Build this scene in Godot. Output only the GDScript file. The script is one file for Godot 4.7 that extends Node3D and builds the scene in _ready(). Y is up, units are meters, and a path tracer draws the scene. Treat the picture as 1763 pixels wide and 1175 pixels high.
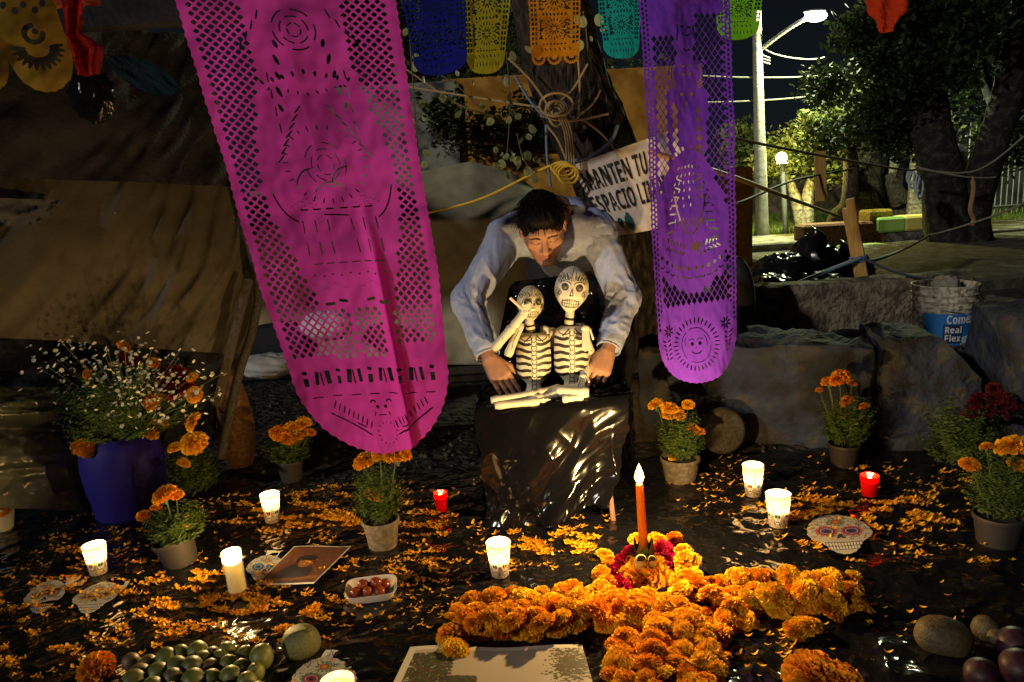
extends Node3D

# ---------------------------------------------------------------- mesh builder
class MB:
	var v := PackedVector3Array()
	var uv := PackedVector2Array()
	var c := PackedColorArray()
	var i := PackedInt32Array()
	var t := Transform3D()
	var col := Color(1, 1, 1)

	func p(pos: Vector3, u := Vector2()) -> int:
		v.append(t * pos)
		uv.append(u)
		c.append(col)
		return v.size() - 1

	func tri(a: int, b: int, d: int) -> void:
		i.append(a); i.append(b); i.append(d)

	func quad(a: int, b: int, d: int, e: int) -> void:
		i.append(a); i.append(b); i.append(d)
		i.append(a); i.append(d); i.append(e)

	func face(a: Vector3, b: Vector3, d: Vector3, e: Vector3) -> void:
		quad(p(a, Vector2(0, 0)), p(b, Vector2(1, 0)), p(d, Vector2(1, 1)), p(e, Vector2(0, 1)))

	func grid(nu: int, nv: int, f: Callable) -> void:
		var b := v.size()
		for j in nv + 1:
			for k in nu + 1:
				var s := float(k) / nu
				var q := float(j) / nv
				p(f.call(s, q), Vector2(s, q))
		for j in nv:
			for k in nu:
				var a := b + j * (nu + 1) + k
				quad(a, a + 1, a + nu + 2, a + nu + 1)

	func lathe(prof: Array, seg: int, wrap := true) -> void:
		var b := v.size()
		var m := seg if wrap else seg + 1
		for j in prof.size():
			for k in m:
				var a := TAU * k / seg
				p(Vector3(prof[j].x * sin(a), prof[j].y, prof[j].x * cos(a)), Vector2(float(k) / seg, 1.0 - float(j) / (prof.size() - 1)))
		for j in prof.size() - 1:
			for k in seg:
				var k2 := (k + 1) % m
				quad(b + j * m + k, b + (j + 1) * m + k, b + (j + 1) * m + k2, b + j * m + k2)

	func tube(pts: Array, rads: Array, sides := 8, flat := 1.0) -> void:
		var b := v.size()
		var n := pts.size()
		var up := Vector3.UP
		var d0: Vector3 = (pts[1] - pts[0]).normalized()
		if absf(d0.y) > 0.9:
			up = Vector3.RIGHT
		var x := d0.cross(up).normalized()
		for j in n:
			var d: Vector3
			if j == 0:
				d = pts[1] - pts[0]
			elif j == n - 1:
				d = pts[j] - pts[j - 1]
			else:
				d = pts[j + 1] - pts[j - 1]
			d = d.normalized()
			x = (x - d * x.dot(d)).normalized()
			var y := d.cross(x)
			var r: float = rads[j] if j < rads.size() else rads[rads.size() - 1]
			for k in sides:
				var a := TAU * k / sides
				p(pts[j] + (x * cos(a) + y * sin(a) * flat) * r, Vector2(float(k) / sides, float(j) / (n - 1)))
		for j in n - 1:
			for k in sides:
				var k2 := (k + 1) % sides
				quad(b + j * sides + k, b + j * sides + k2, b + (j + 1) * sides + k2, b + (j + 1) * sides + k)
		var e0 := p(pts[0])
		var e1 := p(pts[n - 1])
		for k in sides:
			var k2 := (k + 1) % sides
			tri(e0, b + k2, b + k)
			tri(e1, b + (n - 1) * sides + k, b + (n - 1) * sides + k2)

	func cbox(ce: Vector3, size: Vector3, bev := 0.005, bs := Basis()) -> void:
		var h := size * 0.5
		bev = minf(bev, minf(h.x, minf(h.y, h.z)) * 0.9)
		var ax := [Vector3.AXIS_X, Vector3.AXIS_Y, Vector3.AXIS_Z]
		var corner := func(sx: float, sy: float, sz: float, full: int) -> Vector3:
			var q := Vector3(sx * (h.x - bev), sy * (h.y - bev), sz * (h.z - bev))
			q[full] = [sx, sy, sz][full] * h[full]
			return ce + bs * q
		var sg := [-1.0, 1.0]
		for a in ax:
			var b1: int = (a + 1) % 3
			var c1: int = (a + 2) % 3
			for s in sg:
				var ps := []
				for w in [[-1, -1], [1, -1], [1, 1], [-1, 1]]:
					var q := [0.0, 0.0, 0.0]
					q[a] = s; q[b1] = w[0]; q[c1] = w[1]
					ps.append(corner.call(q[0], q[1], q[2], a))
				if s > 0:
					face(ps[3], ps[2], ps[1], ps[0])
				else:
					face(ps[0], ps[1], ps[2], ps[3])
			# edges along axis a
			for s in sg:
				for w in sg:
					var lo := [0.0, 0.0, 0.0]
					lo[a] = -1.0; lo[b1] = s; lo[c1] = w
					var hi := lo.duplicate()
					hi[a] = 1.0
					var e: Array = [corner.call(lo[0], lo[1], lo[2], b1), corner.call(hi[0], hi[1], hi[2], b1), corner.call(hi[0], hi[1], hi[2], c1), corner.call(lo[0], lo[1], lo[2], c1)]
					if s * w > 0:
						face(e[0], e[1], e[2], e[3])
					else:
						face(e[3], e[2], e[1], e[0])
		for sx in sg:
			for sy in sg:
				for sz in sg:
					var e: Array = [corner.call(sx, sy, sz, 0), corner.call(sx, sy, sz, 1), corner.call(sx, sy, sz, 2)]
					if sx * sy * sz > 0:
						tri(p(e[2]), p(e[1]), p(e[0]))
					else:
						tri(p(e[0]), p(e[1]), p(e[2]))

	func ell(ce: Vector3, r: Vector3, nu := 16, nv := 10, noise: FastNoiseLite = null, amp := 0.0, fr := 1.0) -> void:
		var b := v.size()
		for j in nv + 1:
			var th := PI * j / nv
			for k in nu:
				var ph := TAU * k / nu
				var d := Vector3(sin(th) * sin(ph), cos(th), sin(th) * cos(ph))
				var m := 1.0
				if noise:
					m += amp * noise.get_noise_3dv(d * fr + ce * 7.0)
				p(ce + d * r * m, Vector2(float(k) / nu, float(j) / nv))
		for j in nv:
			for k in nu:
				var k2 := (k + 1) % nu
				quad(b + j * nu + k, b + (j + 1) * nu + k, b + (j + 1) * nu + k2, b + j * nu + k2)

	func add_arrays(ar: Array, f: Callable) -> void:
		var b := v.size()
		var vv: PackedVector3Array = ar[Mesh.ARRAY_VERTEX]
		for q in vv:
			p(f.call(q))
		if ar[Mesh.ARRAY_INDEX] != null and ar[Mesh.ARRAY_INDEX].size():
			for q in ar[Mesh.ARRAY_INDEX]:
				i.append(b + q)
		else:
			for q in vv.size():
				i.append(b + q)

	func commit(colors := false) -> ArrayMesh:
		var n := PackedVector3Array()
		n.resize(v.size())
		for k in range(0, i.size(), 3):
			var a := i[k]
			var b := i[k + 1]
			var d := i[k + 2]
			var q := (v[d] - v[a]).cross(v[b] - v[a])
			n[a] += q
			n[b] += q
			n[d] += q
		for k in n.size():
			n[k] = n[k].normalized() if n[k].length_squared() > 1e-24 else Vector3.UP
		var ar := []
		ar.resize(Mesh.ARRAY_MAX)
		ar[Mesh.ARRAY_VERTEX] = v
		ar[Mesh.ARRAY_NORMAL] = n
		ar[Mesh.ARRAY_TEX_UV] = uv
		if colors:
			ar[Mesh.ARRAY_COLOR] = c
		ar[Mesh.ARRAY_INDEX] = i
		var m := ArrayMesh.new()
		m.add_surface_from_arrays(Mesh.PRIMITIVE_TRIANGLES, ar)
		return m


# ---------------------------------------------------------------- distance field on a grid, meshed by surface nets
class Field:
	var o: Vector3
	var h: float
	var nx: int
	var ny: int
	var nz: int
	var f := PackedFloat32Array()

	func _init(lo: Vector3, hi: Vector3, cell: float) -> void:
		o = lo
		h = cell
		nx = int(ceil((hi.x - lo.x) / cell)) + 1
		ny = int(ceil((hi.y - lo.y) / cell)) + 1
		nz = int(ceil((hi.z - lo.z) / cell)) + 1
		f.resize(nx * ny * nz)
		f.fill(1.0)

	func span(lo: Vector3, hi: Vector3) -> Array:
		var a := ((lo - o) / h).floor()
		var b := ((hi - o) / h).ceil()
		return [maxi(0, int(a.x)), maxi(0, int(a.y)), maxi(0, int(a.z)), mini(nx - 1, int(b.x)), mini(ny - 1, int(b.y)), mini(nz - 1, int(b.z))]

	func put(at: int, d: float, k: float, cut: bool) -> void:
		var e := f[at]
		if cut:
			d = -d
			if k <= 0.0:
				f[at] = maxf(e, d)
			else:
				var g := maxf(k - absf(e - d), 0.0) / k
				f[at] = maxf(e, d) + g * g * k * 0.25
		elif k <= 0.0:
			f[at] = minf(e, d)
		else:
			var g := maxf(k - absf(e - d), 0.0) / k
			f[at] = minf(e, d) - g * g * k * 0.25

	func cap(a: Vector3, b: Vector3, ra: float, rb: float, k := 0.02, cut := false) -> void:
		var m := maxf(ra, rb) + k + h * 2.0
		var s := span(Vector3(minf(a.x, b.x), minf(a.y, b.y), minf(a.z, b.z)) - Vector3.ONE * m, Vector3(maxf(a.x, b.x), maxf(a.y, b.y), maxf(a.z, b.z)) + Vector3.ONE * m)
		var ab := b - a
		var l2 := maxf(ab.length_squared(), 1e-9)
		for z in range(s[2], s[5] + 1):
			for y in range(s[1], s[4] + 1):
				var row := (z * ny + y) * nx
				for x in range(s[0], s[3] + 1):
					var q := Vector3(o.x + x * h, o.y + y * h, o.z + z * h) - a
					var u := clampf(q.dot(ab) / l2, 0.0, 1.0)
					put(row + x, (q - ab * u).length() - ra - (rb - ra) * u, k, cut)

	func ell(ce: Vector3, r: Vector3, bs := Basis(), k := 0.02, cut := false) -> void:
		var m := maxf(r.x, maxf(r.y, r.z)) + k + h * 2.0
		var s := span(ce - Vector3.ONE * m, ce + Vector3.ONE * m)
		var mr := minf(r.x, minf(r.y, r.z))
		var inv := bs.transposed()
		for z in range(s[2], s[5] + 1):
			for y in range(s[1], s[4] + 1):
				var row := (z * ny + y) * nx
				for x in range(s[0], s[3] + 1):
					var q := inv * (Vector3(o.x + x * h, o.y + y * h, o.z + z * h) - ce)
					var k0 := (q / r).length()
					var k1 := (q / (r * r)).length()
					var d := k0 * (k0 - 1.0) / k1 if k1 > 1e-6 else -mr
					put(row + x, d, k, cut)

	func rough(noise: FastNoiseLite, amp: float, scl := Vector3.ONE) -> void:
		for z in nz:
			for y in ny:
				var row := (z * ny + y) * nx
				for x in nx:
					if absf(f[row + x]) < amp * 2.0 + h * 3.0:
						f[row + x] += amp * noise.get_noise_3dv(Vector3(o.x + x * h, o.y + y * h, o.z + z * h) * scl)

	func mesh(mb: MB, tint = null) -> void:
		var id := PackedInt32Array()
		id.resize(nx * ny * nz)
		id.fill(-1)
		var off := [0, 1, nx, nx + 1, nx * ny, nx * ny + 1, nx * ny + nx, nx * ny + nx + 1]
		var edges := [[0, 1], [2, 3], [4, 5], [6, 7], [0, 2], [1, 3], [4, 6], [5, 7], [0, 4], [1, 5], [2, 6], [3, 7]]
		for z in nz - 1:
			for y in ny - 1:
				var row := (z * ny + y) * nx
				for x in nx - 1:
					var at := row + x
					var f0 := f[at]
					if absf(f0) > h * 2.5:
						continue
					var neg := 0
					for q in 8:
						if f[at + off[q]] < 0.0:
							neg += 1
					if neg == 0 or neg == 8:
						continue
					var sum := Vector3.ZERO
					var cnt := 0
					for e in edges:
						var a := f[at + off[e[0]]]
						var b := f[at + off[e[1]]]
						if (a < 0.0) != (b < 0.0):
							var u := a / (a - b)
							var pa := Vector3(e[0] & 1, (e[0] >> 1) & 1, e[0] >> 2)
							var pb := Vector3(e[1] & 1, (e[1] >> 1) & 1, e[1] >> 2)
							sum += pa.lerp(pb, u)
							cnt += 1
					var pos := o + (Vector3(x, y, z) + sum / cnt) * h
					if tint != null:
						mb.col = (tint as Callable).call(pos)
					id[at] = mb.p(pos)
		var ox := 1
		var oy := nx
		var oz := nx * ny
		for z in range(1, nz - 1):
			for y in range(1, ny - 1):
				var row := (z * ny + y) * nx
				for x in range(1, nx - 1):
					var at := row + x
					if absf(f[at]) > h * 2.5:
						continue
					var s := f[at] < 0.0
					if s != (f[at + ox] < 0.0):
						put_quad(mb, id, at, at - oy, at - oy - oz, at - oz, s)
					if s != (f[at + oy] < 0.0):
						put_quad(mb, id, at, at - oz, at - oz - ox, at - ox, s)
					if s != (f[at + oz] < 0.0):
						put_quad(mb, id, at, at - ox, at - ox - oy, at - oy, s)

	func put_quad(mb: MB, id: PackedInt32Array, a: int, b: int, d: int, e: int, s: bool) -> void:
		if id[a] < 0 or id[b] < 0 or id[d] < 0 or id[e] < 0:
			return
		if s:
			mb.quad(id[e], id[d], id[b], id[a])
		else:
			mb.quad(id[a], id[b], id[d], id[e])


# ---------------------------------------------------------------- cut paper: a sheet with real holes (marching squares)
class Paper:
	var w: float
	var hh: float
	var nu: int
	var nv: int
	var f := PackedFloat32Array()

	func _init(width: float, height: float, cell: float) -> void:
		w = width
		hh = height
		nu = int(ceil(width / cell))
		nv = int(ceil(height / cell))
		f.resize((nu + 1) * (nv + 1))
		f.fill(1.0)

	func outline(fn: Callable) -> void:
		for j in nv + 1:
			for k in nu + 1:
				f[j * (nu + 1) + k] = minf(f[j * (nu + 1) + k], fn.call(w * k / nu, hh * j / nv))

	func hole(x0: float, y0: float, x1: float, y1: float, kind: int, ce: Vector2, r: Vector2, rot: float, b2 := Vector2()) -> void:
		var m := w / nu * 2.0
		var cs := cos(-rot)
		var sn := sin(-rot)
		for j in range(maxi(0, int((y0 - m) / hh * nv)), mini(nv, int((y1 + m) / hh * nv) + 1) + 1):
			for k in range(maxi(0, int((x0 - m) / w * nu)), mini(nu, int((x1 + m) / w * nu) + 1) + 1):
				var q := Vector2(w * k / nu, hh * j / nv) - ce
				var d: float
				if kind == 0:
					q = Vector2(q.x * cs - q.y * sn, q.x * sn + q.y * cs)
					d = ((q / r).length() - 1.0) * minf(r.x, r.y)
				elif kind == 3:
					d = (absf(q.x) / r.x + absf(q.y) / r.y - 1.0) * minf(r.x, r.y) * 0.8
				elif kind == 1:
					q = Vector2(q.x * cs - q.y * sn, q.x * sn + q.y * cs)
					d = maxf(absf(q.x) - r.x, absf(q.y) - r.y)
				else:
					var u := clampf(q.dot(b2) / maxf(b2.length_squared(), 1e-9), 0.0, 1.0)
					d = (q - b2 * u).length() - r.x * (1.0 - 0.5 * absf(u - 0.5) * 2.0 * r.y)
				var at := j * (nu + 1) + k
				f[at] = minf(f[at], d)

	func e(x: float, y: float, rx: float, ry: float, rot := 0.0) -> void:
		var m := maxf(rx, ry)
		hole(x - m, y - m, x + m, y + m, 0, Vector2(x, y), Vector2(rx, ry), rot)

	func b(x: float, y: float, rx: float, ry: float, rot := 0.0) -> void:
		var m := (rx + ry)
		hole(x - m, y - m, x + m, y + m, 1, Vector2(x, y), Vector2(rx, ry), rot)

	func l(x0: float, y0: float, x1: float, y1: float, r: float, taper := 0.0) -> void:
		hole(minf(x0, x1) - r, minf(y0, y1) - r, maxf(x0, x1) + r, maxf(y0, y1) + r, 2, Vector2(x0, y0), Vector2(r, taper), 0.0, Vector2(x1 - x0, y1 - y0))

	func arc(x: float, y: float, rx: float, ry: float, a0: float, a1: float, r: float, n := 6) -> void:
		for k in n:
			var p0 := a0 + (a1 - a0) * k / n
			var p1 := a0 + (a1 - a0) * (k + 1) / n
			l(x + rx * cos(p0), y + ry * sin(p0), x + rx * cos(p1), y + ry * sin(p1), r)

	func rays(x: float, y: float, r0: float, r1: float, n: int, r: float, sx := 1.0, a0 := 0.0, a1 := TAU) -> void:
		for k in n:
			var a := a0 + (a1 - a0) * (k + 0.5) / n
			l(x + r0 * cos(a) * sx, y + r0 * sin(a), x + r1 * cos(a) * sx, y + r1 * sin(a), r, 0.8)

	func lattice(x0: float, y0: float, x1: float, y1: float, step: float, r: float, keep = null, sy := 1.0) -> void:
		var j := 0
		var y := y0
		while y <= y1:
			var x := x0 + (step * 0.5 if j % 2 else 0.0)
			while x <= x1:
				if keep == null or keep.call(x, y):
					if sy == 1.0:
						b(x, y, r, r, PI / 4)
					else:
						hole(x - r, y - r * sy, x + r, y + r * sy, 3, Vector2(x, y), Vector2(r, r * sy), 0.0)
				x += step
			y += step * 0.5 * sy
			j += 1

	func mesh(place: Callable) -> ArrayMesh:
		var mb := MB.new()
		var pos := PackedVector3Array()
		pos.resize((nu + 1) * (nv + 1))
		for j in nv + 1:
			for k in nu + 1:
				pos[j * (nu + 1) + k] = place.call(float(k) / nu, float(j) / nv)
		var nrm := PackedVector3Array()
		nrm.resize(pos.size())
		for j in nv + 1:
			for k in nu + 1:
				var dx := pos[j * (nu + 1) + mini(k + 1, nu)] - pos[j * (nu + 1) + maxi(k - 1, 0)]
				var dy := pos[mini(j + 1, nv) * (nu + 1) + k] - pos[maxi(j - 1, 0) * (nu + 1) + k]
				nrm[j * (nu + 1) + k] = dy.cross(dx).normalized()
		var n := PackedVector3Array()
		var id := PackedInt32Array()
		id.resize(pos.size())
		id.fill(-1)
		for j in nv:
			for k in nu:
				var a := j * (nu + 1) + k
				var q := [a, a + 1, a + nu + 2, a + nu + 1]
				var inside := 0
				for x in q:
					if f[x] > 0.0:
						inside += 1
				if inside == 0:
					continue
				var poly := []
				for m in 4:
					var x: int = q[m]
					var y: int = q[(m + 1) % 4]
					if f[x] > 0.0:
						if id[x] < 0:
							id[x] = mb.p(pos[x], Vector2(float(x % (nu + 1)) / nu, float(x / (nu + 1)) / nv))
							n.append(nrm[x])
						poly.append(id[x])
					if (f[x] > 0.0) != (f[y] > 0.0):
						var u: float = clampf(f[x] / (f[x] - f[y]), 0.02, 0.98)
						poly.append(mb.p(pos[x].lerp(pos[y], u)))
						n.append(nrm[x].lerp(nrm[y], u).normalized())
				for m in range(1, poly.size() - 1):
					mb.tri(poly[0], poly[m], poly[m + 1])
		var ar := []
		ar.resize(Mesh.ARRAY_MAX)
		ar[Mesh.ARRAY_VERTEX] = mb.v
		ar[Mesh.ARRAY_NORMAL] = n
		ar[Mesh.ARRAY_TEX_UV] = mb.uv
		ar[Mesh.ARRAY_INDEX] = mb.i
		var am := ArrayMesh.new()
		am.add_surface_from_arrays(Mesh.PRIMITIVE_TRIANGLES, ar)
		return am


# ---------------------------------------------------------------- flat print: lines and blobs on an Image
class Pic:
	var im: Image
	var w: int
	var h: int

	func _init(width: int, height: int, bg: Color) -> void:
		w = width
		h = height
		im = Image.create(w, h, false, Image.FORMAT_RGBA8)
		im.fill(bg)

	func e(x: float, y: float, rx: float, ry: float, c: Color) -> void:
		for j in range(maxi(0, int(y - ry)), mini(h - 1, int(y + ry)) + 1):
			for k in range(maxi(0, int(x - rx)), mini(w - 1, int(x + rx)) + 1):
				if pow((k - x) / rx, 2) + pow((j - y) / ry, 2) <= 1.0:
					im.set_pixel(k, j, c)

	func ring(x: float, y: float, rx: float, ry: float, t: float, c: Color, a0 := 0.0, a1 := TAU) -> void:
		var n := 20
		for k in n:
			var p0 := a0 + (a1 - a0) * k / n
			var p1 := a0 + (a1 - a0) * (k + 1) / n
			l(x + rx * cos(p0), y + ry * sin(p0), x + rx * cos(p1), y + ry * sin(p1), t, c)

	func l(x0: float, y0: float, x1: float, y1: float, t: float, c: Color) -> void:
		var a := Vector2(x0, y0)
		var ab := Vector2(x1 - x0, y1 - y0)
		var l2 := maxf(ab.length_squared(), 1e-6)
		for j in range(maxi(0, int(minf(y0, y1) - t)), mini(h - 1, int(maxf(y0, y1) + t) + 1) + 1):
			for k in range(maxi(0, int(minf(x0, x1) - t)), mini(w - 1, int(maxf(x0, x1) + t) + 1) + 1):
				var q := Vector2(k, j) - a
				var u := clampf(q.dot(ab) / l2, 0.0, 1.0)
				if (q - ab * u).length() <= t:
					im.set_pixel(k, j, c)

	func r(x0: float, y0: float, x1: float, y1: float, c: Color) -> void:
		im.fill_rect(Rect2i(int(x0), int(y0), int(x1 - x0), int(y1 - y0)), c)

	func tex() -> ImageTexture:
		im.generate_mipmaps()
		return ImageTexture.create_from_image(im)


# ---------------------------------------------------------------- helpers
const FOC := 1300.0
const EYE := Vector3(0, 1.2, 0)
const PITCH := 11.6
const ROLL := 3.5
var view := Basis()
var rng := RandomNumberGenerator.new()
var names := {}
var M := {}
var nz := {}


func at(x: float, y: float, d: float) -> Vector3:  # the point that the photograph shows at (x, y), d metres ahead
	var q := view * Vector3((x - 881.5) / FOC, -(y - 587.5) / FOC, -1.0)
	return EYE + q * (d / -q.z)


func on(x: float, y: float, hgt := 0.0) -> Vector3:  # the same on a level surface
	var q := view * Vector3((x - 881.5) / FOC, -(y - 587.5) / FOC, -1.0)
	return EYE + q * ((hgt - EYE.y) / q.y)


func ppm(q: Vector3) -> float:  # photograph pixels per metre there
	return FOC / -(view.transposed() * (q - EYE)).z


func rr(a: float, b: float) -> float:
	return rng.randf_range(a, b)


func lin(r: float, g: float, b: float) -> Color:
	return Color(r, g, b).linear_to_srgb()


func mat(c: Color, rough := 0.8, spec := 0.5, back := 0.0) -> StandardMaterial3D:
	var m := StandardMaterial3D.new()
	m.albedo_color = c
	m.roughness = rough
	m.metallic_specular = spec
	m.cull_mode = BaseMaterial3D.CULL_DISABLED
	if back > 0.0:
		m.backlight_enabled = true
		var cl := c.srgb_to_linear()
		var top := maxf(cl.r, maxf(cl.g, cl.b))
		m.backlight = (Color(cl.r, cl.g, cl.b) * (back / top)).linear_to_srgb()
	return m


func noise(seed_: int, freq: float, oct := 4, kind := FastNoiseLite.TYPE_SIMPLEX_SMOOTH) -> FastNoiseLite:
	var n := FastNoiseLite.new()
	n.seed = seed_
	n.frequency = freq
	n.noise_type = kind
	n.fractal_octaves = oct
	return n


func ntex(seed_: int, freq: float, oct := 5, ramp: Array = [], size := 512, ridged := false) -> NoiseTexture2D:
	var t := NoiseTexture2D.new()
	t.width = size
	t.height = size
	t.seamless = true
	var n := noise(seed_, freq, oct)
	if ridged:
		n.fractal_type = FastNoiseLite.FRACTAL_RIDGED
	t.noise = n
	if ramp.size():
		var g := Gradient.new()
		var offs := PackedFloat32Array()
		var cols := PackedColorArray()
		for k in ramp:
			offs.append(k[0])
			cols.append(k[1])
		g.offsets = offs
		g.colors = cols
		t.color_ramp = g
	return t


func worn(ramp: Array, seed_: int, freq: float, scl: float, rough: float, bump := 0.0, bump_scl := 1.0, spec := 0.4) -> StandardMaterial3D:  # mottled colour and fine relief in world axes
	var m := mat(Color.WHITE, rough, spec)
	m.albedo_texture = ntex(seed_, freq, 5, ramp)
	m.uv1_triplanar = true
	m.uv1_world_triplanar = true
	m.uv1_scale = Vector3.ONE * scl
	if bump > 0.0:
		m.heightmap_enabled = true
		m.heightmap_scale = bump
		m.heightmap_texture = ntex(seed_ + 9, freq * bump_scl, 6)
	return m


func numbered(called: String, parent: Node) -> String:
	var key := [parent.get_instance_id(), called]
	var k: int = names.get(key, 0)
	names[key] = k + 1
	return called if k == 0 else "%s_%03d" % [called, k]


func tag(o: Node, label: String, category: String, group := "", kind := "") -> void:
	if label:
		o.set_meta("label", label)
	if category:
		o.set_meta("category", category)
	if group:
		o.set_meta("group", group)
	if kind:
		o.set_meta("kind", kind)


func thing(called: String, pos: Vector3, label: String, category: String, group := "") -> Node3D:
	var o := Node3D.new()
	o.name = numbered(called, self)
	add_child(o, true)
	o.position = pos
	tag(o, label, category, group)
	return o


func part(called: String, mesh: Mesh, m: Material, parent: Node, pos := Vector3.ZERO, bs := Basis()) -> MeshInstance3D:
	var o := MeshInstance3D.new()
	o.name = numbered(called, parent)
	o.mesh = mesh
	o.material_override = m
	o.transform = Transform3D(bs, pos)
	parent.add_child(o, true)
	return o


func solo(called: String, mesh: Mesh, m: Material, pos: Vector3, label: String, category: String, group := "", bs := Basis()) -> MeshInstance3D:
	var o := part(called, mesh, m, self, pos, bs)
	tag(o, label, category, group)
	return o


func many(called: String, mesh: Mesh, m: Material, xf: Array, cols: Array, parent: Node) -> MultiMeshInstance3D:
	var mm := MultiMesh.new()
	mm.transform_format = MultiMesh.TRANSFORM_3D
	mm.use_colors = cols.size() > 0
	mm.mesh = mesh
	mm.instance_count = xf.size()
	for k in xf.size():
		mm.set_instance_transform(k, xf[k])
		if cols.size():
			mm.set_instance_color(k, cols[k])
	var o := MultiMeshInstance3D.new()
	o.name = numbered(called, parent)
	o.multimesh = mm
	o.material_override = m
	o.set_meta("kind", "stuff")
	parent.add_child(o, true)
	return o


func poly(keys: Array, q: float) -> Vector3:  # a polyline of [t, x, y] in between its keys
	for k in keys.size() - 1:
		if q <= keys[k + 1][0] or k == keys.size() - 2:
			var u: float = (q - keys[k][0]) / (keys[k + 1][0] - keys[k][0])
			return Vector3(lerpf(keys[k][1], keys[k + 1][1], u), lerpf(keys[k][2], keys[k + 1][2], u), 0)
	return Vector3.ZERO


func curve(pts: Array, n: int) -> Array:  # a smooth line through the points
	var out := []
	for k in n + 1:
		var u := float(k) / n * (pts.size() - 1)
		var a := mini(int(u), pts.size() - 2)
		var p0: Vector3 = pts[maxi(a - 1, 0)]
		var p3: Vector3 = pts[mini(a + 2, pts.size() - 1)]
		out.append((pts[a] as Vector3).cubic_interpolate(pts[a + 1], p0, p3, u - a))
	return out


func rope(called: String, pts: Array, r: float, m: Material, label: String, sag := 0.0) -> MeshInstance3D:
	var mid := []
	var c := curve(pts, 10 * (pts.size() - 1))
	for k in c.size():
		var u := float(k) / (c.size() - 1)
		mid.append(c[k] - Vector3(0, sag * 4.0 * u * (1.0 - u), 0) - (pts[0] as Vector3))
	var mb := MB.new()
	mb.tube(mid, [r], 6)
	return solo(called, mb.commit(), m, pts[0], label, "rope")


func text_arrays(s: String, width: float, height: float, weight := 700, thick := 0.0015) -> Array:  # lettering of a given width and height round the origin
	var f := SystemFont.new()
	f.font_names = PackedStringArray(["Droid Sans"])
	f.font_weight = weight
	var tm := TextMesh.new()
	tm.font = f
	tm.text = s
	tm.font_size = 48
	tm.pixel_size = 0.01
	tm.depth = 0.01
	tm.curve_step = 1.0
	var ar := tm.get_mesh_arrays()
	var box := AABB(ar[Mesh.ARRAY_VERTEX][0], Vector3.ZERO)
	for q in ar[Mesh.ARRAY_VERTEX]:
		box = box.expand(q)
	var vv: PackedVector3Array = ar[Mesh.ARRAY_VERTEX]
	for k in vv.size():
		var q := vv[k] - box.position
		vv[k] = Vector3((q.x / box.size.x - 0.5) * width, (q.y / box.size.y - 0.5) * height, (q.z / box.size.z) * thick)
	ar[Mesh.ARRAY_VERTEX] = vv
	return ar


func _ready() -> void:
	rng.seed = 20231102
	view = Basis(Vector3.RIGHT, deg_to_rad(-PITCH)) * Basis(Vector3.BACK, deg_to_rad(-ROLL))
	var cam := Camera3D.new()
	cam.name = "camera"
	cam.transform = Transform3D(view, EYE)
	cam.fov = rad_to_deg(2.0 * atan(587.5 / FOC))
	cam.near = 0.05
	cam.far = 400.0
	add_child(cam)
	cam.current = true

	var sky := ProceduralSkyMaterial.new()
	sky.sky_top_color = lin(0.002, 0.003, 0.005)
	sky.sky_horizon_color = lin(0.007, 0.010, 0.012)
	sky.ground_bottom_color = lin(0.002, 0.002, 0.002)
	sky.ground_horizon_color = lin(0.005, 0.006, 0.007)
	sky.sun_angle_max = 1.0
	var env := Environment.new()
	env.background_mode = Environment.BG_SKY
	env.sky = Sky.new()
	env.sky.sky_material = sky
	env.tonemap_mode = Environment.TONE_MAPPER_LINEAR
	env.tonemap_exposure = 1.0
	env.sdfgi_enabled = true
	env.ssao_enabled = true
	env.ssil_enabled = true
	var we := WorldEnvironment.new()
	we.name = "world_environment"
	we.environment = env
	add_child(we)

	var sun := DirectionalLight3D.new()  # the glow of the lit street behind the photographer
	sun.name = "street_glow"
	sun.light_energy = 0.34
	sun.light_color = Color(1.0, 0.97, 0.93)
	sun.light_angular_distance = 2.0
	sun.shadow_enabled = true
	sun.sky_mode = DirectionalLight3D.SKY_MODE_LIGHT_ONLY
	sun.basis = Basis.looking_at(Vector3(1.0, -0.52, -0.95).normalized(), Vector3.UP)
	add_child(sun)

	materials()
	setting()
	park()
	walls_right()
	left_side()
	leaning_tree()
	chair()
	skeletons()
	man()
	ground_sheet()
	flower_cross()
	offerings()
	candles()
	plants()
	banners()
	ropes()


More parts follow.
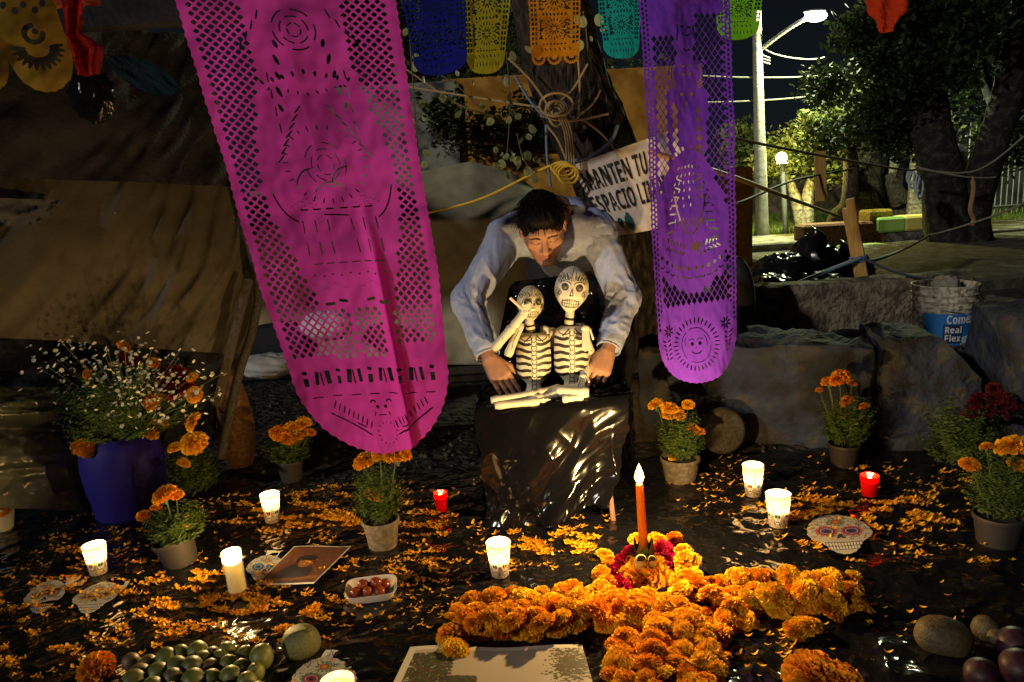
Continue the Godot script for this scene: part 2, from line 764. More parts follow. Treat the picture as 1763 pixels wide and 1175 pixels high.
func materials() -> void:
	M.dirt = worn([[0.25, lin(0.012, 0.009, 0.007)], [0.5, lin(0.03, 0.024, 0.018)], [0.75, lin(0.06, 0.05, 0.038)]], 3, 0.02, 0.8, 0.95, 3.0, 2.0)
	M.asphalt = worn([[0.3, lin(0.04, 0.038, 0.034)], [0.6, lin(0.075, 0.07, 0.06)]], 5, 0.02, 0.5, 0.9, 1.0, 3.0)
	M.paving = worn([[0.3, lin(0.15, 0.14, 0.11)], [0.65, lin(0.3, 0.28, 0.23)]], 6, 0.015, 0.5, 0.9, 1.0, 3.0)
	M.concrete = worn([[0.25, lin(0.03, 0.028, 0.025)], [0.5, lin(0.07, 0.067, 0.06)], [0.75, lin(0.12, 0.115, 0.10)]], 7, 0.012, 1.2, 0.92, 1.2, 3.0)
	M.blue_concrete = worn([[0.28, lin(0.022, 0.020, 0.018)], [0.42, lin(0.028, 0.034, 0.048)], [0.6, lin(0.037, 0.045, 0.063)], [0.74, lin(0.075, 0.07, 0.054)]], 8, 0.010, 0.9, 0.92, 1.5, 3.0)
	M.bark = worn([[0.3, lin(0.012, 0.009, 0.007)], [0.55, lin(0.035, 0.027, 0.021)], [0.75, lin(0.075, 0.06, 0.045)]], 9, 0.03, 1.5, 0.95, 2.0, 1.5)
	M.bark.uv1_scale = Vector3(2.0, 0.7, 2.0)
	M.dark_bark = worn([[0.3, lin(0.005, 0.004, 0.004)], [0.6, lin(0.014, 0.012, 0.010)], [0.75, lin(0.04, 0.036, 0.026)]], 19, 0.02, 0.7, 0.95, 2.0, 2.0)
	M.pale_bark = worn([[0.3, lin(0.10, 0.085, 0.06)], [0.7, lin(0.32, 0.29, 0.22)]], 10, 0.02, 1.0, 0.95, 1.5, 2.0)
	M.steel = mat(lin(0.28, 0.29, 0.27), 0.55, 0.5)
	M.pole = worn([[0.35, lin(0.24, 0.235, 0.19)], [0.65, lin(0.34, 0.33, 0.28)]], 11, 0.02, 0.7, 0.85, 0.4, 3.0)
	M.flesh = mat(lin(0.40, 0.215, 0.13), 0.5, 0.4)
	M.flesh.vertex_color_use_as_albedo = true
	M.flesh.albedo_color = Color.WHITE
	M.black_plastic = mat(lin(0.006, 0.006, 0.007), 0.11, 0.42)
	M.black_plastic.heightmap_enabled = true
	M.black_plastic.heightmap_scale = 1.6
	M.black_plastic.heightmap_texture = ntex(31, 0.006, 3, [], 512, true)
	M.black_plastic.uv1_triplanar = true
	M.black_plastic.uv1_world_triplanar = true
	M.black_plastic.uv1_scale = Vector3(1.3, 1.3, 1.3)
	M.drape = mat(lin(0.004, 0.004, 0.005), 0.13, 0.36)
	M.drape.heightmap_enabled = true
	M.drape.heightmap_scale = 0.25
	M.drape.heightmap_texture = ntex(33, 0.007, 3)
	M.drape.uv1_triplanar = true
	M.drape.uv1_world_triplanar = true
	M.drape.uv1_scale = Vector3(0.9, 0.55, 0.9)
	M.leaf = mat(lin(0.06, 0.10, 0.025), 0.7, 0.25, 0.35)
	M.leaf.vertex_color_use_as_albedo = true
	M.leaf.albedo_color = Color.WHITE
	M.leaf.backlight = Color(0.6, 0.62, 0.5)
	M.petal = mat(Color.WHITE, 0.65, 0.25, 0.4)
	M.petal.vertex_color_use_as_albedo = true
	M.wood = worn([[0.3, lin(0.33, 0.19, 0.055)], [0.7, lin(0.52, 0.31, 0.08)]], 13, 0.02, 2.0, 0.8, 0.4, 2.0)
	M.wood.uv1_scale = Vector3(6, 0.7, 6)
	M.twine = mat(lin(0.36, 0.26, 0.13), 0.9)
	M.yellow_rope = mat(lin(0.8, 0.5, 0.03), 0.6)
	M.blue_rope = mat(lin(0.14, 0.20, 0.32), 0.7)
	M.paper = mat(lin(0.62, 0.6, 0.54), 0.85, 0.3)
	M.ink = mat(lin(0.01, 0.01, 0.012), 0.6)
	nz.a = noise(101, 1.0, 4)
	nz.b = noise(102, 1.0, 3)
	nz.ridge = noise(103, 1.0, 4)
	nz.ridge.fractal_type = FastNoiseLite.FRACTAL_RIDGED
	nz.soft = noise(104, 1.0, 1)
	nz.fold = noise(105, 1.0, 2)
	nz.fold.fractal_type = FastNoiseLite.FRACTAL_RIDGED
	nz.fold.fractal_gain = 0.3


func setting() -> void:
	# ground to the horizon, one sheet
	var mb := MB.new()
	mb.grid(60, 60, func(s: float, q: float) -> Vector3:
		var x := signf(s - 0.5) * pow(absf(s - 0.5) * 2.0, 2.2) * 150.0
		var z := 4.0 - pow(q, 2.2) * 160.0
		return Vector3(x, -0.006, z))
	tag(part("ground", mb.commit(), M.dirt, self), "", "", "", "structure")
	# clods and litter on the bare earth
	var xf := []
	for k in 500:
		var q := on(rr(430, 1763), rr(690, 850))
		if k % 3 == 0:
			q = on(rr(1270, 1763), rr(560, 620), 0.30)
		var s := rr(0.004, 0.016)
		xf.append(Transform3D(Basis(Vector3.UP, rr(0, 6)).scaled(Vector3(s, s * 0.7, s * rr(0.7, 1.5))), q))
	var clod := MB.new()
	clod.ell(Vector3.ZERO, Vector3.ONE, 7, 5, nz.a, 0.5, 1.3)
	tag(many("earth_clods", clod.commit(), worn([[0.3, lin(0.05, 0.04, 0.03)], [0.7, lin(0.14, 0.12, 0.09)]], 15, 0.05, 5.0, 0.95), xf, [], self), "brown clods and grit strewn over the bare earth", "gravel")
	# the street with a kerb, the lit path and the lawn beyond
	var road := MB.new()
	road.face(Vector3(-30, 0.0, -9.0), Vector3(60, 0.0, -9.0), Vector3(60, 0.0, -11.4), Vector3(-30, 0.0, -11.4))
	tag(part("street", road.commit(), M.asphalt, self), "", "", "", "structure")
	var pad := MB.new()
	pad.cbox(Vector3(15, 0.05, -12.15), Vector3(70, 0.14, 1.5), 0.02)
	tag(part("pavement", pad.commit(), M.paving, self), "", "", "", "structure")
	var lawn := MB.new()
	lawn.grid(40, 8, func(s: float, q: float) -> Vector3:
		return Vector3(lerpf(-30, 60, s), 0.06 + 0.05 * nz.a.get_noise_2d(s * 40, q * 9), lerpf(-12.9, -22.0, q)))
	tag(part("lawn", lawn.commit(), worn([[0.3, lin(0.05, 0.055, 0.02)], [0.6, lin(0.10, 0.13, 0.035)], [0.8, lin(0.16, 0.13, 0.06)]], 17, 0.03, 0.6, 0.95, 3.0, 2.0), self), "", "", "", "structure")
	var blade := MB.new()
	blade.tri(blade.p(Vector3(-0.006, 0, 0)), blade.p(Vector3(0, 0.09, 0.03)), blade.p(Vector3(0.006, 0, 0)))
	blade.tri(blade.p(Vector3(-0.02, 0, 0.02)), blade.p(Vector3(-0.04, 0.07, 0.0)), blade.p(Vector3(-0.008, 0, 0.02)))
	blade.tri(blade.p(Vector3(0.01, 0, -0.02)), blade.p(Vector3(0.04, 0.08, -0.01)), blade.p(Vector3(0.022, 0, -0.02)))
	xf = []
	var cols := []
	for k in 9000:
		var q := Vector3(rr(2.5, 15), 0.06, -12.9 - pow(rr(0, 1), 1.6) * 7.0)
		xf.append(Transform3D(Basis(Vector3.UP, rr(0, 6)).scaled(Vector3.ONE * rr(0.7, 1.6)), q))
		cols.append(Color(rr(0.08, 0.16), rr(0.14, 0.2), 0.04))
	tag(many("grass", blade.commit(), M.leaf, xf, cols, self), "short green grass lit by the street lamp beyond the path", "grass")
	# raised concrete pad by the big tree
	var slab := MB.new()
	slab.cbox(on(1690, 462) + Vector3(0.6, 0.03, -0.6), Vector3(5.2, 0.18, 3.4), 0.03, Basis(Vector3.UP, 0.2))
	tag(part("concrete_pad", slab.commit(), worn([[0.3, lin(0.05, 0.045, 0.03)], [0.65, lin(0.10, 0.092, 0.066)]], 18, 0.015, 0.5, 0.9, 1.0, 3.0), self), "", "", "", "structure")
	var path := MB.new()
	path.face(Vector3(6.5, 0.11, -11.8), Vector3(26, 0.11, -10.5), Vector3(26, 0.11, -12.0), Vector3(7.5, 0.11, -13.2))
	tag(part("path", path.commit(), M.paving, self), "", "", "", "structure")


func leaf_clump(seed_: int, n: int, size: float, spread: float) -> ArrayMesh:
	var r := RandomNumberGenerator.new()
	r.seed = seed_
	var mb := MB.new()
	for k in n:
		var d := Vector3(r.randf_range(-1, 1), r.randf_range(-1, 1), r.randf_range(-1, 1)) * spread
		mb.t = Transform3D(Basis.from_euler(Vector3(r.randf_range(-0.9, 0.9), r.randf_range(0, TAU), r.randf_range(-0.9, 0.9))), d)
		var s := size * r.randf_range(0.7, 1.3)
		var a := mb.p(Vector3(0, 0, 0))
		var b := mb.p(Vector3(0.34 * s, 0.06 * s, 0.45 * s))
		var c := mb.p(Vector3(0, 0, s))
		var d2 := mb.p(Vector3(-0.34 * s, 0.06 * s, 0.45 * s))
		mb.tri(a, b, c)
		mb.tri(a, c, d2)
	return mb.commit()


func crown(blobs: Array, n: int, size: float, tint: Array, seed_: int, parent: Node) -> void:
	var r := RandomNumberGenerator.new()
	r.seed = seed_
	var xf := []
	var cols := []
	var base: Vector3 = parent.position
	var total := 0.0
	for b in blobs:
		total += b[1].x * b[1].y
	for b in blobs:
		var cnt := int(n * b[1].x * b[1].y / total)
		var sub := []
		for k in 14:
			sub.append(Vector3(r.randfn(0, 0.5), r.randfn(0, 0.5), r.randfn(0, 0.5)))
		for k in cnt:
			var q: Vector3 = sub[r.randi() % 14] + Vector3(r.randfn(0, 0.2), r.randfn(0, 0.2), r.randfn(0, 0.2))
			if q.length() > 1.15:
				q = q.normalized() * r.randf_range(0.6, 1.1)
			xf.append(Transform3D(Basis.from_euler(Vector3(r.randf_range(-0.5, 0.5), r.randf_range(0, TAU), r.randf_range(-0.5, 0.5))).scaled(Vector3.ONE * r.randf_range(0.7, 1.3)), b[0] - base + q * b[1]))
			var m := r.randf()
			var c: Color = (tint[0] as Color).lerp(tint[1], m)
			cols.append(c)
	many("crown", leaf_clump(seed_, 7, size, size * 1.6), M.leaf, xf, cols, parent)


func trunk_mesh(paths: Array, sides := 14) -> ArrayMesh:
	var mb := MB.new()
	for p in paths:
		var c := curve(p[0], 8 * (p[0].size() - 1))
		var rad := []
		for k in c.size():
			var u: float = float(k) / (c.size() - 1) * (p[1].size() - 1)
			var a := mini(int(u), p[1].size() - 2)
			rad.append(lerpf(p[1][a], p[1][a + 1], u - a))
		var b := mb.v.size()
		mb.tube(c, rad, sides)
		for k in range(b, mb.v.size()):
			var ax: Vector3 = c[clampi((k - b) / sides, 0, c.size() - 1)]
			var d := mb.v[k] - ax
			mb.v[k] = ax + d * (1.0 + 0.18 * nz.ridge.get_noise_3d(d.normalized().x * 3.0, mb.v[k].y * 0.8, d.normalized().z * 3.0))
	return mb.commit()


func tree(called: String, label: String, base: Vector3, paths: Array, m: Material, blobs: Array, n: int, size: float, tint: Array, seed_: int, group := "") -> Node3D:
	var o := thing(called, base, label, "tree", group)
	var loc := []
	for p in paths:
		var q := []
		for k in p[0]:
			q.append(k - base)
		loc.append([q, p[1]])
	part("trunk", trunk_mesh([loc[0]]), m, o)
	for k in range(1, loc.size()):
		part("limb", trunk_mesh([loc[k]], 8), m, o)
	if n > 0:
		crown(blobs, n, size, tint, seed_, o)
	return o


func lamp_light(q: Vector3, e: float, c: Color, size: float, called: String, parent: Node3D) -> void:
	var l := OmniLight3D.new()
	l.name = called
	l.light_energy = e
	l.light_color = c
	l.light_size = size
	l.omni_range = 60.0
	l.omni_attenuation = 2.0
	l.shadow_enabled = true
	parent.add_child(l, true)
	l.position = q


func glow(c: Color, e: float) -> StandardMaterial3D:
	var m := mat(c, 0.6)
	m.emission_enabled = true
	m.emission = c
	m.emission_energy_multiplier = e
	return m


func park() -> void:
	# street lamp: concrete pole, bent arm, lit head
	var b := on(1312, 417)
	var d := -b.z
	var o := thing("street_lamp", b, "tall pale concrete street lamp with a bright white lit head on a long arm", "street lamp")
	var top := at(1303, 20, d) - b
	var mb := MB.new()
	mb.tube([Vector3.ZERO, Vector3(0, 0.3, 0), top * 0.5, top], [0.13, 0.11, 0.09, 0.07], 14)
	part("pole", mb.commit(), M.pole, o)
	var arm0 := at(1309, 86, d) - b
	var arm1 := at(1380, 36, d - 0.5) - b
	mb = MB.new()
	mb.tube(curve([arm0, arm0.lerp(arm1, 0.6) + Vector3(0, 0.02, 0), arm1, at(1396, 30, d - 0.6) - b], 14), [0.035], 8)
	part("arm", mb.commit(), M.pole, o)
	var head := at(1405, 27, d - 0.65) - b
	mb = MB.new()
	mb.ell(head + Vector3(-0.02, 0.065, 0), Vector3(0.18, 0.03, 0.09), 16, 8)
	part("lamp_head", mb.commit(), M.steel, o)
	mb = MB.new()
	mb.ell(head + Vector3(0, -0.005, 0), Vector3(0.175, 0.085, 0.10), 16, 8)
	part("lamp_lens", mb.commit(), glow(Color(0.93, 1.0, 0.97), 20.0), o)
	lamp_light(head + Vector3(0, -0.01, 0), 32.0, Color(0.95, 1.0, 0.78), 0.05, "lamp_light", o)
	mb = MB.new()
	for k in 3:
		mb.tube([at(1308, 93 + k * 6, d) - b, at(1326, 100 + k * 5, d - 0.1) - b], [0.012], 6)
	part("wire_bracket", mb.commit(), M.steel, o)
	# overhead cables
	var cable := mat(lin(0.12, 0.12, 0.11), 0.6)
	for w in [[1318, 85, 1420, 98, "thin overhead cable running right from the top of the street lamp"], [1110, 120, 1430, 128, "overhead cable passing the street lamp above its middle"], [1110, 172, 1430, 160, "lowest overhead cable crossing behind the street lamp"]]:
		rope("overhead_cable", [at(w[0], w[1], 13.0), at(w[2], w[3], 13.0)], 0.011, cable, w[4], 0.08)
	# park lamp with a round lit globe
	b = on(1354, 411)
	d = -b.z
	o = thing("park_lamp", b, "slim grey park lamp post with a small glowing yellow-white globe", "park lamp")
	mb = MB.new()
	mb.tube([Vector3.ZERO, at(1350, 345, d) - b, at(1347, 284, d) - b], [0.05, 0.045, 0.04], 10)
	part("post", mb.commit(), M.steel, o)
	mb = MB.new()
	mb.lathe([Vector2(0.05, 0), Vector2(0.1, 0.03), Vector2(0.1, 0.05), Vector2(0.0, 0.06)], 12)
	part("collar", mb.commit(), M.steel, o, at(1347, 286, d) - b)
	mb = MB.new()
	mb.ell(at(1346, 272, d) - b, Vector3(0.095, 0.10, 0.095), 14, 10)
	part("globe", mb.commit(), glow(Color(1.0, 0.98, 0.75), 6.0), o)
	lamp_light(at(1346, 272, d) - b, 11.0, Color(1.0, 0.95, 0.50), 0.12, "globe_light", o)
	# the double trunk tree on the right with its big dark crown
	b = on(1655, 428)
	d = -b.z
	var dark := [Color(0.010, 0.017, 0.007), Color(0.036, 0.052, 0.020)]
	var blobs := []
	for w in [[1530, 60, 10.2, 70, 60], [1540, 140, 10.4, 110, 60], [1600, 60, 10.2, 110, 70], [1500, 190, 10.8, 80, 55], [1420, 150, 11.0, 45, 30], [1560, 215, 10.8, 60, 50], [1720, 130, 11.2, 70, 90], [1680, 20, 10.0, 130, 60], [1740, 230, 11.6, 55, 60], [1575, -10, 10.0, 80, 40], [1420, 235, 12.5, 60, 35]]:
		var q := at(w[0], w[1], w[2])
		var s: float = ppm(q)
		blobs.append([q, Vector3(w[3] / s, w[4] / s, w[3] / s)])
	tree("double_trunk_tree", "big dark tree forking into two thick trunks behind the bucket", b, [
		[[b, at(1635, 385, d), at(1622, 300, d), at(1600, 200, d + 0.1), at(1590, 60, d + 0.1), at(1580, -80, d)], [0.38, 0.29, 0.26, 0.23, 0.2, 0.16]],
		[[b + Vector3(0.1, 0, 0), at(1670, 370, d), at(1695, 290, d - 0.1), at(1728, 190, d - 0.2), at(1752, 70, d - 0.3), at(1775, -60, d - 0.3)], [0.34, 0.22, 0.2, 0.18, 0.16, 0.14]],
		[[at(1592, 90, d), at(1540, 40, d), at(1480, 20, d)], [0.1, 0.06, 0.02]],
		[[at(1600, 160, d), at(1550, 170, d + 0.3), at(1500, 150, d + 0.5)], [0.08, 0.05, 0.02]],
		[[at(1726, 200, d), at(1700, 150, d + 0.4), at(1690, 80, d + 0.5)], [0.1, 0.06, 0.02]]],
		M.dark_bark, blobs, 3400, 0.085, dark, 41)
	# smaller trees behind
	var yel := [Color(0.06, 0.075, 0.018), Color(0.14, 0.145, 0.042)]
	var far := [
		[1385, 392, 14.6, "small multi stemmed tree glowing yellow green round the park lamp", [[[1385, 392], [1372, 345], [1355, 300]], [[1388, 392], [1392, 330], [1405, 285]]], [0.16, 0.1, 0.04], [[1375, 255, 60, 35], [1425, 240, 55, 35], [1340, 280, 40, 22], [1425, 285, 45, 25]], 1500, yel, true],
		[1447, 405, 12.6, "crooked tree standing in the red brown planter", [[[1447, 410], [1443, 380], [1462, 350], [1465, 280], [1455, 200]]], [0.17, 0.16, 0.13, 0.11, 0.07], [[1440, 215, 50, 30], [1480, 180, 40, 30]], 500, yel, false],
		[1488, 392, 16.0, "wide dark trunk behind the yellow block", [[[1488, 394], [1488, 320], [1480, 200]]], [0.42, 0.36, 0.3], [[1480, 180, 60, 50]], 300, dark, false],
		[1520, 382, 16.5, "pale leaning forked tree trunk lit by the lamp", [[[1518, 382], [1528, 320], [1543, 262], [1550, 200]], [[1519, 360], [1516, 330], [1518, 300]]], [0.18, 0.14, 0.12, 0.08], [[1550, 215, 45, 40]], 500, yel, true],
		[1553, 384, 15.5, "short trunk branching low beside the pale forked tree", [[[1553, 388], [1552, 350], [1546, 310]], [[1552, 350], [1538, 320], [1530, 300]]], [0.22, 0.14, 0.05], [], 0, yel, false],
		[1580, 385, 15.0, "straight grey brown trunk in front of the blue wall", [[[1579, 388], [1581, 330], [1583, 240]]], [0.2, 0.17, 0.13], [[1590, 230, 40, 40]], 400, yel, true],
		[1270, 390, 18.0, "dim bushy tree behind the purple paper banner", [[[1275, 392], [1270, 320], [1268, 250]]], [0.15, 0.12, 0.06], [[1290, 290, 40, 35], [1275, 250, 40, 40]], 700, yel, false],
	]
	var seed_ := 60
	for w in far:
		seed_ += 1
		var dd: float = w[2]
		var base := at(w[0], w[1], dd)
		base.y = 0.03
		var paths := []
		for p in w[4]:
			var pts := []
			for k in p:
				pts.append(at(k[0], k[1], dd))
			if paths.is_empty():
				pts[0] = base
			paths.append([pts, w[5]])
		blobs = []
		for k in w[6]:
			var q := at(k[0], k[1], dd)
			var s: float = ppm(q)
			blobs.append([q, Vector3(k[2] / s, k[3] / s, k[2] / s)])
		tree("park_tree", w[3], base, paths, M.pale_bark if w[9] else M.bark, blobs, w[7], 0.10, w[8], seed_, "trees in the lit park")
	# background walls
	mb = MB.new()
	mb.cbox(at(1420, 350, 21.0) + Vector3(0, -0.4, 0), Vector3(12, 2.4, 0.3), 0.02)
	solo("boundary_wall", mb.commit(), worn([[0.3, lin(0.05, 0.035, 0.025)], [0.7, lin(0.10, 0.07, 0.05)]], 21, 0.02, 0.5, 0.95), Vector3.ZERO, "long dark brown boundary wall behind the park trees", "wall")
	mb = MB.new()
	mb.cbox(at(1578, 345, 18.5) + Vector3(0.1, 0, 0), Vector3(0.75, 1.9, 0.3), 0.02)
	solo("blue_wall", mb.commit(), mat(lin(0.10, 0.16, 0.30), 0.85), Vector3.ZERO, "narrow blue painted wall seen left of the big double trunk", "wall")
	mb = MB.new()
	mb.cbox(at(1268, 380, 9.5) + Vector3(0, -0.1, 0), Vector3(0.32, 1.5, 0.3), 0.02)
	solo("brown_pillar", mb.commit(), worn([[0.3, lin(0.22, 0.12, 0.06)], [0.7, lin(0.33, 0.19, 0.10)]], 22, 0.02, 1.0, 0.9), Vector3.ZERO, "square brown pillar half hidden behind the purple paper banner", "pillar")
	# iron fence far right
	b = at(1735, 362, 14.5)
	o = thing("iron_fence", Vector3(b.x, 0, b.z), "dark iron fence of upright bars at the far right edge", "fence")
	var bar := MB.new()
	bar.tube([Vector3(0, 0.1, 0), Vector3(0, 1.75, 0), Vector3(0, 1.85, 0)], [0.014, 0.014, 0.002], 5)
	var barm := bar.commit()
	for k in 22:
		part("fence_bar", barm, M.steel, o, Vector3(-0.8 + k * 0.13, 0, -k * 0.03))
	for y in [0.25, 1.6]:
		mb = MB.new()
		mb.tube([Vector3(-0.9, y, 0.02), Vector3(2.1, y, -0.66)], [0.022], 6)
		part("fence_rail", mb.commit(), M.steel, o)
	mb = MB.new()
	mb.cbox(at(1760, 330, 17.0), Vector3(4, 2.2, 0.3), 0.02)
	solo("far_wall", mb.commit(), mat(lin(0.10, 0.11, 0.10), 0.9), Vector3.ZERO, "grey wall behind the dark iron fence", "wall")
	# painted blocks by the road
	for w in [[1440, 424, 1.15, 0.36, 0.45, lin(0.20, 0.085, 0.05), "long low red brown concrete planter round the crooked tree", 0.0], [1506, 420, 0.36, 0.52, 0.36, lin(0.34, 0.24, 0.02), "upright dirty yellow painted concrete block", 0.1], [1483, 436, 0.62, 0.12, 0.3, lin(0.25, 0.33, 0.09), "low green painted kerb block behind the wooden stake", 0.05]]:
		b = on(w[0], w[1])
		mb = MB.new()
		mb.cbox(Vector3(0, w[3] / 2, 0), Vector3(w[2], w[3], w[4]), 0.03, Basis())
		var pm := worn([[0.3, (w[5] as Color).darkened(0.35)], [0.6, w[5]]], 23 + int(w[0]), 0.02, 2.0, 0.85)
		solo("painted_block", mb.commit(), pm, b, w[6], "concrete block", "painted blocks beside the road", Basis(Vector3.UP, w[7]))
	b = on(1566, 418)
	o = thing("painted_bench", b, "concrete bench painted green, yellow and red near the big trunk", "bench")
	for w in [[-0.36, 0.34, lin(0.22, 0.36, 0.07), "green_section"], [0.03, 0.36, lin(0.42, 0.36, 0.08), "yellow_section"], [0.34, 0.2, lin(0.42, 0.16, 0.11), "red_section"]]:
		mb = MB.new()
		mb.cbox(Vector3(w[0], 0.3, 0), Vector3(w[1] + 0.06, 0.22, 0.4), 0.03)
		part(w[3], mb.commit(), mat(w[2], 0.85), o)
	mb = MB.new()
	mb.cbox(Vector3(-0.05, 0.09, 0), Vector3(0.7, 0.2, 0.3), 0.02)
	part("foot", mb.commit(), M.concrete, o)
	# bent blue bicycle rack
	b = on(1275, 428)
	o = thing("bicycle_rack", b, "bent blue metal tube bicycle rack right of the purple banner", "bicycle rack")
	var bluem := mat(lin(0.05, 0.22, 0.5), 0.4)
	for w in [[0.0, 0.40, 0.0], [-0.15, 0.20, 0.3]]:
		mb = MB.new()
		mb.tube(curve([Vector3(-0.2 + w[0], 0, w[2]), Vector3(-0.2 + w[0], w[1], w[2]), Vector3(-0.05 + w[0], w[1] + 0.1, w[2]), Vector3(0.12 + w[0], w[1], w[2]), Vector3(0.14 + w[0], w[1] - 0.25, w[2])], 20), [0.022], 8)
		part("tube_loop", mb.commit(), bluem, o)


func rough_block(size: Vector3, seed_: int, amp: float, chip = null, cell := 0.03) -> ArrayMesh:  # a worn cast block, base centre at the origin
	var mb := MB.new()
	var n := noise(seed_, 5.0, 4)
	var nx := int(size.x / cell)
	var ny := int(size.y / cell)
	var nzz := int(size.z / cell)
	var put := func(q: Vector3) -> Vector3:
		var h := size * 0.5
		var r := 0.035
		var c := Vector3(clampf(q.x, -h.x + r, h.x - r), clampf(q.y, r - 0.0, size.y - r), clampf(q.z, -h.z + r, h.z - r))
		var d := q - c
		if d.length() > 1e-5:
			q = c + d.normalized() * r
		q += Vector3(n.get_noise_3dv(q), n.get_noise_3dv(q + Vector3(9, 0, 0)), n.get_noise_3dv(q + Vector3(0, 9, 0))) * amp
		if chip != null:
			q = chip.call(q)
		return q
	var h := size * 0.5
	for s in [-1.0, 1.0]:
		mb.grid(nx, ny, func(u: float, v: float) -> Vector3: return put.call(Vector3(lerpf(-h.x, h.x, u), lerpf(size.y, 0, v) if s > 0 else lerpf(0, size.y, v), s * h.z)))
		mb.grid(nzz, ny, func(u: float, v: float) -> Vector3: return put.call(Vector3(s * h.x, lerpf(0, size.y, v) if s > 0 else lerpf(size.y, 0, v), lerpf(-h.z, h.z, u))))
	mb.grid(nx, nzz, func(u: float, v: float) -> Vector3: return put.call(Vector3(lerpf(-h.x, h.x, u), size.y, lerpf(-h.z, h.z, v))))
	return mb.commit()


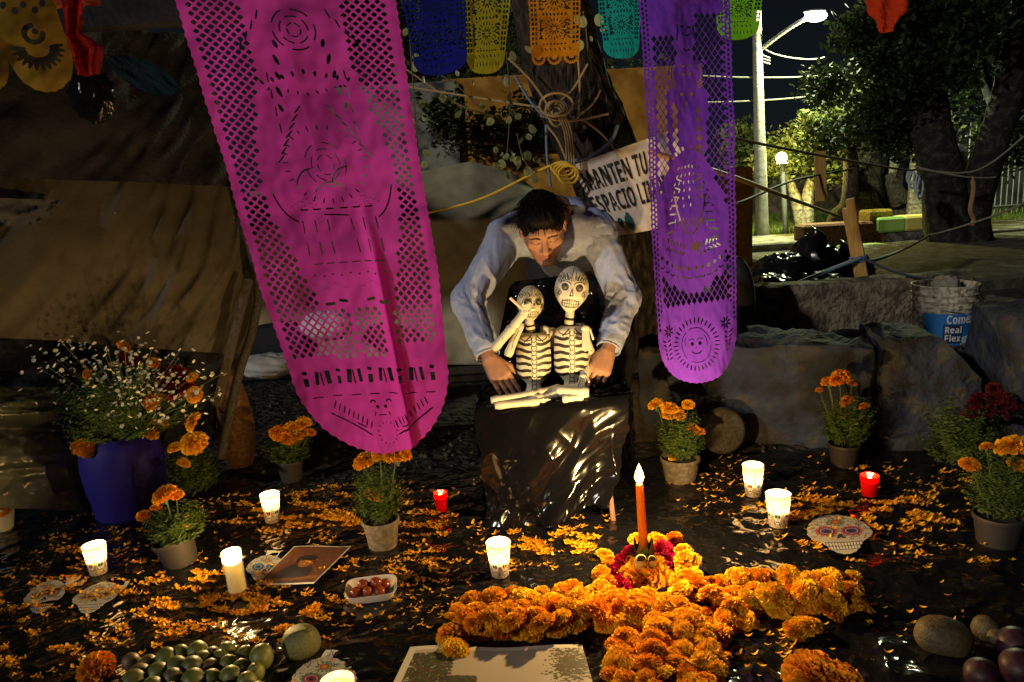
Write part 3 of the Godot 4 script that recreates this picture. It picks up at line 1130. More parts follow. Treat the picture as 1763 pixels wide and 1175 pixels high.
func walls_right() -> void:
	# front row of worn blue concrete blocks
	var ends := [[1098, 756, 1500, 784, 0.38], [1514, 785, 1690, 783, 0.34], [1742, 782, 1920, 774, 0.4]]
	var put := []
	for w in ends:
		var a := on(w[0], w[1])
		var b := on(w[2], w[3])
		var th := -atan2(b.z - a.z, b.x - a.x)
		put.append([(a + b) * 0.5 + Basis(Vector3.UP, th) * Vector3(0, 0, -w[4] * 0.5), th, a.distance_to(b)])
	solo("concrete_block", rough_block(Vector3(put[0][2], 0.48, 0.38), 51, 0.02, func(q: Vector3) -> Vector3:
		var low: float = 0.50 - 0.05 * smoothstep(0.1, -0.6, q.x) + 0.05 * nz.a.get_noise_2d(q.x * 3.0, q.z * 4.0) + 0.02 * nz.b.get_noise_2d(q.x * 14.0, q.z * 9.0)
		if q.y > low - 0.03:
			q.y = low - 0.03
		return q), M.blue_concrete, put[0][0], "long blue grey concrete block behind the potted marigold with its rounded left end", "concrete block", "row of concrete blocks", Basis(Vector3.UP, put[0][1]))
	solo("concrete_block", rough_block(Vector3(put[1][2], 0.52, 0.36), 52, 0.022, func(q: Vector3) -> Vector3:
		var lim: float = 0.50 - maxf(0.0, q.x - 0.02) * 1.1 + 0.02 * nz.a.get_noise_2d(q.x * 14, q.z * 9)
		if q.y > lim:
			q.y = lim
		return q), M.blue_concrete, put[1][0], "middle concrete block with its upper right corner broken away", "concrete block", "row of concrete blocks", Basis(Vector3.UP, put[1][1]))
	solo("concrete_block", rough_block(Vector3(put[2][2], 0.57, 0.4), 53, 0.022), M.blue_concrete, put[2][0], "flaking blue grey concrete block at the right edge beside the dark red flowers", "concrete block", "row of concrete blocks", Basis(Vector3.UP, put[2][1]))
	# low kerb wall behind, with a strip of earth between
	var bed := MB.new()
	var b0 := on(1120, 640)
	bed.grid(50, 12, func(s: float, q: float) -> Vector3:
		var x := lerpf(0.55, 2.9, s)
		return Vector3(x, 0.29 + 0.05 * nz.a.get_noise_2d(x * 6, q * 5) - 0.31 * smoothstep(0.9, 1.0, q) - 0.02, lerpf(-4.35, -3.4, q) + x * 0.1))
	tag(part("earth_bed", bed.commit(), M.dirt, self), "", "", "", "structure")
	solo("kerb_wall", rough_block(Vector3(1.72, 0.56, 0.2), 54, 0.012), worn([[0.3, lin(0.09, 0.075, 0.05)], [0.6, lin(0.22, 0.19, 0.13)]], 55, 0.012, 1.5, 0.92, 1.2, 3.0), at(1425, 560, 4.2) * Vector3(1, 0, 1) + Vector3(0, 0.0, -0.1), "low tan concrete kerb wall in front of the black rubbish bags", "low wall", "", Basis(Vector3.UP, 0.05))
	# wooden stake with a blue rope round it
	var q0 := at(1492, 520, 4.5)
	var q1 := at(1467, 386, 4.5)
	var st := thing("wooden_stake", Vector3(q0.x, 0.35, q0.z), "leaning yellow wooden stake driven in beside the rubbish bags", "stake")
	var up := (q1 - q0).normalized()
	var fr := Basis(up.cross(Vector3.BACK).normalized() * -1.0, up, Vector3.BACK).orthonormalized()
	fr = fr * Basis(Vector3.UP, 0.5)
	var mb := MB.new()
	mb.cbox((q0 + q1) * 0.5 - st.position, Vector3(0.075, (q1 - q0).length() + 0.2, 0.05), 0.004, fr)
	part("batten", mb.commit(), M.wood, st)
	mb = MB.new()
	mb.cbox(q1 - st.position + up * 0.08 + fr.x * -0.015, Vector3(0.05, 0.14, 0.045), 0.004, fr)
	part("split_top", mb.commit(), M.wood, st)
	mb = MB.new()
	var mid := q0.lerp(q1, 0.56) - st.position
	for k in 3:
		var ring := []
		for j in 13:
			ring.append(mid + up * (0.012 * (k - 1)) + fr * Vector3(0.046 * cos(TAU * j / 12), 0, 0.034 * sin(TAU * j / 12)))
		mb.tube(ring, [0.006], 5)
	part("rope_wrap", mb.commit(), mat(lin(0.05, 0.12, 0.35), 0.7), st)
	# rubbish bags
	var bagm := mat(lin(0.010, 0.010, 0.012), 0.22, 0.5)
	var bl := ["rounded shiny black rubbish bag left of the heap", "upright black rubbish bag with a knotted top in the middle of the heap", "black rubbish bag leaning against the wooden stake", "small slumped black rubbish bag at the front of the heap", "black rubbish bag lying low beside the upright one"]
	var k := 0
	for w in [[1350, 480, 5.9, 55, 40], [1400, 462, 6.2, 38, 52], [1450, 478, 6.0, 48, 45], [1330, 505, 5.3, 38, 30], [1400, 500, 5.6, 60, 30]]:
		var q := at(w[0], w[1], w[2])
		var s := ppm(q)
		mb = MB.new()
		var n := noise(300 + k, 1.0, 3)
		n.fractal_type = FastNoiseLite.FRACTAL_RIDGED
		mb.ell(Vector3.ZERO, Vector3(w[3] / s, w[4] / s, 0.25), 44, 30, n, 0.22, 1.6)
		if k == 1 or k == 2:
			mb.tube([Vector3(0, w[4] / s * 0.85, 0), Vector3(0.0, w[4] / s * 1.05, 0), Vector3(0.03, w[4] / s * 1.25, 0.02)], [0.07, 0.03, 0.07], 9)
		solo("rubbish_bag", mb.commit(), bagm, q, bl[k], "rubbish bag", "heap of rubbish bags")
		k += 1
	for w in [[1440, 505, 4.9, 22, 26, "dark green rubbish bag left of the wooden stake"], [1508, 508, 5.0, 20, 22, "bright green plastic bag right of the wooden stake"]]:
		var q := at(w[0], w[1], w[2])
		var s := ppm(q)
		mb = MB.new()
		mb.ell(Vector3.ZERO, Vector3(w[3] / s, w[4] / s, 0.12), 26, 18, nz.ridge, 0.18, 1.7)
		solo("green_bag", mb.commit(), mat(lin(0.03, 0.12, 0.015), 0.3), q, w[5], "plastic bag")
	# cracked wooden crate end by the bags
	var cr := thing("wooden_crate", at(1283, 505, 4.9), "broken pale wooden crate end left of the rubbish bags", "crate")
	for w in [[0.0, 0.1, 0.07, 0.2, 0.0], [-0.03, 0.02, 0.16, 0.025, 0.12], [-0.03, -0.03, 0.16, 0.025, 0.1]]:
		mb = MB.new()
		mb.cbox(Vector3(w[0], w[1] - 0.06, 0), Vector3(w[2], w[3], 0.02), 0.003, Basis(Vector3.BACK, w[4]))
		part("slat", mb.commit(), M.wood, cr)
	# dark rounded bin in shade right of the purple banner
	mb = MB.new()
	mb.ell(Vector3.ZERO, Vector3(0.11, 0.25, 0.14), 24, 16, nz.a, 0.1, 1.0)
	solo("dark_sack", mb.commit(), mat(lin(0.016, 0.018, 0.024), 0.8), at(1262, 520, 3.9), "dark blue grey sack standing half hidden behind the purple banner", "sack")
	bucket()
	# round stone disc leaning on the blocks
	mb = MB.new()
	mb.lathe([Vector2(0.0, 0.02), Vector2(0.08, 0.018), Vector2(0.1, 0.0), Vector2(0.09, -0.02), Vector2(0, -0.02)], 24)
	solo("round_lid", mb.commit(), worn([[0.3, lin(0.04, 0.037, 0.028)], [0.7, lin(0.08, 0.075, 0.055)]], 77, 0.03, 3.0, 0.9), at(1245, 742, 3.03), "round grey brown disc leaning against the long concrete block", "disc", "", Basis(Vector3.RIGHT, 1.35))


func bucket() -> void:
	var q := at(1622, 605, 3.8)
	var s := ppm(q)
	var o := thing("paint_bucket", q, "dirty white paint bucket with a blue label standing on the concrete blocks", "bucket")
	var r1 := 51.0 / s
	var r0 := 44.0 / s
	var hh := 118.0 / s
	var prof := [Vector2(0.0, 0.0), Vector2(r0 * 0.97, 0.0), Vector2(r0, 0.006)]
	for k in 6:
		prof.append(Vector2(lerpf(r0, r1, k / 7.0), hh * (0.1 + k * 0.1)))
	for k in 3:
		var y := hh * (0.68 + 0.09 * k)
		var rk := lerpf(r0, r1, 0.7 + k * 0.1)
		prof.append_array([Vector2(rk, y), Vector2(rk + 0.006, y + 0.003), Vector2(rk + 0.006, y + 0.007), Vector2(rk, y + 0.01)])
	prof.append_array([Vector2(r1, hh * 0.97), Vector2(r1 + 0.004, hh), Vector2(r1 - 0.003, hh), Vector2(r1 - 0.006, hh * 0.9), Vector2(r0 - 0.006, hh * 0.2), Vector2(0, hh * 0.2)])
	var mb := MB.new()
	mb.lathe(prof, 48)
	part("shell", mb.commit(), worn([[0.3, lin(0.16, 0.12, 0.06)], [0.48, lin(0.42, 0.38, 0.28)], [0.7, lin(0.58, 0.54, 0.44)]], 61, 0.02, 3.0, 0.6), o)
	var face := PI * 0.02
	var wrapf := func(v: Vector3, lift: float) -> Vector3:
		var y := v.y
		var r := lerpf(r0, r1, clampf((y / hh - 0.1) * 10.0 / 7.0 / 1.0, 0, 1)) + lift
		var a := v.x / r1 + face
		return Vector3(sin(a) * r, y, cos(a) * r)
	mb = MB.new()
	mb.grid(30, 6, func(u: float, v: float) -> Vector3: return wrapf.call(Vector3(lerpf(-1.25, 1.25, u) * r1, lerpf(hh * 0.04, hh * 0.62, v), 0), 0.002))
	part("label", mb.commit(), mat(lin(0.012, 0.14, 0.42), 0.5), o)
	mb = MB.new()
	mb.grid(14, 6, func(u: float, v: float) -> Vector3:
		var x := lerpf(0.0, 1.2, u)
		var top := lerpf(0.28, 0.45, u)
		return wrapf.call(Vector3(x * r1, hh * lerpf(maxf(0.05, 0.42 - pow(1.0 - u, 0.7) * 0.3 - 0.08), top, v), 0), 0.004))
	part("label_swoosh", mb.commit(), mat(lin(0.35, 0.55, 0.68), 0.5), o)
	mb = MB.new()
	mb.add_arrays(text_arrays("Comex", r1 * 0.9, hh * 0.12), func(v: Vector3) -> Vector3: return wrapf.call(v + Vector3(r1 * -0.05, hh * 0.545, 0), 0.005 + v.z))
	part("label_lettering", mb.commit(), mat(lin(0.6, 0.62, 0.62), 0.6), o)
	mb = MB.new()
	mb.grid(8, 4, func(u: float, v: float) -> Vector3: return wrapf.call(Vector3(lerpf(-0.6, 0.02, u) * r1, lerpf(hh * 0.20, hh * 0.47, v), 0), 0.005))
	part("label_box", mb.commit(), mat(lin(0.01, 0.03, 0.09), 0.5), o)
	mb = MB.new()
	mb.add_arrays(text_arrays("Real", r1 * 0.5, hh * 0.10), func(v: Vector3) -> Vector3: return wrapf.call(v + Vector3(r1 * -0.28, hh * 0.40, 0), 0.0075 + v.z))
	mb.add_arrays(text_arrays("Flex", r1 * 0.5, hh * 0.10), func(v: Vector3) -> Vector3: return wrapf.call(v + Vector3(r1 * -0.28, hh * 0.28, 0), 0.0075 + v.z))
	part("label_lettering", mb.commit(), mat(lin(0.6, 0.62, 0.62), 0.6), o)
	mb = MB.new()
	mb.tube(curve([Vector3(r1 + 0.004, hh * 0.88, 0), Vector3(r1 + 0.02, hh * 0.7, 0.06), Vector3(r1 * 0.5, hh * 0.55, r1 * 1.02), Vector3(0.0, hh * 0.64, r1 * 1.08), Vector3(-r1 * 0.6, hh * 0.7, r1 * 0.9), Vector3(-r1 - 0.004, hh * 0.88, 0)], 24), [0.0025], 5)
	part("handle", mb.commit(), M.steel, o)
	# crumpled cloth inside the bucket
	mb = MB.new()
	mb.ell(Vector3.ZERO, Vector3(0.06, 0.045, 0.05), 30, 20, nz.ridge, 0.35, 1.2)
	solo("rag", mb.commit(), mat(lin(0.3, 0.28, 0.22), 0.9), q + Vector3(0.0, hh * 0.97, 0), "crumpled pale rag sticking out of the paint bucket", "rag")


func patch(keys: Array, s: float, q: float) -> Vector3:  # keys: [t, left x, y, depth, right x, y, depth]
	for k in keys.size() - 1:
		if q <= keys[k + 1][0] or k == keys.size() - 2:
			var a: Array = keys[k]
			var b: Array = keys[k + 1]
			var u: float = (q - a[0]) / (b[0] - a[0])
			var l := at(lerpf(a[1], b[1], u), lerpf(a[2], b[2], u), lerpf(a[3], b[3], u))
			var r := at(lerpf(a[4], b[4], u), lerpf(a[5], b[5], u), lerpf(a[6], b[6], u))
			return l.lerp(r, s)
	return Vector3.ZERO


func cloth(keys: Array, nu: int, nv: int, fold: Callable) -> ArrayMesh:
	var mb := MB.new()
	mb.grid(nu, nv, func(s: float, q: float) -> Vector3: return patch(keys, s, q) + fold.call(s, q))
	return mb.commit()


func left_side() -> void:
	var tarp := worn([[0.3, lin(0.066, 0.055, 0.039)], [0.65, lin(0.082, 0.069, 0.049)]], 81, 0.02, 0.8, 0.7, 0.12, 8.0, 0.35)
	var folds := func(s: float, q: float) -> Vector3:
		var x := s * 5.0
		var y := q * 4.0
		var d: float = 0.05 * nz.b.get_noise_2d(x * 0.35 + y * 0.25, y * 0.2 - x * 0.1)
		d += 0.034 * nz.ridge.get_noise_2d((x + y * 0.75) * 0.9, (y - x * 0.6) * 0.16) * smoothstep(0.2, 0.8, s)
		d += 0.007 * nz.b.get_noise_2d((x + y * 0.7) * 2.4, y * 0.35)
		return Vector3(0.2, 0.1, 1.0) * d
	solo("brown_tarpaulin", cloth([[0.0, -90, 60, 2.6, 330, 80, 3.45], [0.3, -90, 240, 2.6, 388, 270, 3.35], [0.7, -90, 450, 2.55, 442, 470, 3.25], [1.0, -90, 575, 2.5, 428, 612, 3.2]], 110, 80, folds), tarp, Vector3.ZERO, "large sagging brown tarpaulin wall filling the left of the place", "tarpaulin")
	added_shade_roof()
	var navy := worn([[0.3, lin(0.008, 0.009, 0.016)], [0.7, lin(0.022, 0.02, 0.03)]], 83, 0.02, 1.0, 0.8, 0.3, 4.0)
	solo("dark_tarpaulin", cloth([[0.0, -90, 20, 2.5, 338, 62, 3.34], [1.0, -90, 300, 2.5, 402, 322, 3.26]], 70, 40, folds), navy, Vector3.ZERO, "dark navy tarpaulin lapped over the upper half of the brown one", "tarpaulin")
	solo("blue_tarpaulin_strip", cloth([[0.0, -90, 338, 2.47, 110, 345, 2.8], [1.0, -90, 400, 2.46, 70, 385, 2.75]], 20, 8, folds), mat(lin(0.03, 0.035, 0.055), 0.7), Vector3.ZERO, "short dark blue strip of cloth pinned on the brown tarpaulin at left", "cloth")
	var mb := MB.new()
	mb.cbox((at(215, 30, 2.9) + at(-90, 40, 2.6)) * 0.5 + Vector3(0.1, 0.02, 0), Vector3(1.15, 0.13, 0.05), 0.01, Basis(Vector3.UP, 0.3) * Basis(Vector3.BACK, 0.06))
	solo("canopy_beam", mb.commit(), navy, Vector3.ZERO, "dark beam with hanging cloth along the top left of the shelter", "beam")
	# below the tarpaulin
	solo("under_tarp_shade", cloth([[0.0, -90, 560, 2.75, 420, 590, 3.45], [1.0, -90, 800, 2.75, 385, 760, 3.45]], 50, 24, folds), navy, Vector3.ZERO, "dark sheet put in for the shade under the brown tarpaulin", "cloth")  # dark sheet standing in for the shaded gap below the tarpaulin
	var sheeting := mat(lin(0.10, 0.11, 0.085), 0.24, 0.6)
	solo("grey_plastic_sheet", cloth([[0.0, -60, 664, 2.72, 205, 672, 3.1], [0.3, -60, 715, 2.62, 200, 715, 3.05], [0.42, -60, 735, 2.7, 200, 745, 3.08], [0.6, -60, 785, 2.6, 190, 790, 3.0], [1.0, -60, 872, 2.5, 178, 882, 2.95]], 70, 60, func(s: float, q: float) -> Vector3:
		var d: float = 0.035 * nz.ridge.get_noise_2d(s * 1.2 + q * 1.2, q * 3.2) + 0.007 * nz.b.get_noise_2d(s * 9, q * 2.5)
		return Vector3(0, 0.5, 1) * d), sheeting, Vector3.ZERO, "crumpled grey green plastic sheet low on the left behind the blue vase", "plastic sheet")
	# board and dark hem at the tarpaulin's right edge
	mb = MB.new()
	var p0 := at(428, 480, 3.15)
	var p1 := at(372, 700, 3.0)
	var up := (p0 - p1).normalized()
	var fr := Basis(up.cross(Vector3.BACK).normalized() * -1.0, up, Vector3.BACK).orthonormalized()
	mb.cbox((p0 + p1) * 0.5, Vector3(0.036, (p0 - p1).length(), 0.02), 0.003, fr)
	solo("leaning_board", mb.commit(), worn([[0.3, lin(0.035, 0.025, 0.015)], [0.7, lin(0.075, 0.055, 0.035)]], 85, 0.02, 3.0, 0.85), Vector3.ZERO, "narrow brown board leaning at the right edge of the tarpaulin", "board")
	mb = MB.new()
	var hem := []
	for k in [[330, 76, 3.42], [388, 270, 3.32], [441, 470, 3.2], [436, 560, 3.16], [412, 640, 3.1], [392, 730, 3.05], [380, 790, 3.02]]:
		hem.append(at(k[0], k[1], k[2]))
	mb.tube(curve(hem, 40), [0.02, 0.024, 0.02, 0.03, 0.035, 0.02], 8)
	solo("tarpaulin_hem", mb.commit(), worn([[0.3, lin(0.02, 0.017, 0.013)], [0.7, lin(0.06, 0.05, 0.035)]], 86, 0.03, 4.0, 0.8), Vector3.ZERO, "thick dark rolled hem down the tarpaulin's right edge", "hem")
	# clay jar
	var jb := on(415, 800)
	var s := ppm(jb + Vector3(0, 0.2, 0))
	mb = MB.new()
	mb.lathe([Vector2(0, 0), Vector2(20 / s, 0), Vector2(29 / s, 30 / s), Vector2(31 / s, 75 / s), Vector2(26 / s, 120 / s), Vector2(18 / s, 150 / s), Vector2(9 / s, 168 / s), Vector2(7 / s, 172 / s), Vector2(0, 172 / s)], 28)
	solo("clay_jar", mb.commit(), worn([[0.3, lin(0.10, 0.045, 0.015)], [0.7, lin(0.22, 0.10, 0.03)]], 87, 0.02, 4.0, 0.45, 0.4, 3.0), jb, "tall brown clay jar with a narrow neck beside the leaning board", "jar")
	mb = MB.new()
	mb.ell(Vector3.ZERO, Vector3(0.16, 0.06, 0.1), 30, 20, nz.ridge, 0.3, 1.4)
	solo("white_bag", mb.commit(), mat(lin(0.42, 0.42, 0.40), 0.6), at(462, 630, 4.1), "crumpled white plastic bag behind the leaning board", "plastic bag")
	mb = MB.new()
	mb.ell(Vector3.ZERO, Vector3(0.13, 0.07, 0.1), 30, 20, nz.ridge, 0.3, 1.5)
	solo("white_bundle", mb.commit(), mat(lin(0.6, 0.62, 0.66), 0.6), at(565, 560, 4.0), "pale bundle seen through the holes of the magenta paper", "bundle")
	mb = MB.new()
	mb.cbox(at(470, 600, 4.4), Vector3(0.5, 0.34, 0.3), 0.02)
	solo("dark_chest", mb.commit(), mat(lin(0.012, 0.013, 0.02), 0.4), Vector3.ZERO, "dark box standing behind the white plastic bag", "box")
	# beige shelter in the middle background
	var tan := worn([[0.3, lin(0.33, 0.295, 0.19)], [0.65, lin(0.42, 0.375, 0.25)]], 88, 0.015, 0.7, 0.75, 0.12, 8.0)
	var top := [[0.0, 430, 330], [0.45, 720, 296], [0.62, 810, 278], [0.75, 880, 296], [0.9, 960, 352], [1.0, 1010, 420]]
	mb = MB.new()
	mb.grid(90, 60, func(a: float, q: float) -> Vector3:
		var k := poly(top, a)
		var yc := lerpf(385.0, 372.0, a)
		yc = maxf(yc, k.y + 14)
		var x := lerpf(430, 1060, a)
		var y: float
		var d: float
		if q < 0.35:
			y = lerpf(k.y, yc, q / 0.35)
			d = lerpf(5.1, 4.35, q / 0.35)
			x = lerpf(k.x, x, q / 0.35)
		else:
			y = lerpf(yc, 628.0, (q - 0.35) / 0.65)
			d = lerpf(4.35, 4.25, (q - 0.35) / 0.65)
		var f: float = 0.05 * nz.b.get_noise_2d(a * 3.0, q * 2.0) + 0.045 * nz.ridge.get_noise_2d(a * 2.6 + q * 1.6, q * 1.6 - a * 1.2)
		return at(x, y, d + f))
	solo("beige_shelter", mb.commit(), tan, Vector3.ZERO, "rounded beige tarpaulin shelter behind the bending person", "tarpaulin")
	mb = MB.new()
	mb.cbox(at(800, 645, 4.1), Vector3(1.9, 0.05, 0.2), 0.01)
	solo("shelter_weight", mb.commit(), mat(lin(0.01, 0.012, 0.02), 0.5), Vector3.ZERO, "dark roll lying along the foot of the beige shelter", "roll")
	# house walls further back
	mb = MB.new()
	var oc := at(990, 270, 8.0)
	mb.cbox(Vector3(oc.x, 1.0, oc.z), Vector3(2.6, 2.55, 0.25), 0.01)
	var ho := thing("orange_house", Vector3.ZERO, "amber orange painted house wall behind the leaning tree", "house")
	part("wall", mb.commit(), worn([[0.3, lin(0.34, 0.15, 0.016)], [0.65, lin(0.56, 0.28, 0.04)]], 89, 0.01, 0.6, 0.85), ho)
	mb = MB.new()
	mb.cbox(at(930, 232, 7.85), Vector3(0.55, 0.34, 0.06), 0.01)
	part("window", mb.commit(), mat(lin(0.015, 0.016, 0.02), 0.3), ho)
	mb = MB.new()
	var gc := at(742, 250, 7.92)
	mb.cbox(Vector3(gc.x - 0.35, 1.0, gc.z), Vector3(1.30, 2.5, 0.25), 0.01)
	solo("grey_wall", mb.commit(), worn([[0.28, lin(0.05, 0.05, 0.045)], [0.5, lin(0.18, 0.18, 0.15)], [0.7, lin(0.30, 0.30, 0.24)]], 90, 0.012, 0.5, 0.9), Vector3.ZERO, "stained grey wall left of the orange house wall", "wall")
	# dark tree overhanging the walls
	var b := on(700, 520)
	b.z = -8.9
	b.x = -1.4
	var blobs := []
	for w in [[720, 100, 8.9, 90, 60], [820, 140, 8.9, 80, 40], [900, 170, 8.9, 60, 30], [1060, 130, 9.0, 70, 50], [620, 60, 8.8, 110, 70], [520, 130, 8.8, 70, 60], [850, 80, 8.8, 90, 60], [1090, 190, 9.0, 50, 30], [810, 225, 7.6, 60, 40], [890, 205, 7.7, 50, 30], [760, 190, 7.2, 40, 30]]:
		var q := at(w[0], w[1], w[2])
		var sc: float = ppm(q)
		blobs.append([q, Vector3(w[3] / sc, w[4] / sc, w[3] / sc * 0.5)])
	tree("overhanging_tree", "dark leafy tree overhanging the grey and orange walls", b, [[[b, at(660, 330, 8.9), at(690, 120, 8.9), at(720, -40, 8.9)], [0.16, 0.13, 0.1, 0.06]], [[at(690, 140, 8.9), at(790, 120, 8.9), at(900, 150, 8.9)], [0.06, 0.04, 0.015]], [[at(680, 200, 8.9), at(600, 120, 8.9), at(520, 100, 8.9)], [0.06, 0.04, 0.015]]], M.bark, blobs, 2300, 0.06, [Color(0.03, 0.045, 0.014), Color(0.10, 0.11, 0.04)], 91)


func added_shade_roof() -> void:  # unseen roof added above the view to cast shade on the tarpaulin
	var mb := MB.new()
	mb.grid(24, 12, func(s: float, q: float) -> Vector3:
		return Vector3(lerpf(-4.6, -2.25, s), 2.08 - 0.07 * sin(PI * s) * sin(PI * q) + 0.02 * nz.b.get_noise_2d(s * 6, q * 4), lerpf(-3.45, -1.5, q)))
	solo("added_shade_roof", mb.commit(), mat(lin(0.02, 0.02, 0.03), 0.8), Vector3.ZERO, "added unseen roof that shades the upper left", "tarpaulin")


func leaning_tree() -> void:
	var d := 3.75
	var pts := []
	for k in [[1128, 690], [1112, 600], [1090, 450], [1060, 330], [1018, 230], [982, 150], [955, 50], [940, -60], [925, -180]]:
		pts.append(at(k[0], k[1], d))
	pts[0].y = 0.0
	var base: Vector3 = pts[0]
	var o := thing("leaning_tree", base, "thick dark leaning tree trunk tied with ropes behind the person", "tree")
	var mb := MB.new()
	var loc := []
	for k in pts:
		loc.append(k - base)
	var c := curve(loc, 110)
	var rad := []
	for k in c.size():
		rad.append(lerpf(0.185, 0.165, float(k) / c.size()) + 0.1 * exp(-k / 6.0))
	mb.tube(c, rad, 64)
	for k in c.size() * 64:
		var ax: Vector3 = c[k / 64]
		var dv := mb.v[k] - ax
		var n := dv.normalized()
		var g: float = nz.ridge.get_noise_3d(n.x * 5.0, (ax.y + ax.x) * 1.6, n.z * 5.0) * 0.10 + nz.b.get_noise_3d(n.x * 14, ax.y * 5.0, n.z * 14) * 0.05
		mb.v[k] = ax + dv * (1.0 + g)
	part("trunk", mb.commit(), M.bark, o)
	# the sign tied round it
	var keys := [[0.0, 982, 286, 3.52, 1190, 212, 3.5], [1.0, 1052, 406, 3.5, 1196, 372, 3.46]]
	var bend := func(s: float, q: float) -> Vector3:
		var v := patch(keys, s, q)
		v.z += 0.05 * sin(PI * clampf(s * 1.2, 0, 1)) + 0.012 * nz.b.get_noise_2d(s * 4.0 + q * 2.0, q * 3.0 - s * 4.0) + 0.006 * nz.ridge.get_noise_2d(s * 3, q * 5)
		v.y -= 0.012 * sin(PI * s) * q
		return v
	var sg := thing("cloth_sign", Vector3.ZERO, "creased white cloth sign with black capital lettering tied to the leaning tree", "sign")
	mb = MB.new()
	mb.grid(60, 40, func(s: float, q: float) -> Vector3: return bend.call(s, q))
	part("cloth", mb.commit(), mat(lin(0.70, 0.62, 0.54), 0.75, 0.3, 0.1), sg)
	for w in [["MANTEN TU", 0.03, 0.55, 0.25, 0.25], ["ESPACIO LIMPIO", -0.01, 0.80, 0.57, 0.24]]:
		mb = MB.new()
		mb.add_arrays(text_arrays(w[0], w[2], w[4], 700, 0.0015), func(v: Vector3) -> Vector3:
			var s: float = w[1] + w[2] * 0.5 + v.x
			return bend.call(s, w[3] - v.y) + Vector3(0, 0, 0.004 + v.z))
		part("lettering", mb.commit(), M.ink, sg)
	for w in [[0.26, 0.86, 0.075, 0.10, lin(0.01, 0.09, 0.09)], [0.17, 0.85, 0.045, 0.07, lin(0.01, 0.11, 0.10)], [0.2, 0.95, 0.05, 0.04, lin(0.4, 0.28, 0.02)], [0.265, 0.76, 0.03, 0.025, lin(0.01, 0.09, 0.09)]]:
		mb = MB.new()
		var ctr := mb.p(bend.call(w[0], w[1]) + Vector3(0, 0, 0.004))
		for k in 20:
			var a := TAU * k / 20
			mb.p(bend.call(w[0] + w[2] * 0.6 * cos(a), w[1] + w[3] * sin(a)) + Vector3(0, 0, 0.004))
		for k in 20:
			mb.tri(ctr, ctr + 1 + k, ctr + 1 + (k + 1) % 20)
		part("emblem", mb.commit(), mat(w[4], 0.8), sg)


func chair() -> void:
	var o := thing("covered_chair", on(945, 915), "low chair wrapped in shiny wrinkled black plastic carrying the two skeletons", "chair")
	var b := o.position
	var keys := [[0.0, 818, 700, 2.56, 1088, 676, 2.56], [1.0, 838, 922, 2.49, 1046, 915, 2.45]]
	var mb := MB.new()
	mb.grid(110, 90, func(s: float, q: float) -> Vector3:
		var lim: float = lerpf(1.0, 0.80, smoothstep(0.15, 1.0, s)) + 0.02 * nz.b.get_noise_2d(s * 9.0, 2.0)
		var v := patch(keys, s, q * lim)
		var f: float = 0.030 * nz.soft.get_noise_2d(s * 2.0 + q * 0.9, q * 0.9 - s * 0.7) + 0.016 * nz.fold.get_noise_2d(s * 1.5 - q * 0.9 + 4.0, q * 0.7 + s * 0.5) + 0.006 * nz.fold.get_noise_2d(s * 2.6 + q * 2.2, q * 1.4 - s * 1.0)
		f += 0.05 * pow(s - 0.5, 2) * -1.0 - 0.05 * pow(maxf(0.0, 1.0 - q / 0.12), 2.0)
		v.y -= 0.012 * pow(maxf(0.0, 1.0 - q / 0.12), 2.0)
		v.x += (0.022 * nz.b.get_noise_2d(q * 3.0, 5.0) + 0.010 * sin(q * 4.0) * (1.0 if s > 0.5 else -0.3)) * pow(absf(s - 0.5) * 2.0, 3.0)
		return v - b + Vector3(0, 0, f * (0.25 + q * 1.1)))
	part("front_drape", mb.commit(), M.drape, o)
	mb = MB.new()
	mb.grid(60, 40, func(s: float, q: float) -> Vector3:
		var v := patch([[0.0, 818, 700, 2.56, 1088, 676, 2.56], [1.0, 838, 628, 2.98, 1066, 612, 2.98]], s, q)
		v.y = lerpf(v.y, 0.435, smoothstep(0.0, 0.15, q))
		return v - b + Vector3(0, 0.010 * nz.ridge.get_noise_2d(s * 6.0, q * 5.0), 0))
	part("seat_cover", mb.commit(), M.drape, o)
	for w in [[818, 838, 838, 845], [1088, 1046, 1066, 1060]]:
		mb = MB.new()
		var fx: Array = w
		mb.grid(24, 24, func(s: float, q: float) -> Vector3:
			var t0 := at(fx[0], 700 if fx[0] < 900 else 676, 2.56)
			var t1 := Vector3(t0.x + (0.02 if fx[0] < 900 else -0.02), t0.y, -2.98)
			var v := t0.lerp(t1, s)
			v.y *= 1.0 - q * (0.97 if fx[0] < 900 else 0.8)
			return v - b + Vector3(0.012 * nz.ridge.get_noise_2d(s * 4.0, q * 4.0), 0, 0))
		part("side_drape", mb.commit(), M.drape, o)
	mb = MB.new()
	mb.grid(50, 60, func(s: float, q: float) -> Vector3:
		var v := patch([[0.0, 884, 486, 2.95, 1018, 468, 2.95], [0.1, 876, 500, 2.93, 1026, 482, 2.93], [1.0, 842, 660, 2.9, 1058, 650, 2.9]], s, q)
		return v - b + Vector3(0, 0, 0.015 * nz.ridge.get_noise_2d(s * 3.0 + q, q * 4.0) - 0.1 * pow(s - 0.5, 2)))
	part("backrest_cover", mb.commit(), M.drape, o)
	for w in [[1052, 860, 1058, 930, 2.50], [848, 900, 850, 915, 2.56]]:
		mb = MB.new()
		var l0 := at(w[0], w[1], w[4])
		var l1 := at(w[2], w[3], w[4])
		l1.y = 0.0
		mb.tube([l0 + Vector3(-0.01, 0.1, -0.06) - b, l0 - b, l1 - b], [0.010], 6)
		part("leg", mb.commit(), mat(lin(0.30, 0.14, 0.09), 0.8), o)


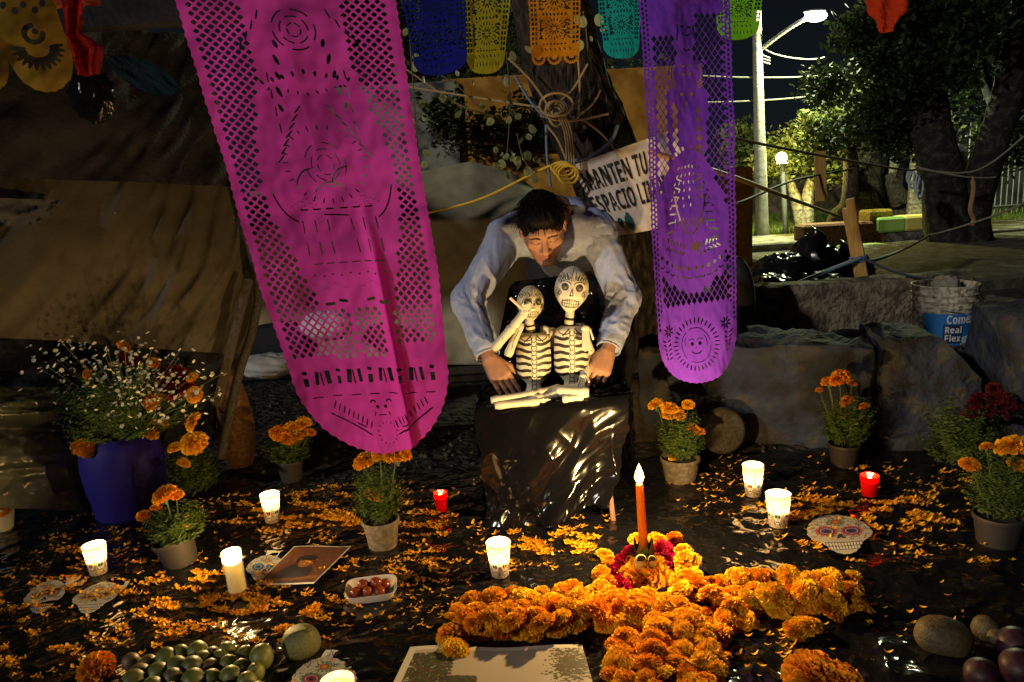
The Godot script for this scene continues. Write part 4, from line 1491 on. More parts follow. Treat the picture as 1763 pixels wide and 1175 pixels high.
func skull_print(big: bool) -> ImageTexture:
	var p := Pic.new(192, 256, Color.WHITE)
	p.im.fill(lin(0.66, 0.63, 0.5) if big else lin(0.60, 0.55, 0.36))
	var k := lin(0.015, 0.013, 0.01)
	for s in [-1.0, 1.0]:
		var ex: float = 96 + s * 40.0
		p.e(ex, 106, 16 if big else 21, 16 if big else 20, k if not big else lin(0.10, 0.09, 0.05))
		p.ring(ex, 106, 18 if big else 24, 18 if big else 23, 2.5, k)
		p.e(ex, 106, 10, 10, lin(0.2, 0.18, 0.1))
		p.e(ex - 2, 105, 6, 6, k)
		if big:
			p.ring(ex, 92, 30, 16, 2.5, k, PI * 1.05, PI * 1.95)
		else:
			p.ring(ex, 112, 33, 36, 2.5, k, PI * 0.9, PI * 1.8)
			p.ring(ex + s * 30, 150, 12, 26, 2.5, k)
		for j in 6:
			p.l(ex + s * (24 + j * 2), 124 + j * 7, ex + s * (44 + j * 3), 118 + j * 9, 1.6, k)
		for j in 5:
			p.l(96 + s * (10 + j * 16), 70 - j * 2, 96 + s * (16 + j * 20), 26 + j * 8, 2.0, k)
			p.ring(96 + s * (22 + j * 14), 52 + j * 4, 5, 14, 1.4, k, 0.0, PI * 1.2)
	for s in [-1.0, 1.0]:
		for j in 7:
			var fx: float = 96 + s * (8 + j * 11)
			p.ring(fx + s * 14, 84 - j * 3, 14, 34 + j * 2, 1.1, k, PI * (1.05 if s > 0 else 1.55), PI * (1.45 if s > 0 else 1.95))
			p.l(96 + s * (62 + j * 2), 150 + j * 6, 96 + s * (76 + j), 142 + j * 7, 1.1, k)
		p.ring(96 + s * 66, 140, 9, 12, 1.4, k)
		p.ring(96 + s * 66, 140, 4, 6, 1.2, k)
	p.l(96, 8, 90, 40, 2.0, k)
	p.l(90, 40, 97, 70, 2.0, k)
	p.l(96, 112, 86, 150, 2.2, k)
	p.l(96, 112, 106, 150, 2.2, k)
	p.e(92, 148, 4, 6, k)
	p.e(101, 148, 4, 6, k)
	for j in 3:
		p.l(50, 178 + j * 17, 142, 178 + j * 17, 1.8, k)
	for j in 8:
		p.l(50 + j * 13, 176, 53 + j * 12.3, 214, 1.8, k)
	p.ring(96, 195, 50, 24, 1.8, k)
	return p.tex()


func rib_print(flip: float) -> ImageTexture:
	var p := Pic.new(192, 320, Color.WHITE)
	p.im.fill(lin(0.64, 0.59, 0.42))
	var k := lin(0.012, 0.011, 0.01)
	for j in 6:
		var y := 52 + j * 35.0
		for s in [-1.0, 1.0]:
			for m in 9:
				var u := m / 8.0
				p.l(96 + s * (22 + u * 66), y - 5 * u * flip + 4 * sin(u * 5 + j), 96 + s * (30 + u * 66), y - 5 * u * flip + 4 * sin(u * 5 + j), 8.0 - 2.0 * absf(u - 0.4), k)
			p.e(96 + s * rr(35, 75), y + 18, 2, 2, lin(0.2, 0.15, 0.08))
	for j in 13:
		var y := 18 + j * 23.0
		p.ring(96, y + 11, 14, 12, 2.2, k, PI * 0.2, PI * 0.8)
		p.l(82 + 2 * sin(j * 2.0), y, 85, y + 18, 2.2, k)
		p.l(110 + 2 * sin(j * 1.7), y, 107, y + 18, 2.2, k)
	for s in [-1.0, 1.0]:
		p.ring(96 + s * 40, 20, 30, 14, 2.5, k, 0, PI)
		p.l(96 + s * 16, 10, 96 + s * 50, 40, 3, k)
	return p.tex()


func front_map(mb: MB, lo: Vector2, hi: Vector2) -> void:
	for k in mb.v.size():
		mb.uv[k] = Vector2((mb.v[k].x - lo.x) / (hi.x - lo.x), 1.0 - (mb.v[k].y - lo.y) / (hi.y - lo.y))


func bone(mb: MB, a: Vector3, b: Vector3, r: float, wide := 1.5) -> void:
	var d := (b - a)
	var p := []
	var rad := []
	for k in 9:
		var u := k / 8.0
		p.append(a + d * u)
		rad.append(r * (1.0 + (wide - 1.0) * pow(absf(u - 0.5) * 2.0, 3.0)) * (0.65 if k == 0 or k == 8 else 1.0))
	mb.tube(p, rad, 10)


func skeletons() -> void:
	var bone_m := mat(lin(0.62, 0.59, 0.46), 0.55)
	var ink := mat(lin(0.014, 0.012, 0.01), 0.7)
	var d := 2.70
	var s := ppm(at(950, 600, d))
	var tilt := Basis(Vector3.BACK, deg_to_rad(-2.0))
	for who in 2:
		var hx := 913.0 if who == 0 else 984.0
		var hy := 523.0 if who == 0 else 499.0
		var hw := (23.0 if who == 0 else 29.0) / s
		var hh := (31.0 if who == 0 else 40.0) / s
		var tx := 914.0 if who == 0 else 979.0
		var ty := 570.0 if who == 0 else 562.0
		var base := at(tx + 4, 680, d)
		base.y = 0.44
		var o := thing("papier_mache_skeleton", base, "shorter cream papier mache skeleton on the left raising a cigarette to its teeth" if who == 0 else "taller white papier mache skeleton with a long skull sitting on the right", "skeleton figure", "pair of papier mache skeletons")
		# skull
		var mb := MB.new()
		mb.ell(Vector3.ZERO, Vector3.ONE, 30, 24)
		for k in mb.v.size():
			var q := mb.v[k]
			var jaw := smoothstep(0.1, 1.0, -q.y)
			q.x *= 1.0 - 0.34 * jaw
			q.z *= 1.0 - 0.12 * jaw
			if q.z > 0:
				q.z *= 0.86
			q.z += 0.10 * exp(-pow(q.y + 0.62, 2) / 0.05) * maxf(0, q.z) + 0.14 * exp(-(pow(q.y + 0.05, 2) / 0.03 + q.x * q.x / 0.012)) * float(q.z > 0)
			q.z -= 0.12 * float(q.z > 0) * exp(-(pow(q.y - 0.13, 2) / 0.04 + pow(absf(q.x) - 0.42, 2) / 0.04))
			mb.v[k] = Vector3(q.x * hw, q.y * hh, q.z * hw * 1.05)
		front_map(mb, Vector2(-hw, -hh), Vector2(hw, hh))
		var sm := mat(Color.WHITE, 0.5)
		sm.albedo_texture = skull_print(who == 1)
		var hb := Basis(Vector3.UP, deg_to_rad(14.0 if who == 0 else -4.0)) * Basis(Vector3.BACK, deg_to_rad(-4.0 if who == 0 else -9.0))
		var sk := part("skull", mb.commit(), sm, o, at(hx, hy, d) - base, hb)
		for e in [-1.0, 1.0]:
			mb = MB.new()
			mb.ell(Vector3(e * 0.42 * hw, 0.17 * hh, hw * 0.72), Vector3(0.15 * hw, 0.11 * hh, 0.09 * hw), 12, 8)
			part("eye_boss", mb.commit(), mat(lin(0.09, 0.08, 0.05), 0.4), sk)
		# neck with painted rings
		mb = MB.new()
		var n0 := at(hx - 2, hy + hh * s * 0.9, d) - base
		var n1 := at(tx, ty, d) - base
		mb.tube([n0, n1], [0.016, 0.018], 12)
		part("neck", mb.commit(), bone_m, o)
		mb = MB.new()
		for k in 2:
			var c := n0.lerp(n1, 0.45 + 0.4 * k)
			mb.tube([c, c + (n1 - n0) * 0.14], [0.0185], 12)
		part("neck_ring", mb.commit(), ink, o)
		# rib cage down to the waist
		var hgt := (680.0 - ty) / s
		var prof := [[0.0, 15.0, 0.0], [0.04, 26.0, 0.0], [0.12, 29.0, 0.0], [0.35, 30.0, 0.0], [0.6, 30.0, 0.0], [0.70, 27.0, 0.0], [0.77, 18.0, 0.0], [0.83, 12.5, 0.0], [0.9, 13.5, 0.0], [1.0, 19.0, 0.0]]
		mb = MB.new()
		var ring := []
		for k in 41:
			var q := k / 40.0
			ring.append(Vector2(poly(prof, q).x / s, hgt * (1.0 - q)))
		mb.lathe(ring, 30)
		for k in mb.v.size():
			mb.v[k].z *= 0.62
		front_map(mb, Vector2(-30 / s, hgt * 0.02), Vector2(30 / s, hgt))
		var rm := mat(Color.WHITE, 0.55)
		rm.albedo_texture = rib_print(1.0 if who == 0 else -0.6)
		part("rib_cage", mb.commit(), rm, o, Vector3(at(tx, ty, d).x - base.x, 0, 0), tilt)
		# limbs
		var arms := []
		if who == 0:
			arms = [[[851, 600, 2.66], [884, 562, 2.6], 7.5], [[884, 562, 2.6], [903, 538, 2.56], 7.0], [[874, 614, 2.64], [897, 556, 2.66], 7.0], [[933, 567, 2.73], [968, 576, 2.77], 7.0], [[962, 570, 2.76], [1006, 563, 2.78], 7.0]]
		else:
			arms = [[[953, 568, 2.72], [948, 596, 2.76], 7.0], [[1003, 568, 2.72], [1019, 612, 2.74], 7.5], [[1019, 612, 2.74], [1004, 650, 2.66], 7.0]]
		for a in arms:
			mb = MB.new()
			var a0 := at(a[0][0], a[0][1], a[0][2]) - base
			var a1 := at(a[1][0], a[1][1], a[1][2]) - base
			bone(mb, a0, a1, a[2] / s, 1.35)
			part("arm_bone", mb.commit(), bone_m, o)
			mb = MB.new()
			mb.tube([a0.lerp(a1, 0.12) + Vector3(0.006, 0, a[2] / s * 0.93), a0.lerp(a1, 0.5) + Vector3(-0.003, 0, a[2] / s * 0.93), a0.lerp(a1, 0.88) + Vector3(0.006, 0, a[2] / s * 0.93)], [0.0016], 5)
			part("painted_line", mb.commit(), ink, o)
		var hp := [[903, 538, 2.555, 906, 524, 2.55], [1008, 566, 2.62, 1010, 606, 2.60]] if who == 0 else [[1004, 650, 2.64, 1000, 668, 2.6]]
		for w in hp:
			mb = MB.new()
			var w0 := at(w[0], w[1], w[2]) - base
			var w1 := at(w[3], w[4], w[5]) - base
			for k in 4:
				var off := Vector3((k - 1.5) * 0.0085, 0, 0)
				bone(mb, w0 + off * 0.6, w1 + off + Vector3(0, 0.004 * absf(k - 1.3), 0), 0.0042, 1.3)
			mb.ell(w0, Vector3(0.016, 0.012, 0.008), 12, 8)
			bone(mb, w0 + Vector3(0.015, 0.0, 0.004), w0.lerp(w1, 0.5) + Vector3(0.026, 0, 0.004), 0.004, 1.2)
			part("hand", mb.commit(), bone_m, o)
		if who == 0:
			mb = MB.new()
			mb.tube([at(878, 513, 2.54) - base, at(899, 532, 2.55) - base], [0.0052], 10)
			part("cigarette", mb.commit(), mat(lin(0.75, 0.55, 0.47), 0.8), o)
		var legs := [[[845, 690, 2.555], [925, 678, 2.6], 6.0], [[925, 678, 2.6], [965, 668, 2.64], 6.5], [[852, 703, 2.545], [928, 694, 2.565], 6.0], [[898, 682, 2.6], [935, 687, 2.58], 7.0]] if who == 0 else [[[930, 690, 2.58], [962, 676, 2.6], 6.5], [[957, 674, 2.6], [1014, 676, 2.57], 8.0], [[968, 688, 2.57], [1004, 683, 2.57], 6.0], [[950, 672, 2.62], [1000, 666, 2.63], 6.0]]
		for a in legs:
			mb = MB.new()
			var a0 := at(a[0][0], a[0][1], a[0][2])
			var a1 := at(a[1][0], a[1][1], a[1][2])
			a0.y = maxf(a0.y, 0.45)
			a1.y = maxf(a1.y, 0.45)
			bone(mb, a0 - base, a1 - base, a[2] / s, 1.5)
			part("leg_bone", mb.commit(), bone_m, o)
			mb = MB.new()
			var up := Vector3(0, a[2] / s * 0.6, a[2] / s * 0.72)
			mb.tube([a0.lerp(a1, 0.15) - base + up, a0.lerp(a1, 0.5) - base + up * 0.93, a0.lerp(a1, 0.85) - base + up], [0.0015], 5)
			part("painted_line", mb.commit(), ink, o)


func hand(mb: MB, wrist: Vector3, dir: Vector3, back: Vector3, thumb: float, curl: float, arm: Vector3) -> void:
	var y := dir.normalized()
	var z := (back - y * back.dot(y)).normalized()
	var x := y.cross(z)
	var fr := Basis(x, y, z)
	var f := Field.new(wrist - Vector3.ONE * 0.16, wrist + Vector3.ONE * 0.16, 0.0032)
	f.cap(wrist + (arm - wrist).normalized() * 0.10, wrist, 0.029, 0.025, 0.02)
	for k in 4:
		var kx := (k - 1.5) * 0.0205 * -thumb
		var kn := Vector3(kx, 0.088 - 0.006 * absf(k - 1.2), 0.004 - 0.003 * absf(k - 1.4))
		f.cap(wrist + fr * Vector3(kx * 0.55, 0.01, 0), wrist + fr * kn, 0.0155, 0.0128, 0.014)
	f.ell(wrist + fr * Vector3(0, 0.05, -0.006), Vector3(0.034, 0.045, 0.013), fr, 0.014)
	for k in 4:
		var kx := (k - 1.5) * 0.0205 * -thumb
		var kn := Vector3(kx, 0.088 - 0.006 * absf(k - 1.2), 0.004 - 0.003 * absf(k - 1.4))
		var ang := curl * 0.55 + 0.06 * k
		var len0: float = [0.042, 0.046, 0.043, 0.034][k]
		var p0 := kn
		for j in 3:
			var l: float = len0 * [1.0, 0.62, 0.5][j]
			var dv := Vector3(kx * 0.6 * (1.0 if j == 0 else 0.3), cos(ang), -sin(ang)).normalized()
			var p1 := p0 + dv * l
			f.cap(wrist + fr * p0, wrist + fr * p1, [0.0096, 0.0088, 0.0082][j], [0.0088, 0.0082, 0.0070][j], 0.004)
			p0 = p1
			ang += curl * [0.75, 0.55, 0.0][j]
	# thumb leaves the side of the palm near its base
	var t0 := Vector3(thumb * 0.026, 0.025, -0.006)
	var t1 := t0 + Vector3(thumb * 0.024, 0.036, -0.012)
	var t2 := t1 + Vector3(thumb * 0.006, 0.028, -0.016)
	var t3 := t2 + Vector3(-thumb * 0.002, 0.022, -0.010)
	f.cap(wrist + fr * t0, wrist + fr * t1, 0.015, 0.0115, 0.012)
	f.cap(wrist + fr * t1, wrist + fr * t2, 0.0112, 0.0098, 0.004)
	f.cap(wrist + fr * t2, wrist + fr * t3, 0.0098, 0.0078, 0.004)
	f.rough(nz.a, 0.0006, Vector3.ONE * 120)
	f.mesh(mb, func(q: Vector3) -> Color:
		var v: float = 0.9 + 0.2 * nz.a.get_noise_3dv(q * 60)
		return Color(0.40 * v, 0.21 * v, 0.125 * v))


func man() -> void:
	var c7 := at(952, 378, 3.0)
	var mid := at(972, 402, 3.22)
	var hip := at(985, 450, 3.48)
	var sr := at(872, 410, 2.98)
	var sl := at(1026, 398, 2.98)
	var er := at(806, 518, 2.88)
	var el := at(1074, 514, 2.90)
	var wr := at(842, 618, 2.72)
	var wl := at(1046, 606, 2.73)
	var base := Vector3(hip.x, 0, hip.z)
	var o := thing("person", base, "dark haired person in a pale blue shirt bending over the skeletons with both hands down", "person")
	# skin: one continuous figure
	var mb := MB.new()
	mb.t = Transform3D(Basis(), -base)
	var skin := Color(0.40, 0.21, 0.125)
	mb.col = skin
	var f := Field.new(Vector3(-0.35, -0.02, -3.75), Vector3(0.75, 1.25, -2.62), 0.018)
	f.cap(c7, mid, 0.10, 0.11, 0.05)
	f.cap(mid, hip, 0.11, 0.12, 0.05)
	f.cap(sr, sl, 0.055, 0.055, 0.04)
	f.cap(sr, er, 0.042, 0.036, 0.02)
	f.cap(sl, el, 0.042, 0.036, 0.02)
	f.cap(er, wr, 0.036, 0.025, 0.02)
	f.cap(el, wl, 0.036, 0.025, 0.02)
	var kr := Vector3(hip.x - 0.17, 0.48, -3.28)
	var kl := Vector3(hip.x + 0.16, 0.48, -3.26)
	var ar := Vector3(hip.x - 0.18, 0.07, -3.46)
	var al := Vector3(hip.x + 0.17, 0.07, -3.44)
	f.cap(hip + Vector3(-0.09, -0.03, 0), kr, 0.075, 0.05, 0.03)
	f.cap(hip + Vector3(0.09, -0.03, 0), kl, 0.075, 0.05, 0.03)
	f.cap(kr, ar, 0.05, 0.035, 0.02)
	f.cap(kl, al, 0.05, 0.035, 0.02)
	f.mesh(mb)
	hand(mb, wr, at(872, 664, 2.665) - wr, Vector3(-0.05, 0.45, 0.9), -1.0, 0.42, er)
	hand(mb, wl, at(1026, 652, 2.66) - wl, Vector3(0.1, 0.5, 0.85), 1.0, 0.95, el)
	# head
	var hc := at(934, 392, 2.80)
	var fw := Vector3(0.02, -0.60, 0.80).normalized()
	var up := (Vector3(-0.10, 0.80, 0.60) - fw * fw.dot(Vector3(-0.10, 0.80, 0.60))).normalized()
	var hb := Basis(up.cross(fw), up, fw)
	var H := func(x: float, y: float, z: float) -> Vector3: return hc + hb * Vector3(x, y, z)
	f = Field.new(hc - Vector3.ONE * 0.19, hc + Vector3.ONE * 0.17, 0.0042)
	f.ell(H.call(0, 0.022, -0.02), Vector3(0.076, 0.092, 0.096), hb, 0.0)
	f.ell(H.call(0, -0.035, 0.028), Vector3(0.061, 0.082, 0.060), hb, 0.03)
	for s in [-1.0, 1.0]:
		f.cap(H.call(s * 0.056, -0.055, -0.005), H.call(s * 0.022, -0.102, 0.052), 0.018, 0.018, 0.025)
		f.ell(H.call(s * 0.043, -0.022, 0.060), Vector3(0.021, 0.017, 0.016), hb, 0.02)
	f.cap(H.call(-0.008, -0.108, 0.066), H.call(0.008, -0.108, 0.066), 0.019, 0.019, 0.02)
	f.cap(H.call(-0.042, 0.024, 0.068), H.call(0.042, 0.024, 0.068), 0.014, 0.014, 0.015)
	for s in [-1.0, 1.0]:
		f.ell(H.call(s * 0.031, 0.004, 0.092), Vector3(0.021, 0.012, 0.015), hb, 0.010, true)
		f.ell(H.call(s * 0.031, 0.002, 0.074), Vector3(0.0145, 0.0115, 0.0125), hb, 0.004)
	f.cap(H.call(0, 0.014, 0.080), H.call(0, -0.030, 0.104), 0.008, 0.0115, 0.010)
	f.cap(H.call(0, -0.030, 0.104), H.call(0, -0.036, 0.098), 0.012, 0.011, 0.006)
	for s in [-1.0, 1.0]:
		f.ell(H.call(s * 0.0145, -0.036, 0.092), Vector3(0.0085, 0.0085, 0.012), hb, 0.005)
		f.ell(H.call(s * 0.0075, -0.045, 0.098), Vector3(0.0045, 0.003, 0.006), hb, 0.003, true)
	f.cap(H.call(-0.021, -0.066, 0.080), H.call(0.0, -0.062, 0.090), 0.0055, 0.0075, 0.006)
	f.cap(H.call(0.021, -0.066, 0.080), H.call(0.0, -0.062, 0.090), 0.0055, 0.0075, 0.006)
	f.cap(H.call(-0.018, -0.079, 0.080), H.call(0.018, -0.079, 0.080), 0.0075, 0.0075, 0.006)
	f.cap(H.call(0, -0.080, 0.086), H.call(0, -0.080, 0.084), 0.008, 0.008, 0.008)
	f.cap(H.call(-0.019, -0.0715, 0.090), H.call(0.019, -0.0715, 0.090), 0.0030, 0.0030, 0.003, true)
	for s in [-1.0, 1.0]:
		f.ell(H.call(s * 0.079, -0.012, -0.010), Vector3(0.010, 0.031, 0.019), hb * Basis(Vector3.UP, s * 0.35), 0.008)
		f.ell(H.call(s * 0.088, -0.010, 0.000), Vector3(0.006, 0.016, 0.009), hb, 0.004, true)
	f.cap(H.call(0, -0.05, -0.03), c7, 0.055, 0.06, 0.03)
	f.mesh(mb, func(q: Vector3) -> Color:
		var l := hb.transposed() * (q - hc)
		var c := Color(0.42, 0.215, 0.125)
		var n: float = nz.a.get_noise_3dv(l * 70)
		c = c * (0.94 + 0.16 * n)
		if absf(l.x) < 0.024 and l.y < -0.056 and l.y > -0.088 and l.z > 0.07:
			c = Color(0.33, 0.12, 0.085)
		var eb := absf(absf(l.x) - 0.033)
		if eb < 0.021 and absf(l.y - 0.022 + eb * 0.16) < 0.0052 and l.z > 0.05:
			c = Color(0.02, 0.014, 0.01)
		if eb < 0.016 and absf(l.y + 0.0045 - eb * 0.1) < 0.0020 and l.z > 0.05:
			c = Color(0.02, 0.012, 0.01)
		var beard := smoothstep(-0.055, -0.09, l.y) * smoothstep(0.025, 0.045, l.z + absf(l.x)) * (0.22 + 0.15 * n)
		c = c.lerp(Color(0.10, 0.07, 0.055), clampf(beard, 0, 1))
		c.a = 1.0
		return c)
	part("body", mb.commit(true), M.flesh, o)
	# hair
	mb = MB.new()
	mb.t = Transform3D(Basis(), -base)
	f = Field.new(hc - Vector3.ONE * 0.18, hc + Vector3.ONE * 0.18, 0.0045)
	f.ell(H.call(0, 0.034, -0.022), Vector3(0.087, 0.098, 0.106), hb, 0.0)
	f.ell(H.call(0, -0.01, -0.05), Vector3(0.080, 0.085, 0.078), hb, 0.02)
	f.ell(H.call(0, 0.082, 0.045), Vector3(0.058, 0.036, 0.045), hb, 0.02)
	f.ell(H.call(0, -0.055, 0.105), Vector3(0.070, 0.116, 0.072), hb, 0.012, true)
	f.ell(H.call(0.0, -0.10, 0.02), Vector3(0.12, 0.085, 0.07), hb, 0.012, true)
	for z in f.nz:
		for y in f.ny:
			for x in f.nx:
				var k: int = (z * f.ny + y) * f.nx + x
				if absf(f.f[k]) < 0.03:
					var l := hb.transposed() * (f.o + Vector3(x, y, z) * f.h - hc)
					var ang := atan2(l.x, l.z + 0.03)
					f.f[k] += 0.0055 * nz.ridge.get_noise_3d(ang * 7.0, l.length() * 12.0, l.y * 9.0) + 0.006 * nz.a.get_noise_3d(l.x * 55, l.y * 18, l.z * 18)
	f.mesh(mb)
	for k in 420:
		var a := rng.randfn(0.0, 1.2)
		var e := rr(0.2, 1.45)
		var n0 := Vector3(sin(a) * cos(e) * 0.084, 0.034 + sin(e) * 0.095, -0.02 + cos(a) * cos(e) * 0.102)
		var sw := Vector3(n0.x * 0.5 + rr(-0.01, 0.01), -0.004 + rr(-0.014, 0.008), rr(0.004, 0.02))
		mb.tube([H.call(n0.x, n0.y, n0.z), H.call(n0.x * 1.05 + sw.x * 0.4, n0.y * 1.03 + 0.003 + sw.y * 0.3, n0.z + 0.006 + sw.z * 0.6), H.call(n0.x * 1.04 + sw.x * 0.7, n0.y + sw.y * 1.4, n0.z + sw.z * 1.3 + 0.006)], [0.0013, 0.0012, 0.0003], 4)
	part("hair", mb.commit(), mat(lin(0.006, 0.005, 0.005), 0.6, 0.2), o)
	# shirt
	mb = MB.new()
	mb.t = Transform3D(Basis(), -base)
	f = Field.new(Vector3(-0.16, 0.66, -3.68), Vector3(0.52, 1.22, -2.80), 0.0115)
	var chest := c7.lerp(mid, 0.3) + Vector3(0, -0.05, 0)
	f.cap(c7 + Vector3(0, -0.035, -0.03), mid, 0.115, 0.145, 0.05)
	f.cap(mid, hip, 0.145, 0.15, 0.05)
	f.cap(sr + Vector3(0.02, 0, 0), sl + Vector3(-0.02, 0, 0), 0.076, 0.076, 0.06)
	f.ell(chest, Vector3(0.19, 0.10, 0.12), Basis(), 0.05)
	f.cap(c7 + Vector3(-0.05, 0.0, -0.02), sr, 0.078, 0.068, 0.05)
	f.cap(c7 + Vector3(0.05, 0.0, -0.02), sl, 0.088, 0.068, 0.05)
	f.cap(sr, sr.lerp(er, 0.25), 0.074, 0.068, 0.03)
	f.cap(sl, sl.lerp(el, 0.25), 0.074, 0.068, 0.03)
	f.cap(H.call(0, -0.06, -0.02), c7 + Vector3(0, 0.03, 0.05), 0.064, 0.062, 0.01, true)
	for z in f.nz:
		for y in f.ny:
			for x in f.nx:
				var k: int = (z * f.ny + y) * f.nx + x
				if absf(f.f[k]) < 0.04:
					var q: Vector3 = f.o + Vector3(x, y, z) * f.h
					f.f[k] += 0.009 * nz.fold.get_noise_3d(q.x * 8.0 + q.y * 3.0, q.y * 9.0 - q.x * 4.0, q.z * 6.0) + 0.003 * nz.soft.get_noise_3dv(q * 14.0)
	f.mesh(mb)
	var shirt_m := worn([[0.3, lin(0.31, 0.37, 0.56)], [0.7, lin(0.37, 0.43, 0.63)]], 95, 0.02, 3.0, 0.85, 0.12, 6.0, 0.3)
	part("shirt", mb.commit(), shirt_m, o)
	for w in [[sr, er, wr, 1.0], [sl, el, wl, -1.0]]:
		var s0: Vector3 = w[0]
		var e0: Vector3 = w[1]
		var w0: Vector3 = w[2]
		var c0 := e0.lerp(w0, 0.84)
		var ax := (w0 - e0).normalized()
		var lo := s0.min(e0).min(w0) - Vector3.ONE * 0.11
		var hi := s0.max(e0).max(w0) + Vector3.ONE * 0.11
		mb = MB.new()
		mb.t = Transform3D(Basis(), -base)
		f = Field.new(lo, hi, 0.0068)
		f.cap(s0, e0, 0.074, 0.054, 0.0)
		f.cap(e0, c0, 0.054, 0.048, 0.03)
		f.cap(c0 - ax * 0.035, c0 + ax * 0.02, 0.0445, 0.0425, 0.003)
		f.cap(c0 + ax * 0.095, c0 + ax * 0.16, 0.085, 0.085, 0.003, true)
		var d1 := (e0 - s0)
		var d2 := (c0 - e0)
		var side := d1.cross(d2).normalized()
		for z in f.nz:
			for y in f.ny:
				for x in f.nx:
					var k: int = (z * f.ny + y) * f.nx + x
					if absf(f.f[k]) < 0.035:
						var q: Vector3 = f.o + Vector3(x, y, z) * f.h
						var u1 := clampf((q - s0).dot(d1) / d1.length_squared(), 0.0, 1.0)
						var u2 := clampf((q - e0).dot(d2) / d2.length_squared(), 0.0, 1.0)
						var p1 := q - s0 - d1 * u1
						var p2 := q - e0 - d2 * u2
						var first := p1.length_squared() < p2.length_squared()
						var r := p1 if first else p2
						var l := u1 * d1.length() if first else d1.length() + u2 * d2.length()
						var ph := atan2(r.dot(side), r.dot((d1 if first else d2).normalized().cross(side)))
						var de := absf(l - d1.length())
						var amp := 0.0035 + 0.0065 * exp(-de * de / 0.006) + 0.004 * exp(-pow(l - d1.length() - d2.length() + 0.06, 2) / 0.002) + 0.004 * exp(-l * l / 0.006)
						if l > d1.length() + d2.length() - 0.03:
							amp = 0.001
						var wav: float = nz.fold.get_noise_3d(l * 15.0 + 0.9 * sin(ph + 1.0) * (1.0 + 0.5 * w[3]), cos(ph) * 1.1, sin(ph) * 1.1 + w[3] * 7.0)
						var lng: float = nz.fold.get_noise_3d(l * 4.0 + 20.0, cos(ph) * 2.4, sin(ph) * 2.4)
						f.f[k] -= amp * (wav + 0.2) + 0.0025 * lng
		f.mesh(mb)
		part("sleeve", mb.commit(), shirt_m, o)
		# cuff edge with its button
		var cb := Basis(ax.cross(Vector3.UP).normalized(), ax, ax.cross(ax.cross(Vector3.UP)).normalized())
		var ring := []
		for k in 25:
			ring.append(c0 + ax * 0.028 - base + cb * Vector3(cos(TAU * k / 24) * 0.0445, 0, sin(TAU * k / 24) * 0.0445))
		mb = MB.new()
		mb.tube(ring, [0.0028], 6)
		part("cuff", mb.commit(), shirt_m, o)
	mb = MB.new()
	mb.t = Transform3D(Basis(), -base)
	for s in [-1.0, 1.0]:
		mb.grid(10, 4, func(u: float, v: float) -> Vector3:
			var a: float = lerpf(0.25, 2.5, u) * s
			var rad := 0.068 + 0.016 * v
			return c7 + Vector3(sin(a) * rad * 1.1, 0.022 - 0.026 * v - 0.055 * cos(a) * (-1.0 if cos(a) > 0 else 0.2) * -0.6, 0.0 + cos(a) * rad))
	part("collar", mb.commit(), shirt_m, o)
	# trousers and shoes
	mb = MB.new()
	mb.t = Transform3D(Basis(), -base)
	f = Field.new(Vector3(-0.25, 0.0, -3.78), Vector3(0.8, 1.1, -3.05), 0.014)
	f.cap(hip + Vector3(-0.06, 0.0, 0), hip + Vector3(0.06, 0.0, 0), 0.155, 0.155, 0.04)
	f.cap(hip + Vector3(-0.09, -0.03, 0), kr, 0.11, 0.085, 0.03)
	f.cap(hip + Vector3(0.09, -0.03, 0), kl, 0.11, 0.085, 0.03)
	f.cap(kr, ar + Vector3(0, 0.04, 0), 0.085, 0.07, 0.02)
	f.cap(kl, al + Vector3(0, 0.04, 0), 0.085, 0.07, 0.02)
	f.rough(nz.ridge, 0.014, Vector3(6, 5, 6))
	f.mesh(mb)
	part("trousers", mb.commit(), mat(lin(0.012, 0.012, 0.016), 0.85), o)
	for a in [ar, al]:
		mb = MB.new()
		mb.ell(Vector3(a.x, 0.045, a.z + 0.07) - base, Vector3(0.05, 0.045, 0.14), 16, 10)
		part("shoe", mb.commit(), mat(lin(0.01, 0.009, 0.008), 0.5), o)


func sheet_h(x: float, z: float) -> float:
	var a: float = nz.ridge.get_noise_2d(x * 1.1 + z * 0.6, z * 1.6 - x * 0.5)
	var b: float = nz.ridge.get_noise_2d(x * 3.3 - z * 1.2 + 7.0, z * 3.9 + x * 1.0)
	var c: float = nz.b.get_noise_2d(x * 9.0, z * 12.0)
	var right := smoothstep(0.4, 0.9, x)
	return 0.012 + a * (0.006 + 0.012 * right) + b * (0.005 + 0.007 * right) + c * 0.002


